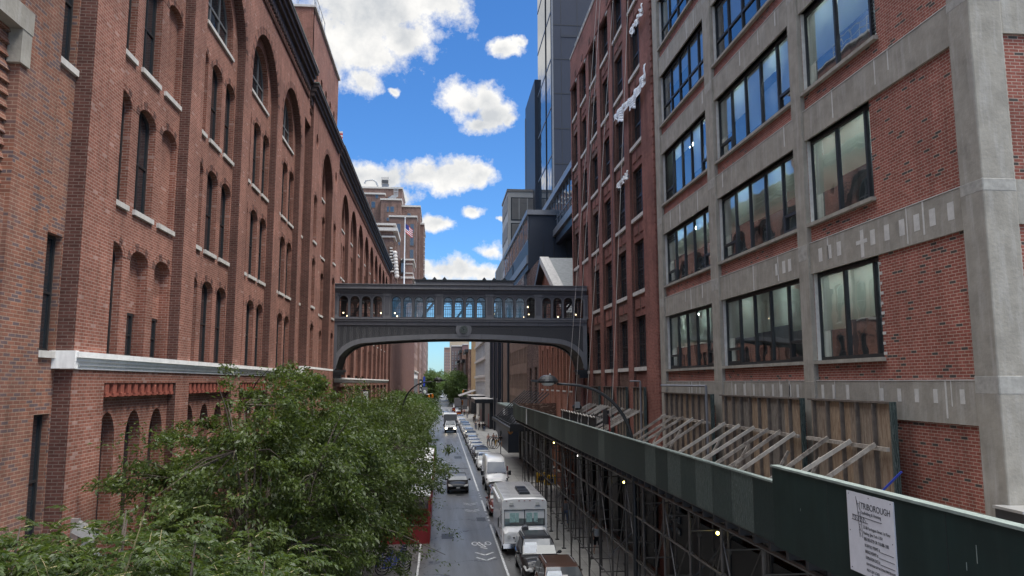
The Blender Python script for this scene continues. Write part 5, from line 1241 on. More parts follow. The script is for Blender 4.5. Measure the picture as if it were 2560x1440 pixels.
tree('large leafy street tree nearest the camera, hiding the factory ground floor', (-4.9, 19.5, .14), (-4.25, 20.2, 6.2), (3.1, 3.7, 3.15), 520, 150, .5, .12, 1, trunk_r=.17, limbs=22, twigs=130,
     extra=[((-3, 18.5, 8.4), (-5.0, 17.6, 9.35), 90), ((-2.0, 20, 6), (.2, 21.5, 4.6), 120), ((-5, 19.5, 8.5), (-4.3, 19.6, 9.65), 120), ((-6.2, 18.2, 7.6), (-7.0, 16.9, 8.2), 70), ((-6.0, 18.2, 6.6), (-6.9, 16.8, 7.5), 120), ((-5.6, 18, 5.5), (-6.8, 17.2, 6.4), 200), ((-5.6, 18, 5.0), (-6.9, 17.8, 5.2), 200), ((-5.6, 18, 7.5), (-6.9, 17.9, 8.5), 140)])
tree('second leafy street tree from the camera, its branch reaching over the road', (-4.5, 28.5, .14), (-3.75, 28.3, 5.4), (3.5, 4.4, 3.55), 600, 125, .56, .13, 2, trunk_r=.16, limbs=20, twigs=110,
     extra=[((-1.2, 31, 4.2), (.9, 34.5, 2.9), 210), ((-1.5, 30, 5.4), (.1, 33, 4.4), 130), ((-1.5, 28, 6.4), (-.1, 29, 5.6), 100), ((-2.2, 26, 3.6), (-1.0, 27, 2.9), 300), ((-2.6, 30, 3.2), (-1.2, 31, 2.6), 300), ((-3.5, 29, 8.6), (-3.0, 29.5, 9.35), 90)])
tree('third leafy street tree from the camera beside the white shed roofs', (-4.5, 38.5, .14), (-3.9, 38.5, 5.7), (3.1, 4.3, 3.0), 600, 60, .75, .15, 3, extra=[((-1.8, 40, 5), (.0, 43, 3.8), 120), ((-1.8, 38, 6), (-.3, 40, 5.2), 90)])
tree('fourth leafy street tree from the camera', (-4.6, 49.5, .14), (-4.2, 49, 5.3), (2.9, 4.5, 3.0), 480, 54, .85, .17, 4, twigs=30, extra=[((-1.9, 50, 5), (-.4, 52, 4.2), 80)])
tree('fifth leafy street tree, just short of the bridge', (-4.6, 60, .14), (-4.3, 60, 5.0), (2.8, 4.6, 2.8), 400, 50, .95, .19, 5, twigs=20)
tree('sixth street tree, just past the bridge', (-4.6, 72, .14), (-4.0, 72, 5.3), (3.0, 5, 2.9), 380, 46, 1.0, .22, 6, twigs=10)
for k, y in enumerate((85, 98, 112, 127, 143)):
    tree(['seventh street tree along the left pavement', 'eighth street tree along the left pavement', 'ninth street tree along the left pavement', 'tenth street tree along the left pavement', 'eleventh street tree, last before the white ground storey'][k],
         (-4.6, y, .14), (-3.9+.25*(k % 2), y, 5.2-.15*k), (3.0, 5.5, 2.9-.1*k), 330, 40, 1.15, .27, 10+k, mat='far_leaf', twigs=0, limbs=6)
for k, (x, y, z, rx, ry, rz, n) in enumerate(((8.3, 300, 6.5, 4.8, 9, 6.4, 700), (7.2, 330, 7, 4.6, 10, 6.8, 500), (-3.8, 330, 6.5, 4.2, 10, 6.0, 500), (-4.6, 380, 7.5, 5, 13, 7, 420), (6.6, 390, 7, 4.5, 13, 7, 420), (-3.8, 450, 8.5, 6, 16, 7.5, 420), (6.2, 480, 8, 5.0, 16, 7.5, 420), (.5, 640, 11, 9, 14, 8, 420))):
    tree(['dark round tree at the crossing on the right, beyond the canopies', 'tree behind the dark round one past the crossing on the right', 'nearest tree past the crossing on the left', 'second tree past the crossing on the left', 'third tree past the crossing on the right', 'third tree past the crossing on the left', 'fourth tree past the crossing on the right', 'farthest tree closing the end of the street'][k],
         (x, y, .1), (x, y, z), (rx, ry, rz), n, 36, 1.6, .5 if k < 1 else .62, 40+k, mat='far_leaf', twigs=0, limbs=5, group='trees past the crossing', name='tree')
def near_tree():
    """the tree crown right below the camera: long compound leaves"""
    rng = np.random.default_rng(77); t = thing('ailanthus_tree', 'bright green tree with long drooping compound leaves at the bottom left corner', 'tree', loc=(-3.6, 9.0, 0)); base = np.array([-3.6, 9.0, 0])
    P = []; D = []; mb = MB(); n = 2100
    tops = [(-5.4, 8.6, 8.0, 1.0), (-4.6, 8.9, 7.95, .9), (-3.6, 9.2, 7.95, 1.0), (-2.7, 8.8, 7.85, .9), (-2.0, 9.0, 7.5, .8), (-4.2, 7.8, 7.6, 1.1), (-3.0, 7.9, 7.45, 1.0), (-1.5, 9.3, 7.1, .7), (-5.7, 9.7, 7.7, 1.1), (-4.0, 10.2, 7.9, 1.1), (-2.4, 10.0, 7.5, .9)]
    for k in range(n):
        cx, cy, cz, rr = tops[k % len(tops)]; a = rng.random()*2*PI; d = np.array([math.cos(a), math.sin(a), rng.uniform(-.15, .75)]); q = rng.random()**.6
        s = np.array([cx, cy, cz-.8])+d*np.array([rr, rr, .75])*q; L = rng.uniform(.22, .4); o = d*np.array([1, 1, .35])+rng.normal(0, .25, 3); o /= np.linalg.norm(o)
        m = 13; f = np.linspace(.12, 1, m); pts = s+np.outer(f*L, o); pts[:, 2] -= f**2*L*.35
        sd = np.cross(o, [0, 0, 1.0]); sd /= np.linalg.norm(sd)+1e-9
        for j in range(m):
            for g in (-1, 1):
                P.append(pts[j]); D.append(sd*g*.95+o*(.35+.4*f[j])+np.array([0, 0, -.25])+rng.normal(0, .12, 3))
        if k % 2 == 0: mb.tube([tuple(s-base), tuple((pts[6])-base), tuple(pts[-1]-base)], [.006, .004, .002], M['green_twig'], 3, False)
    V, q = leaves_np(np.array(P), np.array(D), .08, asp=.36, droop=.5, rng=rng); V -= base; mesh_np('crown', V, q, M['near_leaf'], t)
    mb.build('leaf_stalks', t)['kind'] = 'stuff'
    b = MB(); b.tube([(0, 0, 0), (.1, .1, 3), (0, 0, 5.6)], [.14, .11, .08], M['bark'], 8)
    for cx, cy, cz, rr in tops: e = Vector((cx, cy, cz-.9))-Vector(base); b.tube([(0, 0, 5.2), e.lerp(Vector((0, 0, 5.6)), .45)+Vector((0, 0, .1)), e, e+Vector((.05, .05, .7))], [.06, .04, .022, .008], M['bark'], 6)
    b.build('trunk', t, smooth=True)
    w = MB()
    for a_, b_ in (((-3.5, 8.3, 6.5), (-3.05, 8.4, 7.95)), ((-3.55, 8.9, 6.3), (-2.0, 8.6, 7.15)), ((-4.9, 8.0, 6.6), (-4.75, 8.0, 7.9))):
        a_, b_ = Vector(a_)-Vector(base), Vector(b_)-Vector(base); w.tube([a_, a_.lerp(b_, .5)+Vector((.06, 0, .05)), b_], [.012, .009, .004], M['green_twig'], 5)
    w.build('bare_shoots', t, label='long bare pale shoots standing above the leaves')
near_tree()

# ================================================================== ROAD MARKINGS AND STREET THINGS
def marks():
    def quads(name, rects, mat='road_paint', z=.008):
        m = MB()
        for pts in rects: m.poly([(p[0], p[1], z) for p in pts], M[mat])
        return struct(m.build(name))
    def line(x0, y0, x1, y1, w=.11): d = Vector((x1-x0, y1-y0)); d.normalize(); n = Vector((-d.y, d.x))*w/2; return [(x0+n.x, y0+n.y), (x1+n.x, y1+n.y), (x1-n.x, y1-n.y), (x0-n.x, y0-n.y)]
    R = [line(3.42, 20, 3.40, 51), line(3.4, 66.5, 3.36, 252, .13), line(-1.0, 20, -1.0, 47, .1)]
    for y in (52.4, 53.6, 54.9, 62.6, 63.8, 65.0): R.append(line(3.4, y, 3.4, y+.35, .13))
    R.append(line(3.4, 56.3, 3.4, 61.3, .13)); quads('lane_line', R)
    def chevron(cx, y, s=.5, w=.09): return [line(cx-s, y-.0, cx, y-s*1.2, w), line(cx, y-s*1.2, cx+s, y, w)]
    R = []
    for y in (41.7, 42.9): R += [line(2.05, y+.0, 2.55, y-.7, .13), line(2.55, y-.7, 3.05, y, .13)]
    for cx in (2.12, 2.88):
        for k in range(14): a, b = 2*PI*k/14, 2*PI*(k+1)/14; R.append([(cx+.2*math.cos(a), 45.2+.5*math.sin(a)), (cx+.2*math.cos(b), 45.2+.5*math.sin(b)), (cx+.13*math.cos(b), 45.2+.36*math.sin(b)), (cx+.13*math.cos(a), 45.2+.36*math.sin(a))])
    R += [line(2.2, 45.2, 2.5, 44.3, .08), line(2.5, 44.3, 2.8, 45.2, .08), line(2.35, 45.6, 2.7, 44.2, .1), line(2.4, 44.2, 2.75, 43.8, .12)]
    for y in (57.2, 60.2): R += chevron(2.45, y, .55, .1)+chevron(2.45, y-.55, .55, .08)
    quads('bike_marking', R)
    R = []
    for y in (67, 70, 73.5, 76, 100.5, 102.5): R += chevron(2.6, y, .5, .12)
    R += [line(1.6, 82.6, 3.0, 82.2, .9), line(1.7, 87.5, 2.9, 87.2, .5), line(.4, 106.2, 2.0, 106.2, .6), line(.45, 103.5, .5, 106.2, .09), line(2.0, 103.5, 2.02, 106.2, .09), line(1.0, 93.4, 1.65, 93.3, .5)]
    quads('faded_marking', R, 'faded_road_paint')
    for x in (-3.2, -1.6, 0, 1.6, 3.2, 4.8): quads('crossing_stripe', [line(x, 256.5, x, 260.5, .7)])
    R = [line(2.3, 77, 3.2, 77.3, 1.6), line(1.7, 50, 2.0, 50, .5)]; quads('road_patch', [line(.2, 47.5, .9, 47.5, 1.6), line(2.6, 53, 3.2, 53, 1.4), line(.1, 72, 1.2, 72, 2.2), line(1.9, 96, 2.8, 96, 3), line(5.2, 60, 6.0, 60, 2.0), line(.3, 36, 1.2, 36, .4), line(1.5, 83.9, 3.1, 83.6, 1.0), line(.9, 119, 1.25, 113, .12), line(-1, 36, -.4, 120, .03)], 'tar_patch', .005)
    for x, y in ((1.75, 64.3), (1.5, 90), (.3, 75.5)):
        m = MB(); m.prism([(x+.36*math.cos(2*PI*k/18), y+.36*math.sin(2*PI*k/18), .0) for k in range(18)], (0, 0, .006), M_BLACK); tag(m.build('manhole_cover'), {64.3: 'round manhole cover just in front of the black sedan', 90: 'round manhole cover in the road beyond the black sedan', 75.5: 'round manhole cover in the road left of the white van'}[y], 'manhole cover')
marks()
def lamp(lb, x, y, zt, L, base=.14, head=True, k=1.0, side=-1):
    t = thing('street_lamp', lb, 'street lamp', 'curved black street lamps', loc=(x, y, 0)); p = MB()
    pts = [(0, 0, base), (0, 0, 4.0)]; h0 = zt-2.6
    for a in np.linspace(0, 1, 12): pts.append((side*(L-.4)*(1-math.cos(a*PI/2))**1.05, 0, h0+2.5*math.sin(a*PI/2)**.95))
    pts.append((side*L, 0, zt-.08)); p.tube(pts, [.1, .085]+[.075-.0025*i for i in range(13)], M_BLACK, 9)
    p.tube([(0, 0, base), (0, 0, .8)], [.17, .13], M_BLACK, 10); p.build('pole', t, smooth=True)
    h = MB(); hx = side*(L+.32); prof = [(.0, .24), (.12, .235), (.22, .19), (.29, .1), (.33, .02), (.31, -.04), (0, -.05)]
    n = 16
    for a, b in zip(prof, prof[1:]):
        for q in range(n):
            w0, w1 = 2*PI*q/n, 2*PI*(q+1)/n
            h.poly([(hx+a[0]*math.cos(w0)*1.15, a[0]*math.sin(w0), zt+a[1]), (hx+a[0]*math.cos(w1)*1.15, a[0]*math.sin(w1), zt+a[1]), (hx+b[0]*math.cos(w1)*1.15, b[0]*math.sin(w1), zt+b[1]), (hx+b[0]*math.cos(w0)*1.15, b[0]*math.sin(w0), zt+b[1])], M_BLACK)
    h.tube([(hx-side*.3, 0, zt-.03), (hx+side*.5, 0, zt+.02)], [.06, .035], M_BLACK, 8); h.box((hx+side*.38, -.05, zt), (hx+side*.6, .05, zt+.07), M_BLACK); h.build('lamp_head', t, smooth=False)
    c = MB(); c.sphere((hx-side*.08, 0, zt+.25), (.035, .035, .05), M_ALU, 8, 5); c.build('photocell', t)
    c = MB(); c.sphere((hx, 0, zt-.06), (.24, .22, .1), M_LAMP, 12, 5); c.build('lens', t)
lamp('black curved street lamp rising behind the green parapet on the right', 6.92, 26.9, 9.32, 2.75)
lamp('far black curved street lamp rising out of the trees on the left', -2.9, 60, 9.45, 2.45, side=1)
def sign_things():
    t = thing('parking_sign', 'vertical black PARK sign with white letters projecting from the left buildings', 'sign'); k = 250/1880
    X = lambda u: (u-1100)*k; Z = lambda v: EYE+(957-v)*k
    m = MB(); m.box((X(1049.5), 250, Z(989)), (X(1055.5), 250.6, Z(949)), M_BLACK); m.box((X(1049.5), 249.95, Z(998)), (X(1055.5), 250.6, Z(981)), M_RED); m.build('panel', t)
    for i, ch in enumerate('PARK'): text_obj('lettering', ch, 1.15, M_WHITE, mat_basis((X(1050.7), 249.9, Z(959.5+i*9)), (1, 0, 0), (0, 0, 1)), t, .02)
    m = MB(); m.box((X(1056.5), 251, Z(988)), (X(1069.5), 251.3, Z(969)), M_GREYL); m.box((X(1056.8), 250.9, Z(976)), (X(1069.2), 251, Z(970)), M_SILV); m.sphere((X(1063), 250.9, Z(980)), (.5, .1, .6), M_BLIND, 8, 5); tag(m.build('billboard'), 'square grey poster board beside the PARK sign', 'billboard')
    m = MB(); m.box((X(1057), 262, Z(967)), (X(1062), 262.3, Z(942)), M_BLUE); tag(m.build('blue_banner'), 'narrow blue banner hanging behind the PARK sign', 'banner')
    t = thing('vertical_banner', 'white vertical banner with dark lettering on the factory wall past the bridge', 'banner'); m = MB(); m.box((-6.95, 70.3, 7.1), (-6.5, 70.36, 8.55), M_WHITE); m.box((-7.6, 70.3, 8.5), (-6.45, 70.38, 8.62), M_BLACK); m.box((-6.5, 70.28, 6.6), (-6.45, 70.38, 8.6), M_BLACK); m.build('panel', t)
    for i, ch in enumerate('STEM'): text_obj('lettering', ch, .27, M_BLACK, mat_basis((-6.82, 70.28, 8.2-i*.3), (1, 0, 0), (0, 0, 1)), t, .005)
    # traffic lights
    def sig(lb, x, y, z, arm=None):
        t = thing('traffic_light', lb, 'traffic light', 'traffic lights at the crossing'); m = MB()
        px = arm if arm is not None else x; m.tube([(px, y+.4, .1), (px, y+.4, max(z+.5, 5))], .13, M_ALU, 8)
        if arm is not None: m.tube([(px, y+.4, z+.6), (x, y+.4, z+.9)], .07, M_ALU, 6)
        m.build('pole', t); c = MB(); c.box((x-.28, y-.2, z-.75), (x+.28, y+.25, z+.75), M_ORANGE)
        for q in (-.48, 0, .48): c.box((x-.2, y-.45, z+q+.18), (x+.2, y-.2, z+q+.24), M_ORANGE); c.sphere((x, y-.2, z+q), (.17, .05, .17), M_RED if q > .3 else M_BLACK, 8, 5)
        c.build('signal_head', t)
    sig('amber traffic signal hanging over the left side of the crossing', -3.5, 252, 4.5, -5.5); sig('second amber traffic signal just right of the left-hand one', -2.5, 262, 4.6, -5.6)
    sig('traffic signal over the canopy on the right of the crossing', 8.0, 260, 6.0, 11.0); sig('traffic signal on a pale pole at the right kerb', 7.2, 245, 2.9)
sign_things()
def canopies():
    t = thing('steel_canopy', 'black steel canopy hung on slanting rods beyond the far end of the shed', 'canopy'); m = MB()
    m.prism([(6.7, 72.5, 4.95), (6.7, 97, 4.75), (10.7, 97, 5.2), (10.7, 72.5, 5.4)], (0, 0, .08), M_GREYD); m.box((6.66, 72.4, 4.6), (6.78, 97, 4.98), M_BLACK); m.box((6.7, 72.4, 4.65), (10.7, 72.5, 5.35), M_BLACK)
    for y in np.arange(74, 97, 1.8): m.box((6.8, y, 5.05), (10.6, y+.07, 5.15), M_BLACK)
    m.build('roof', t)
    for y in np.arange(73, 97, 2.4): r = MB(); r.tube([(6.9, y, 5.0), (10.65, y, 8.3)], .055, M_BLACK, 6); r.sphere((6.95, y, 5.1), .16, M_BLACK, 6, 4); r.build('hanger_rod', t)
    for y in np.arange(75, 96, 4.2): p = MB(); p.box((9.6, y, .14), (9.85, y+.3, 5.1), M_STEELD); p.build('column', t)
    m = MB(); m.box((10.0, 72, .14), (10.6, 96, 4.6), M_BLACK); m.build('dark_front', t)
    t = thing('plywood_enclosure', 'dark green plywood box standing on the right pavement by the canopy', 'hoarding'); m = MB(); m.box((9.0, 100, .14), (10.65, 118, 6.0), M_NAVYD); m.box((8.9, 99.9, 6.0), (10.66, 118.1, 6.2), M_COPPER); m.build('box', t)
    m = MB(); m.sphere((9.3, 99.96, 3.4), (.45, .04, .9), plain('faded_mural', (.22, .1, .03), .7, var=.5), 10, 8); m.build('poster', t)
    m = MB(); m.tube([(9.0, 105, 5.3), (8.9, 104.96, 5.3)], .45, M_WHITE, 16); m.build('round_sign', t)
    for lb, y0, y1, z, x0 in (('flat black canopy over shop doors, nearest of the two past the enclosure', 150, 168, 5.2, 6.9), ('flat black canopy over shop doors, farther of the two past the enclosure', 178, 194, 5.4, 6.9)):
        t = thing('door_canopy', lb, 'canopy', 'flat canopies over the shop doors'); m = MB(); m.box((x0, y0, z), (10.7, y1, z+.75), M_BLACK); m.box((x0-.05, y0-.05, z+.75), (10.7, y1, z+.85), M_STONE); m.build('roof', t)
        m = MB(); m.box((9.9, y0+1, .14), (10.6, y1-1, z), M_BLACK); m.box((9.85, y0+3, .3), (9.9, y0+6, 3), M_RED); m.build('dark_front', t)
    t = thing('corner_canopy', 'wide pale sloping canopy at the corner before the round tree', 'canopy'); m = MB()
    m.prism([(5.8, 222, 5.2), (5.8, 244, 5.2), (10.7, 244, 6.9), (10.7, 222, 6.9)], (0, 0, .15), M_TOWGL); m.box((5.8, 221.8, 4.4), (10.7, 222, 5.2), M_BLACK); m.build('roof', t); m = MB()
    for x in (6.2, 8.4): m.box((x, 222.2, .14), (x+.2, 222.4, 5), M_BLACK)
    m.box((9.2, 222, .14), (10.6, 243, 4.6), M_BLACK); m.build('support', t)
    # sandwich of small things
    m = MB(); m.tube([(7.9, 98.5, .14), (7.9, 98.5, 3.1)], .055, M_BLACK, 7); m.box((7.85, 98.46, 2.6), (8.0, 98.5, 3.1), M_BLACK); tag(m.build('sign_post'), 'thin black sign post standing on the pavement behind the white van', 'post')
    m = MB(); m.tube([(6.6, 74.2, .14), (6.6, 74.2, 1.25)], .06, M_RED, 8); m.tube([(6.6, 74.2, .14), (6.6, 74.2, .2)], .18, M_BLACK, 8); m.tube([(6.6, 74.2, .7), (6.6, 74.2, .8)], .064, M_WHITE, 8); tag(m.build('delineator_post'), 'slim red delineator post beside the white van', 'post')
    t = thing('bike_rack', 'bike rack of looped steel rings on the pavement near the walkers', 'bike rack')
    for k in range(3): r = MB(); c = (7.2+.28*k, 106.8-.4*k, .95+.0*k); r.tube([(c[0]+.62*math.cos(a)*.9, c[1]+.2*math.cos(a), c[2]+.8*math.sin(a)) for a in np.linspace(0, 2*PI, 21)], .05, M_STEELD, 6, False); r.build('ring', t)
    for k, (x, y) in enumerate(((8.9, 70.5), (9.4, 68.5))):
        t = thing('yellow_barrier', ['yellow plastic barrier behind the shed posts, the farther one', 'yellow plastic barrier behind the shed posts, the nearer one'][k], 'barrier', 'yellow barriers under the shed'); m = MB(); m.prism([(x, y, .14), (x+1.2, y, .14), (x+1.05, y, 1.0), (x+.15, y, 1.0)], (0, .35, 0), M_YEL); m.build('body', t); m = MB(); m.box((x+.3, y-.03, .3), (x+.9, y, .7), M_BLACK); m.build('vent', t)
    for k, (x, y) in enumerate(((6.2, 236), (5.4, 240), (4.9, 246), (5.1, 215))):
        m = MB(); m.box((x-.9, y, .14), (x+.9, y+.4, 1.1), M_RED); m.box((x-.9, y-.02, .5), (x+.9, y, .7), M_ORANGE); m.box((x-.9, y, 0), (x-.7, y+.7, .14), M_RED); m.box((x+.7, y, 0), (x+.9, y+.7, .14), M_RED)
        tag(m.build('road_barrier'), ['orange-red road barrier at the kerb, first of the far row', 'orange-red road barrier in the middle of the far row', 'orange-red road barrier, farthest of the row', 'orange-red barrier closest, just behind the parked cars'][k], 'barrier', 'red barriers by the crossing')
    m = MB(); m.box((5.0, 262, 0), (9.5, 262.3, 3.9), M_GREYL); m.box((4.95, 261.9, 3.9), (9.55, 262.4, 4.0), M_STONE); m.box((5, 261.95, 1.0), (9.5, 262, 1.2), M_STEELD); tag(m.build('construction_hoarding'), 'grey graffitied hoarding panel in the road at the crossing', 'hoarding')
canopies()
def dining():
    def shedlet(lb, y0, y1, z=2.65):
        t = thing('dining_shed', lb, 'dining shed', 'white roofed dining sheds at the left kerb'); m = MB()
        m.prism([(-3.4, y0, z+.35), (-3.4, y1, z+.35), (-.5, y1, z), (-.5, y0, z)], (0, 0, .08), M_WHITE); m.build('roof', t)
        for y in np.arange(y0, y1+.1, (y1-y0)/3):
            for x in (-3.3, -.55): p = MB(); p.box((x-.05, y-.05, 0), (x+.05, y+.05, z), M_RED); p.build('post', t)
        m = MB(); m.box((-.62, y0, 0), (-.5, y1, 1.0), M_RED); m.box((-3.35, y0, 0), (-.5, y0+.12, 1.0), M_RED); m.box((-.58, y0, z-.25), (-.48, y1, z), M_RED)
        for y in np.arange(y0, y1, .6): m.box((-.49, y, .1), (-.47, y+.5, .9), M_RED)
        m.build('side_panel', t)
    shedlet('nearest white roofed dining shed with red frame at the left kerb', 45.5, 50.5); shedlet('second white roofed dining shed at the left kerb', 51.5, 62.5); shedlet('third white roofed dining shed at the left kerb', 64, 77.5)
    m = MB()
    for k in range(5): m.box((-2.9, 79+k*1.6, .7), (-1.7, 79.9+k*1.6, .76), M_WHITE); m.box((-2.35, 79.4+k*1.6, 0), (-2.25, 79.5+k*1.6, .7), M_BLACK)
    # individually listed tables below
    for k in range(5):
        t = MB(); y = 80+k*2.0; t.box((-2.9, y, .72), (-1.5, y+.9, .77), M_WHITE); t.box((-2.25, y+.4, 0), (-2.15, y+.5, .72), M_BLACK); t.box((-2.5, y+.2, 0), (-1.9, y+.7, .04), M_BLACK); tag(t.build('cafe_table'), 'pale cafe table in the row beyond the white dining shed roofs', 'table', 'cafe tables at the left kerb')
    rng = np.random.default_rng(5)
    for k, (y0, y1) in enumerate(((78.5, 84), (85, 92))):
        n = 5200; P = np.stack([rng.uniform(-1.1, -.35, n), rng.uniform(y0, y1, n), rng.uniform(.5, 1.9, n)], 1); V, q = leaves_np(P, rng.normal(0, 1, (n, 3)), .16, rng=rng)
        t = thing('planter_hedge', ['leafy planter hedge at the kerb right after the white shed roofs', 'second leafy planter hedge farther along the left kerb'][k], 'hedge', 'planter hedges', loc=(-.7, y0, 0)); V -= np.array([-.7, y0, 0]); mesh_np('foliage', V, q, M['far_leaf'], t)
        m = MB(); m.box((-.4, 0, 0), (.3, y1-y0, .55), M_RED if k == 0 else M_BR6); m.build('planter_box', t)
dining()
def bikes():
    t0 = None
    for k in range(4):
        lb = 'blue share bicycle docked at the left kerb below the trees'
        if t0 is None:
            t = thing('bicycle', lb, 'bicycle', 'blue share bicycles', loc=(-2.2, 38.5, 0), rz=.15)
            for x in (-.52, .52): w = MB(); w.tube([(x+.33*math.cos(a), 0, .34+.33*math.sin(a)) for a in np.linspace(0, 2*PI, 19)], .025, M_TYRE, 6, False); [w.tube([(x, 0, .34), (x+.32*math.cos(a), 0, .34+.32*math.sin(a))], .004, M_ALU, 3) for a in np.linspace(0, 2*PI, 9)]; w.build('wheel', t)
            f = MB(); f.tube([(.52, 0, .34), (.38, 0, 1.0)], .02, M_BLUE); f.tube([(.4, 0, .85), (0, 0, .35), (-.18, 0, .85)], .035, M_BLUE); f.tube([(-.52, 0, .34), (0, 0, .35)], .02, M_BLUE); f.tube([(-.52, 0, .34), (-.16, 0, .75)], .018, M_BLUE)
            f.prism([(-.85, -.04, .4), (-.85, .04, .4), (-.52, .04, .74), (-.52, -.04, .74)], (.02, 0, .05), M_BLUE); f.build('frame', t)
            s = MB(); s.sphere((-.2, 0, .92), (.14, .08, .04), M_BLACK, 8, 5); s.build('saddle', t)
            h = MB(); h.tube([(.3, -.3, 1.08), (.38, -.15, 1.02), (.38, .15, 1.02), (.3, .3, 1.08)], .018, M_BLACK); h.box((.42, -.15, .85), (.6, .15, 1.0), M_BLACK); h.build('handlebar', t); t0 = t
        else:
            c = copy_tree(t0); c.location = (-2.2, 38.5+.62*k, 0)
bikes()

# ================================================================== VEHICLES
def loft(mb, secs, m, close=True):
    k = len(mb.v); n = len(secs[0]); i = mb.mid(m)
    for s in secs: mb.v += [tuple(p) for p in s]
    for a in range(len(secs)-1):
        for j in range(n):
            b = (j+1) % n; mb.f.append((k+a*n+j, k+a*n+b, k+(a+1)*n+b, k+(a+1)*n+j)); mb.mi.append(i)
    mb.f.append(tuple(range(k, k+n))); mb.mi.append(i); e = k+(len(secs)-1)*n; mb.f.append(tuple(range(e+n-1, e-1, -1))); mb.mi.append(i)
def wheel(t, x, y, r, w=.2, rim=True):
    s = 1 if x > 0 else -1; m = MB(); m.tube([(x-s*w, y, r), (x-s*.02, y, r), (x, y, r)], [r, r, r*.93], M_TYRE, 18); o = m.build('wheel', t)
    if rim:
        q = MB(); q.tube([(x-s*.04, y, r), (x+s*.012, y, r)], [r*.66, r*.6], M_RIM, 14); q.tube([(x+s*.012, y, r), (x+s*.02, y, r)], r*.2, M_BLACK, 8); q.build('rim', o)
def car(lb, x, y, paint_m, kind='suv', group='cars parked along the right kerb', detail=True, lights=False, shade=False, name='parked_car', rz=0.0):
    """front faces -y; y is the front bumper"""
    P = {'suv': dict(L=4.6, W=1.86, H=1.72, hood=1.05, belt=1.08, cowl=1.15, ws=1.95, rr=4.15, re=4.5, wr=.36),
         'sedan': dict(L=4.8, W=1.83, H=1.45, hood=.9, belt=.95, cowl=1.2, ws=2.05, rr=3.35, re=4.15, wr=.33),
         'minivan': dict(L=5.0, W=1.95, H=1.75, hood=1.05, belt=1.05, cowl=.95, ws=1.9, rr=4.6, re=4.95, wr=.35)}[kind]
    t = thing(name, lb, 'car', group, loc=(x, y, 0), rz=rz); L, W, H, hd, bl = P['L'], P['W'], P['H'], P['hood'], P['belt']; hw = W/2; b = MB()
    def sec(yy, w, zb, zm, zt, crown=.03): return [(-w*.93, yy, zb), (-w, yy, zb+.18), (-w, yy, zm), (-w*.9, yy, zt-.02), (-w*.5, yy, zt+crown), (0, yy, zt+crown*1.3), (w*.5, yy, zt+crown), (w*.9, yy, zt-.02), (w, yy, zm), (w, yy, zb+.18), (w*.93, yy, zb)]
    S_ = [sec(0, hw*.72, .3, .42, .58, .0), sec(.06, hw*.86, .22, .5, .68, .0), sec(.22, hw*.95, .2, .58, hd-.14), sec(.6, hw*.985, .2, .66, hd-.05), (sec(1.0, hw, .2, .72, hd-.01)), sec(P['cowl']+.25, hw, .2, .78, bl), sec(L*.5, hw, .2, .8, bl+.01, .0), sec(L*.75, hw, .2, .82, bl+.02, .0)]
    if kind == 'sedan': S_ += [sec(4.15, hw*.98, .22, .84, bl+.05), sec(L-.12, hw*.93, .26, .8, bl+.04), sec(L, hw*.8, .36, .7, bl-.12, 0)]
    else: S_ += [sec(L-.35, hw*.98, .22, .84, bl+.03, 0), sec(L-.06, hw*.93, .28, .8, bl, 0), sec(L, hw*.84, .36, .7, bl-.15, 0)]
    loft(b, S_, paint_m); b.build('body', t, smooth=True, subd=1)
    # greenhouse
    tw = hw*.76; c0, c1, r0, r1 = P['cowl'], P['ws'], P['rr'], P['re']; bw = hw*.93; g = MB()
    loft(g, [[(-bw, c0, bl-.05), (-bw*.98, c0+.02, bl), (bw*.98, c0+.02, bl), (bw, c0, bl-.05)], [(-bw, (c0+c1)/2, bl-.05), (-(bw+tw)/2*1.02, (c0+c1)/2, (bl+H)/2+.04), ((bw+tw)/2*1.02, (c0+c1)/2, (bl+H)/2+.04), (bw, (c0+c1)/2, bl-.05)],
             [(-bw, c1, bl-.05), (-tw*.97, c1+.02, H-.035), (tw*.97, c1+.02, H-.035), (bw, c1, bl-.05)], [(-bw, c1+.5, bl-.05), (-tw, c1+.5, H), (tw, c1+.5, H), (bw, c1+.5, bl-.05)],
             [(-bw, r0, bl-.05), (-tw*.98, r0, H-.03), (tw*.98, r0, H-.03), (bw, r0, bl-.05)], [(-bw*.97, r1, bl-.02), (-bw*.9, r1, bl+.05), (bw*.9, r1, bl+.05), (bw*.97, r1, bl-.02)]], paint_m)
    g.build('cabin', t, smooth=False, bevel=.05)
    def lerp(a, c, f): return tuple(a[i]+(c[i]-a[i])*f for i in range(3))
    A, B_, C_, D_ = (-bw*.98, c0, bl+.0), (bw*.98, c0, bl+.0), (tw*.97, c1+.02, H-.03), (-tw*.97, c1+.02, H-.03); o = .04
    def glassq(nm, q, n_, ins, mt=M_CGL, both=None):
        c = [sum(p[i] for p in q)/4 for i in range(3)]; m = MB(); m.poly([tuple(p[i]+(c[i]-p[i])*ins+n_[i]*.02 for i in range(3)) for p in q], mt); m.prism([tuple(p[i]+(c[i]-p[i])*(ins-.03)+n_[i]*.012 for i in range(3)) for p in q], tuple(v*.004 for v in n_), M_BLACK); m.build(nm, t)
    nn = Vector((0, -(H-bl), c1-c0)).normalized(); mid0 = (bl+H)/2+.04
    mz = MB(); N = tuple(nn*.03); mm = lambda p, f=0: (p[0], p[1]+N[1], p[2]+N[2]+f)
    rows = [(c0+.05, bl+.03, bw*.93), ((c0+c1)/2, mid0+.0, (bw+tw)/2*.97), (c1-.03, H-.06, tw*.92)]
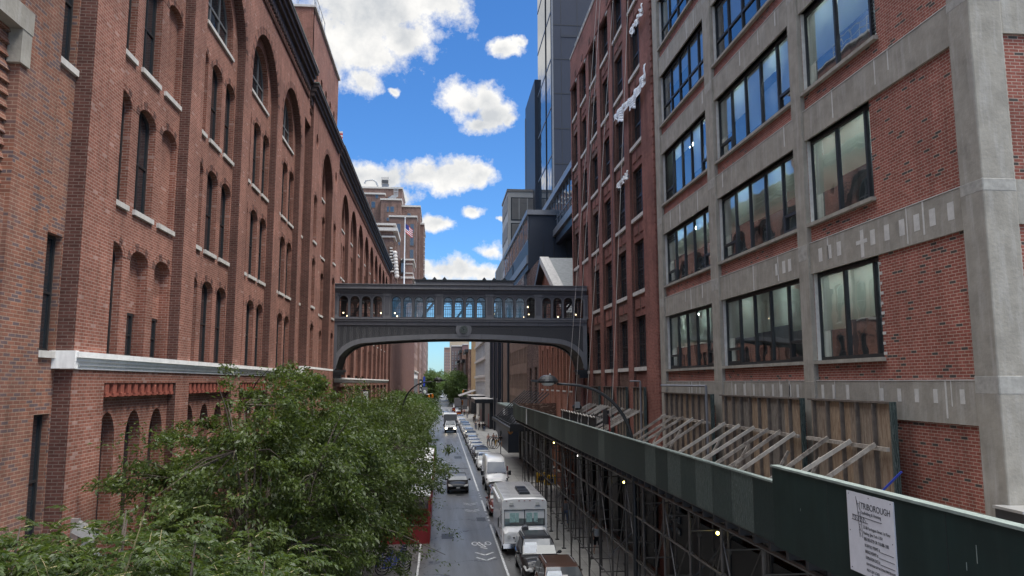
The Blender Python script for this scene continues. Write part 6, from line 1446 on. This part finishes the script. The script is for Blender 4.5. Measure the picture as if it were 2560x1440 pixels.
    for (ya, za, wa), (yb, zb, wb) in zip(rows, rows[1:]): mz.poly([mm((-wa, ya, za)), mm((wa, ya, za)), mm((wb, yb, zb)), mm((-wb, yb, zb))], M_CGL)
    mz.build('windshield', t, smooth=True)
    for s in (-1, 1):
        m = MB(); e = .012*s; q = lambda yy, f: ((bw+(tw-bw)*f)*s+e+s*.008, yy, bl+(H-bl)*f)
        cut = [c1+.02, (c1+r0)/2, r0+.02]
        m.poly([q(c0+.3, .1), q(cut[1]-.05, .1), q(cut[1]-.05, .86), q(c1+.0, .86)], M_CGL); m.poly([q(cut[1]+.05, .1), q(r0+(.35 if kind == 'sedan' else .25), .1), q(r0-.05, .86), q(cut[1]+.05, .86)], M_CGL); m.build('side_window', t)
    r = MB(); zz = lambda f: bl+.04+(H-.04-bl-.04)*f
    r.poly([(-bw*.8, r1-.03, bl+.1), (bw*.8, r1-.03, bl+.1), (tw*.85, r0+.05, H-.08), (-tw*.85, r0+.05, H-.08)], M_CGL); [r.v.__setitem__(i, (v[0], v[1]+.05, v[2]+.03)) for i, v in enumerate(r.v)]; r.build('rear_window', t)
    for s in (-1, 1):
        for yy in (.88, L-.95): wheel(t, s*(hw-.01), yy, P['wr'])
        h = MB(); h.prism([(s*hw*.52, -.0, .6), (s*hw*.86, .1, .62), (s*hw*.95, .34, .76), (s*hw*.9, .3, .8), (s*hw*.54, .02, .72)], (0, .1, 0), M_HEAD if lights else M_LAMP); h.build('headlight', t)
        if detail: m = MB(); m.sphere((s*(hw+.1), c0+.42, bl+.06), (.11, .07, .08), paint_m, 8, 6); m.beam((s*hw*.9, c0+.42, bl), (s*(hw+.04), c0+.42, bl+.03), .06, .04, M_BLACK); m.build('mirror', t)
    g = MB(); g.prism([(-hw*.5, -.012, .6), (hw*.5, -.012, .6), (hw*.46, .0, .7), (-hw*.46, .0, .7)], (0, .08, 0), M_GRILLE); g.prism([(-hw*.62, -.02, .3), (hw*.62, -.02, .3), (hw*.7, .02, .46), (-hw*.7, .02, .46)], (0, .1, 0), M_GRILLE)
    for z in (.64, .67): g.box((-hw*.47, -.02, z), (hw*.47, -.012, z+.008), M_CHROME)
    g.build('grille', t)
    if detail: g = MB(); g.box((-.16, -.045, .47), (.16, -.02, .58), M_WHITE); g.build('number_plate', t)
    if kind != 'sedan' and detail:
        g = MB()
        for s in (-1, 1): g.tube([(s*tw*.86, c1+.5, H+.03), (s*tw*.86, r0-.1, H+.02)], .02, M_ALU, 5)
        g.build('roof_rack', t)
    if shade: g = MB(); g.poly([mm((-rows[0][2]*.93, rows[0][0]+.03, rows[0][1]+.03), .012), mm((-rows[0][2]*.2, rows[0][0]+.03, rows[0][1]+.03), .012), mm((-rows[1][2]*.1, rows[1][0], rows[1][1]), .012), mm((-rows[1][2]*.93, rows[1][0], rows[1][1]), .012)], M_PLASTIC); g.poly([mm((-rows[1][2]*.93, rows[1][0], rows[1][1]), .012), mm((-rows[1][2]*.1, rows[1][0], rows[1][1]), .012), mm((-rows[2][2]*.15, rows[2][0]-.05, rows[2][1]-.05), .012), mm((-rows[2][2]*.9, rows[2][0]-.05, rows[2][1]-.05), .012)], M_PLASTIC); g.build('sunshade', t)
    return t
P_BLK = paint('black_car_paint', (.006, .006, .007), coat=.28); P_WHT = paint('white_car_paint', (.82, .82, .81)); P_SIL = paint('silver_car_paint', (.4, .41, .42), metal=.5); P_GRY = paint('dark_grey_car_paint', (.016, .016, .018), coat=.6)
P_BRN = paint('bronze_car_paint', (.09, .038, .02), metal=.2); P_RED = paint('dark_red_car_paint', (.14, .02, .02)); P_BLU = paint('dark_blue_car_paint', (.02, .03, .07))
car('black sedan driving alone down the middle of the street toward the camera', 1.62, 64.9, P_BLK, 'sedan', None, name='sedan', lights=False)
car('bronze brown car parked at the bottom edge in front of the black suv', 5.15, 30.2, P_BRN, 'suv', shade=True)
car('black suv parked right in front of the white step van, shade in its windshield', 4.85, 35.9, P_GRY, 'suv', shade=True)
car('dark red car mostly hidden behind the white step van', 4.45, 53.5, P_RED, 'suv')
row = [(81.2, P_WHT, 'suv', 'white suv with a dark grille parked directly behind the white van'), (88.0, P_BLK, 'suv', 'black suv parked second behind the white van'), (94.2, P_BLU, 'sedan', 'dark sedan parked third behind the white van'),
 (100.2, P_SIL, 'sedan', 'silver sedan parked fourth behind the white van'), (106.3, P_WHT, 'sedan', 'white sedan parked fifth behind the white van'), (112.2, P_SIL, 'sedan', 'silver sedan parked sixth behind the white van'), (118.3, P_BLK, 'suv', 'black suv parked seventh behind the white van beside the open kerb'),
 (126.2, P_WHT, 'suv', 'white suv parked eighth behind the white van'), (132.5, P_SIL, 'sedan', 'silver sedan parked ninth behind the white van'), (139, P_WHT, 'suv', 'white suv parked tenth behind the white van'), (146, P_SIL, 'suv', 'silver suv parked eleventh behind the white van'), (154, P_GRY, 'sedan', 'grey sedan parked twelfth behind the white van'), (165, P_WHT, 'sedan', 'white sedan parked thirteenth behind the white van'), (178, P_WHT, 'suv', 'white suv parked fourteenth behind the white van')]
for y, p, kd, lb in row: car(lb, 4.98+.0*y, y, p, kd, detail=y < 130)
car('white car moving just behind the white box truck', 2.0, 186, P_WHT, 'suv', 'cars far up the street', False, name='distant_car'); car('second white car moving behind the white box truck', 1.6, 206, P_WHT, 'sedan', 'cars far up the street', False, name='distant_car')
car('white suv stopped at the right kerb by the red barriers', 5.6, 229, P_WHT, 'suv', 'cars far up the street', False, name='distant_car')
car('pale suv waiting alone near the crossing', 5.6, 268, P_SIL, 'suv', 'cars far up the street', False, name='distant_car')
for k, (x, y, p, lb) in enumerate(((-2.9, 300, P_WHT, 'white car parked at the left kerb first past the crossing'), (-2.9, 318, P_SIL, 'silver car parked at the left kerb second past the crossing'), (-2.9, 342, P_WHT, 'white car parked at the left kerb third past the crossing'), (-2.8, 370, P_GRY, 'grey car parked at the left kerb fourth past the crossing'), (1.0, 470, P_WHT, 'white car far off in the driving lane'), (-1.6, 560, P_SIL, 'silver car far off left of the lane'), (3.8, 520, P_WHT, 'white car far off at the right'), (0, 640, P_WHT, 'farthest white car on the street'))):
    car(lb, x, y, p, 'suv', 'cars far up the street', False, name='distant_car')
def van():
    t = thing('cargo_van', 'white high roofed cargo van parked behind the white step van', 'van', 'vans and trucks', loc=(4.98, 65.9, 0)); b = MB(); hw = 1.02; P = P_WHT
    def sec(y, w, zb, zt, tw, zm): return [(-w, y, zb), (-w, y, zm), (-tw, y, zt-.15), (-tw*.86, y, zt-.02), (-tw*.4, y, zt+.03), (tw*.4, y, zt+.03), (tw*.86, y, zt-.02), (tw, y, zt-.15), (w, y, zm), (w, y, zb)]
    loft(b, [sec(0, hw*.8, .3, .85, hw*.78, .7), sec(.1, hw*.93, .25, 1.02, hw*.88, .85), sec(.5, hw*.98, .22, 1.25, hw*.93, 1.0), sec(.85, hw, .22, 1.42, hw*.94, 1.2), sec(1.6, hw, .22, 2.35, hw*.84, 1.3), sec(2.05, hw, .22, 2.68, hw*.86, 1.3), sec(3, hw, .22, 2.75, hw*.9, 1.4), sec(6.0, hw, .22, 2.75, hw*.9, 1.4), sec(6.15, hw*.97, .25, 2.68, hw*.88, 1.4)], P); b.build('body', t, smooth=True, subd=1)
    w = MB(); z = lambda y: 1.42+(y-.85)/(1.6-.85)*(2.35-1.42)+.05
    w.poly([(-.86, .84, z(.86)), (.86, .84, z(.86)), (.74, 1.52, z(1.54)), (-.74, 1.52, z(1.54))], M_CGL); [w.v.__setitem__(i, (v[0], v[1]-.06, v[2]+.03)) for i, v in enumerate(w.v)]
    w.v.append((0, 0, 1.4)); w.build('windshield', t)
    for s in (-1, 1):
        m = MB(); m.poly([(s*(hw+.006), 1.1, 1.4), (s*(hw+.006), 2.1, 1.4), (s*(hw*.93), 2.1, 1.95), (s*(hw*.93), 1.55, 1.95)], M_CGL); m.build('side_window', t)
        h = MB(); h.prism([(s*.55, .08, .8), (s*.9, .14, .82), (s*.96, .32, 1.08), (s*.86, .26, 1.1)], (0, .1, 0), M_GRILLE); h.sphere((s*.78, .13, .92), (.09, .06, .07), M_LAMP, 8, 5); h.build('headlight', t)
        m = MB(); m.box((s*(hw+.05), 1.25, 1.25), (s*(hw+.3), 1.36, 1.62), M_BLACK); m.beam((s*hw*.95, 1.3, 1.35), (s*(hw+.1), 1.3, 1.38), .06, .05, M_BLACK); m.build('mirror', t)
        for y in (1.0, 4.7): wheel(t, s*(hw-.0), y, .36, .25)
    g = MB(); g.prism([(-.42, -.0, .62), (.42, -.0, .62), (.5, .08, .98), (-.5, .08, .98)], (0, .1, 0), M_GRILLE); g.box((-.9, -.02, .28), (.9, .12, .55), M_GREYD)
    for z_ in (.7, .78, .86): g.box((-.42, -.0, z_), (.42, .06, z_+.015), M_CHROME)
    g.build('grille', t); w = MB(); w.tube([(-.7, .76, 1.36), (.05, .8, 1.5)], .012, M_BLACK, 4); w.tube([(.1, .76, 1.36), (.75, .8, 1.5)], .012, M_BLACK, 4); w.build('wiper', t)
van()
def stepvan():
    t = thing('step_van', 'boxy white step van with roof hatches parked behind the black suv', 'van', 'vans and trucks', loc=(4.7, 41.9, 0)); hw = 1.22; P = P_WHT
    b = MB(); L = 7.4
    def sec(y, w, zb, zt): return [(-w, y, zb), (-w, y, zt-.12), (-w+.1, y, zt-.02), (-w*.5, y, zt+.03), (w*.5, y, zt+.03), (w-.1, y, zt-.02), (w, y, zt-.12), (w, y, zb)]
    loft(b, [sec(.35, hw, .5, 2.88), sec(.5, hw, .45, 2.95), sec(L-.05, hw, .45, 2.95), sec(L, hw-.04, .5, 2.9)], P); b.build('body', t, bevel=.02)
    h = MB(); loft(h, [[(-1.12, .0, .62), (-1.12, .0, 1.12), (-.9, .02, 1.22), (.9, .02, 1.22), (1.12, .0, 1.12), (1.12, .0, .62)], [(-1.18, .2, .6), (-1.18, .2, 1.3), (-.95, .2, 1.42), (.95, .2, 1.42), (1.18, .2, 1.3), (1.18, .2, .6)], [(-1.21, .42, .6), (-1.21, .42, 1.38), (-1.0, .38, 1.52), (1.0, .38, 1.52), (1.21, .42, 1.38), (1.21, .42, .6)]], P); h.build('hood', t, smooth=False, bevel=.03)
    w = MB(); w.poly([(-1.08, .33, 1.56), (1.08, .33, 1.56), (1.08, .4, 2.34), (-1.08, .4, 2.34)], M_CGL); [w.v.__setitem__(i, (v[0], v[1]-.01, v[2])) for i, v in enumerate(w.v)]; w.box((-.02, .3, 1.56), (.02, .36, 2.34), M_BLACK)
    for z in (1.53, 2.34): w.box((-1.12, .3, z), (1.12, .36, z+.03), M_BLACK)
    for x in (-1.12, 1.09): w.box((x, .3, 1.53), (x+.03, .36, 2.36), M_BLACK)
    w.build('windshield', t)
    teal = plain('pale_teal_curtain', (.34, .52, .5), .5, var=.3, nscale=9)
    for x0, x1 in ((-.82, -.5), (-.48, -.32), (.1, .42), (.5, .72)): c = MB(); c.box((x0, .3, 1.7), (x1, .318, 2.2), teal); c.build('curtain', t)
    for s in (-1, 1):
        m = MB(); m.tube([(s*.88, -.02, .98), (s*.88, .1, .98)], .15, M_WHITE, 14); m.tube([(s*.88, -.04, .98), (s*.88, 0, .98)], .1, M_LAMP, 12); m.tube([(s*.62, -.03, .95), (s*.62, .05, .95)], .05, M_CHROME, 10); m.build('headlight', t)
        m = MB(); m.box((s*.72-.1, .3, 2.6), (s*.72+.1, .36, 2.75), M_LAMP); m.box((s*.72-.12, .29, 2.58), (s*.72+.12, .34, 2.6), M_GREYD); m.build('flood_light', t)
        m = MB(); m.box((s*(hw+.2), .2, 1.5), (s*(hw+.26), .38, 1.95), M_BLACK); m.tube([(s*hw, .5, 2.1), (s*(hw+.23), .3, 1.95), (s*(hw+.23), .3, 1.45), (s*hw, .5, 1.35)], .015, M_BLACK, 5); m.build('mirror', t)
        for y in (1.25, 5.4): wheel(t, s*(hw-.02), y, .43, .3)
        m = MB(); m.box((s*(hw+.003), .7, .9), (s*(hw+.012), 1.5, 2.3), M_WHITE); m.box((s*(hw+.012), .8, 1.5), (s*(hw+.018), 1.4, 2.2), M_CGL); m.build('side_door', t)
    m = MB(); m.box((-hw-.12, 1.9, 2.55), (-hw, 6.8, 2.75), M_WHITE); m.build('awning', t)
    g = MB(); g.box((-.32, -.03, .82), (.5, .02, 1.2), M_GRILLE)
    for z in np.arange(.86, 1.2, .07): g.box((-.3, -.045, z), (.48, -.02, z+.03), M_CHROME)
    g.build('grille', t); g = MB(); g.prism([(-1.2, -.16, .42), (1.2, -.16, .42), (1.22, -.1, .66), (-1.22, -.1, .66)], (0, .14, 0), M_CHROME); g.box((-.2, -.17, .46), (.1, -.158, .58), M_BLACK); g.build('bumper', t)
    g = MB(); g.tube([(0, .03, 1.36), (0, .18, 1.44)], [.19, .19], M_GREYL, 18); g.build('round_badge', t)
    for x in (-1.0, -.3, 0, .3, 1.0): m = MB(); m.box((x-.04, .32, 2.82), (x+.04, .36, 2.85), M_RED); m.build('marker_light', t)
    for k in range(3): m = MB(); y = 1.7+k*.95; m.box((-.12, y, 2.97), (.45, y+.75, 3.1), M_BLACK); m.box((-.16, y-.04, 2.96), (.49, y+.79, 3.0), M_GREYD); m.build('roof_hatch', t)
    m = MB()
    for y in np.arange(.9, 7.2, .55): m.box((-1.12, y, 2.972), (1.12, y+.02, 2.985), M_GREYL)
    m.build('roof_seam', t); w = MB(); w.tube([(-1.0, .3, 1.6), (-.3, .3, 1.68)], .012, M_BLACK, 4); w.tube([(.25, .3, 1.6), (.75, .3, 1.8)], .012, M_BLACK, 4); w.build('wiper', t)
stepvan()
def boxtruck():
    t = thing('box_truck', 'white box truck with headlights on driving toward the camera', 'truck', 'vans and trucks', loc=(2.05, 142, 0)); hw = 1.02
    b = MB(); b.box((-1.18, 1.6, .75), (1.18, 7.6, 3.35), plain('truck_box_grey', (.16, .165, .18), .6)); b.box((-1.2, 1.58, 3.3), (1.2, 7.62, 3.42), M_WHITE); b.build('cargo_box', t)
    c = MB(); loft(c, [[(-hw, 0, .5), (-hw, .0, 1.05), (hw, .0, 1.05), (hw, 0, .5)], [(-hw, .6, .5), (-hw, .6, 1.3), (hw, .6, 1.3), (hw, .6, .5)], [(-hw, .9, .5), (-hw, .9, 1.42), (hw, .9, 1.42), (hw, .9, .5)], [(-hw, 1.4, .5), (-hw*.85, 1.4, 2.15), (hw*.85, 1.4, 2.15), (hw, 1.4, .5)], [(-hw, 2.0, .5), (-hw*.85, 2.0, 2.2), (hw*.85, 2.0, 2.2), (hw, 2.0, .5)]], P_WHT); c.build('cab', t, bevel=.04)
    w = MB(); w.poly([(-.88, .86, 1.47), (.88, .86, 1.47), (.76, 1.32, 2.1), (-.76, 1.32, 2.1)], M_CGL); w.v[:] = [(v[0], v[1]-.03, v[2]+.02) for v in w.v]; w.build('windshield', t)
    g = MB(); g.box((-.6, -.04, .75), (.6, .02, 1.0), M_GRILLE); g.box((-1.05, -.08, .42), (1.05, .1, .68), M_GRILLE); g.build('grille', t)
    for s in (-1, 1):
        h = MB(); h.box((s*.95, -.04, .75), (s*.62, .04, .98), M_HEAD); h.build('headlight', t); m = MB(); m.box((s*1.1, 1.0, 1.2), (s*1.35, 1.1, 1.6), M_BLACK); m.build('mirror', t)
        for y in (.95, 5.8): wheel(t, s*(hw+.05), y, .4, .28)
boxtruck()

# ================================================================== PEOPLE
def skin(name, parent, pts, edges, radii, mat, root=0, sub=1):
    me = bpy.data.meshes.new(name); me.from_pydata(pts, edges, []); me.materials.append(mat); o = bpy.data.objects.new(name, me); COL.objects.link(o); o.parent = parent
    md = o.modifiers.new('skin', 'SKIN'); md.use_smooth_shade = True; md.branch_smoothing = .3
    for i, r in enumerate(radii): sv = me.skin_vertices[0].data[i]; sv.radius = r if isinstance(r, tuple) else (r, r); sv.use_root = i == root
    sb = o.modifiers.new('sub', 'SUBSURF'); sb.levels = sb.render_levels = sub; return o
def person(lb, x, y, rz, sk, top, bottom, hairc=(.02, .015, .012), h=1.7, stride=.22, dress=False, shorts=False, bag=None, group='walkers on the right pavement', z=.14, sleeve=True):
    t = thing('person', lb, 'person', group, loc=(x, y, z), rz=rz); k = h/1.72; st = stride
    J = dict(pel=(0, 0, .93), wa=(0, 0, 1.08), ch=(0, -.01, 1.3), nb=(0, 0, 1.44), nk=(0, -.01, 1.5), hb=(0, -.02, 1.57), hc=(0, -.03, 1.63), ht=(0, -.01, 1.7),
             sl=(.18, 0, 1.41), el=(.24, .04+st*.3, 1.15), wl=(.25, -.06+st*.45, .93), hl=(.25, -.08+st*.5, .85), sr=(-.18, 0, 1.41), er=(-.24, .04-st*.3, 1.15), wr=(-.25, -.1-st*.45, .95), hr=(-.25, -.13-st*.5, .87),
             pl=(.09, 0, .89), kl=(.1, -st*.8, .5), al=(.1, -st*.7, .09), fl=(.1, -st*.7-.16, .04), pr=(-.09, 0, .89), kr=(-.1, st*.25, .5), ar=(-.1, st*1.25, .12), fr=(-.1, st*1.1-.1, .04))
    Rr = dict(pel=(.15, .11), wa=(.13, .095), ch=(.16, .11), nb=(.11, .08), nk=.055, hb=.065, hc=(.085, .1), ht=.06, sl=.06, el=.043, wl=.032, hl=.036, sr=.06, er=.043, wr=.032, hr=.036, pl=.095, kl=.062, al=.042, fl=.038, pr=.095, kr=.062, ar=.042, fr=.038)
    E_ = [('pel', 'wa'), ('wa', 'ch'), ('ch', 'nb'), ('nb', 'nk'), ('nk', 'hb'), ('hb', 'hc'), ('hc', 'ht'), ('nb', 'sl'), ('sl', 'el'), ('el', 'wl'), ('wl', 'hl'), ('nb', 'sr'), ('sr', 'er'), ('er', 'wr'), ('wr', 'hr'), ('pel', 'pl'), ('pl', 'kl'), ('kl', 'al'), ('al', 'fl'), ('pel', 'pr'), ('pr', 'kr'), ('kr', 'ar'), ('ar', 'fr')]
    def part(nm, keys, edges, mat, grow=1.0, add=0.0, over={}):
        idx = {q: i for i, q in enumerate(keys)}; rr = []
        for q in keys:
            r = over.get(q, Rr[q]); r = r if isinstance(r, tuple) else (r, r); rr.append(tuple((v*grow+add)*k for v in r))
        return skin(nm, t, [tuple(v*k for v in J[q]) for q in keys], [(idx[a], idx[b]) for a, b in edges if a in idx and b in idx], rr, mat)
    part('body', list(J), E_, sk)
    tk = ['pel', 'wa', 'ch', 'nb', 'sl', 'sr']+(['el', 'er'] if sleeve else []); part('shirt', tk, E_, top, 1.0, .018)
    if dress: J['hem'] = (0, 0, .55); Rr['hem'] = (.2, .17); part('skirt', ['pel', 'hem'], [('pel', 'hem')], bottom, 1.0, .03)
    else:
        ks = ['pel', 'pl', 'kl', 'pr', 'kr']+([] if shorts else ['al', 'ar']); part('shorts' if shorts else 'trousers', ks, E_, bottom, 1.0, .014)
    hm = MB(); hm.sphere((0, .012*k, 1.665*k), (.095*k, .11*k, .095*k), cloth('hair_%d' % int(hairc[0]*1000), hairc), 10, 7); hm.build('hair', t, smooth=True)
    if bag: m = MB(); m.box((-.36, -.1, .6), (-.26, .15, .95), bag); m.tube([(-.31, 0, .95), (-.2, 0, 1.42)], .012, bag, 4); m.build('bag', t, bevel=.02)
    return t
LT, TN, DK = M_SKINM; c_ = cloth
pk, wh, bk, mus, den, oli, lbl, gr = c_('pink_cloth', (.5, .2, .2)), c_('white_cloth', (.62, .62, .6)), c_('black_cloth', (.015, .016, .02)), c_('mustard_cloth', (.42, .26, .05)), c_('denim_cloth', (.08, .11, .18)), c_('olive_cloth', (.1, .1, .04)), c_('light_blue_cloth', (.3, .42, .5)), c_('grey_cloth', (.2, .2, .21))
person('person in pink top and pale shorts walking alone ahead of the bike rack', 7.15, 111.8, 0, LT, pk, gr, shorts=True, sleeve=False)
person('person in a sleeveless floral top walking just right of the bike rack', 7.95, 112.3, .1, TN, pk, bk, shorts=True, sleeve=False, stride=.15)
person('person in mustard trousers and striped top in the walking group', 8.15, 109.5, -.1, TN, wh, mus, bag=bk)
person('person in black top with pale blue skirt carrying a bag', 8.75, 109.4, .2, TN, bk, lbl, dress=True, bag=bk)
person('person in dark clothes walking in the canopy shade', 9.5, 111, PI, DK, bk, bk)
person('person in white shirt in the middle of the pavement beyond the canopy', 7.0, 148, 0, LT, gr, den)
person('person in dark top crouching figure beside a stroller beyond the canopy', 7.6, 146, .3, TN, bk, bk, h=1.6)
person('person in black, left one of a pair standing by the green enclosure', 8.1, 143.5, .2, DK, bk, bk, stride=.05)
person('person in black, right one of a pair standing by the green enclosure', 8.45, 143.5, -.3, DK, bk, den, stride=.06)
person('person in long dark coat in the far crowd', 7.7, 172, 0, TN, bk, bk)
person('person in white top at the left of the far crowd', 7.1, 196, 0, LT, wh, den); person('person in olive top in the far crowd', 8.2, 178, 0, TN, oli, bk, stride=.1)
person('person in white dress in the far crowd', 9.0, 176, .3, LT, wh, wh, dress=True); person('person in grey shirt near the shop doors', 8.8, 190, 0, TN, gr, den); person('person in pink shirt farthest by the signal pole', 6.9, 214, 0, LT, pk, bk)
person('person in white top and black shorts walking under the shed', 8.45, 41, .1, LT, wh, bk, shorts=True, bag=bk, group='walkers under the shed'); person('person in grey top walking deeper under the shed', 8.2, 49.6, PI, TN, gr, den, bag=lbl, group='walkers under the shed')
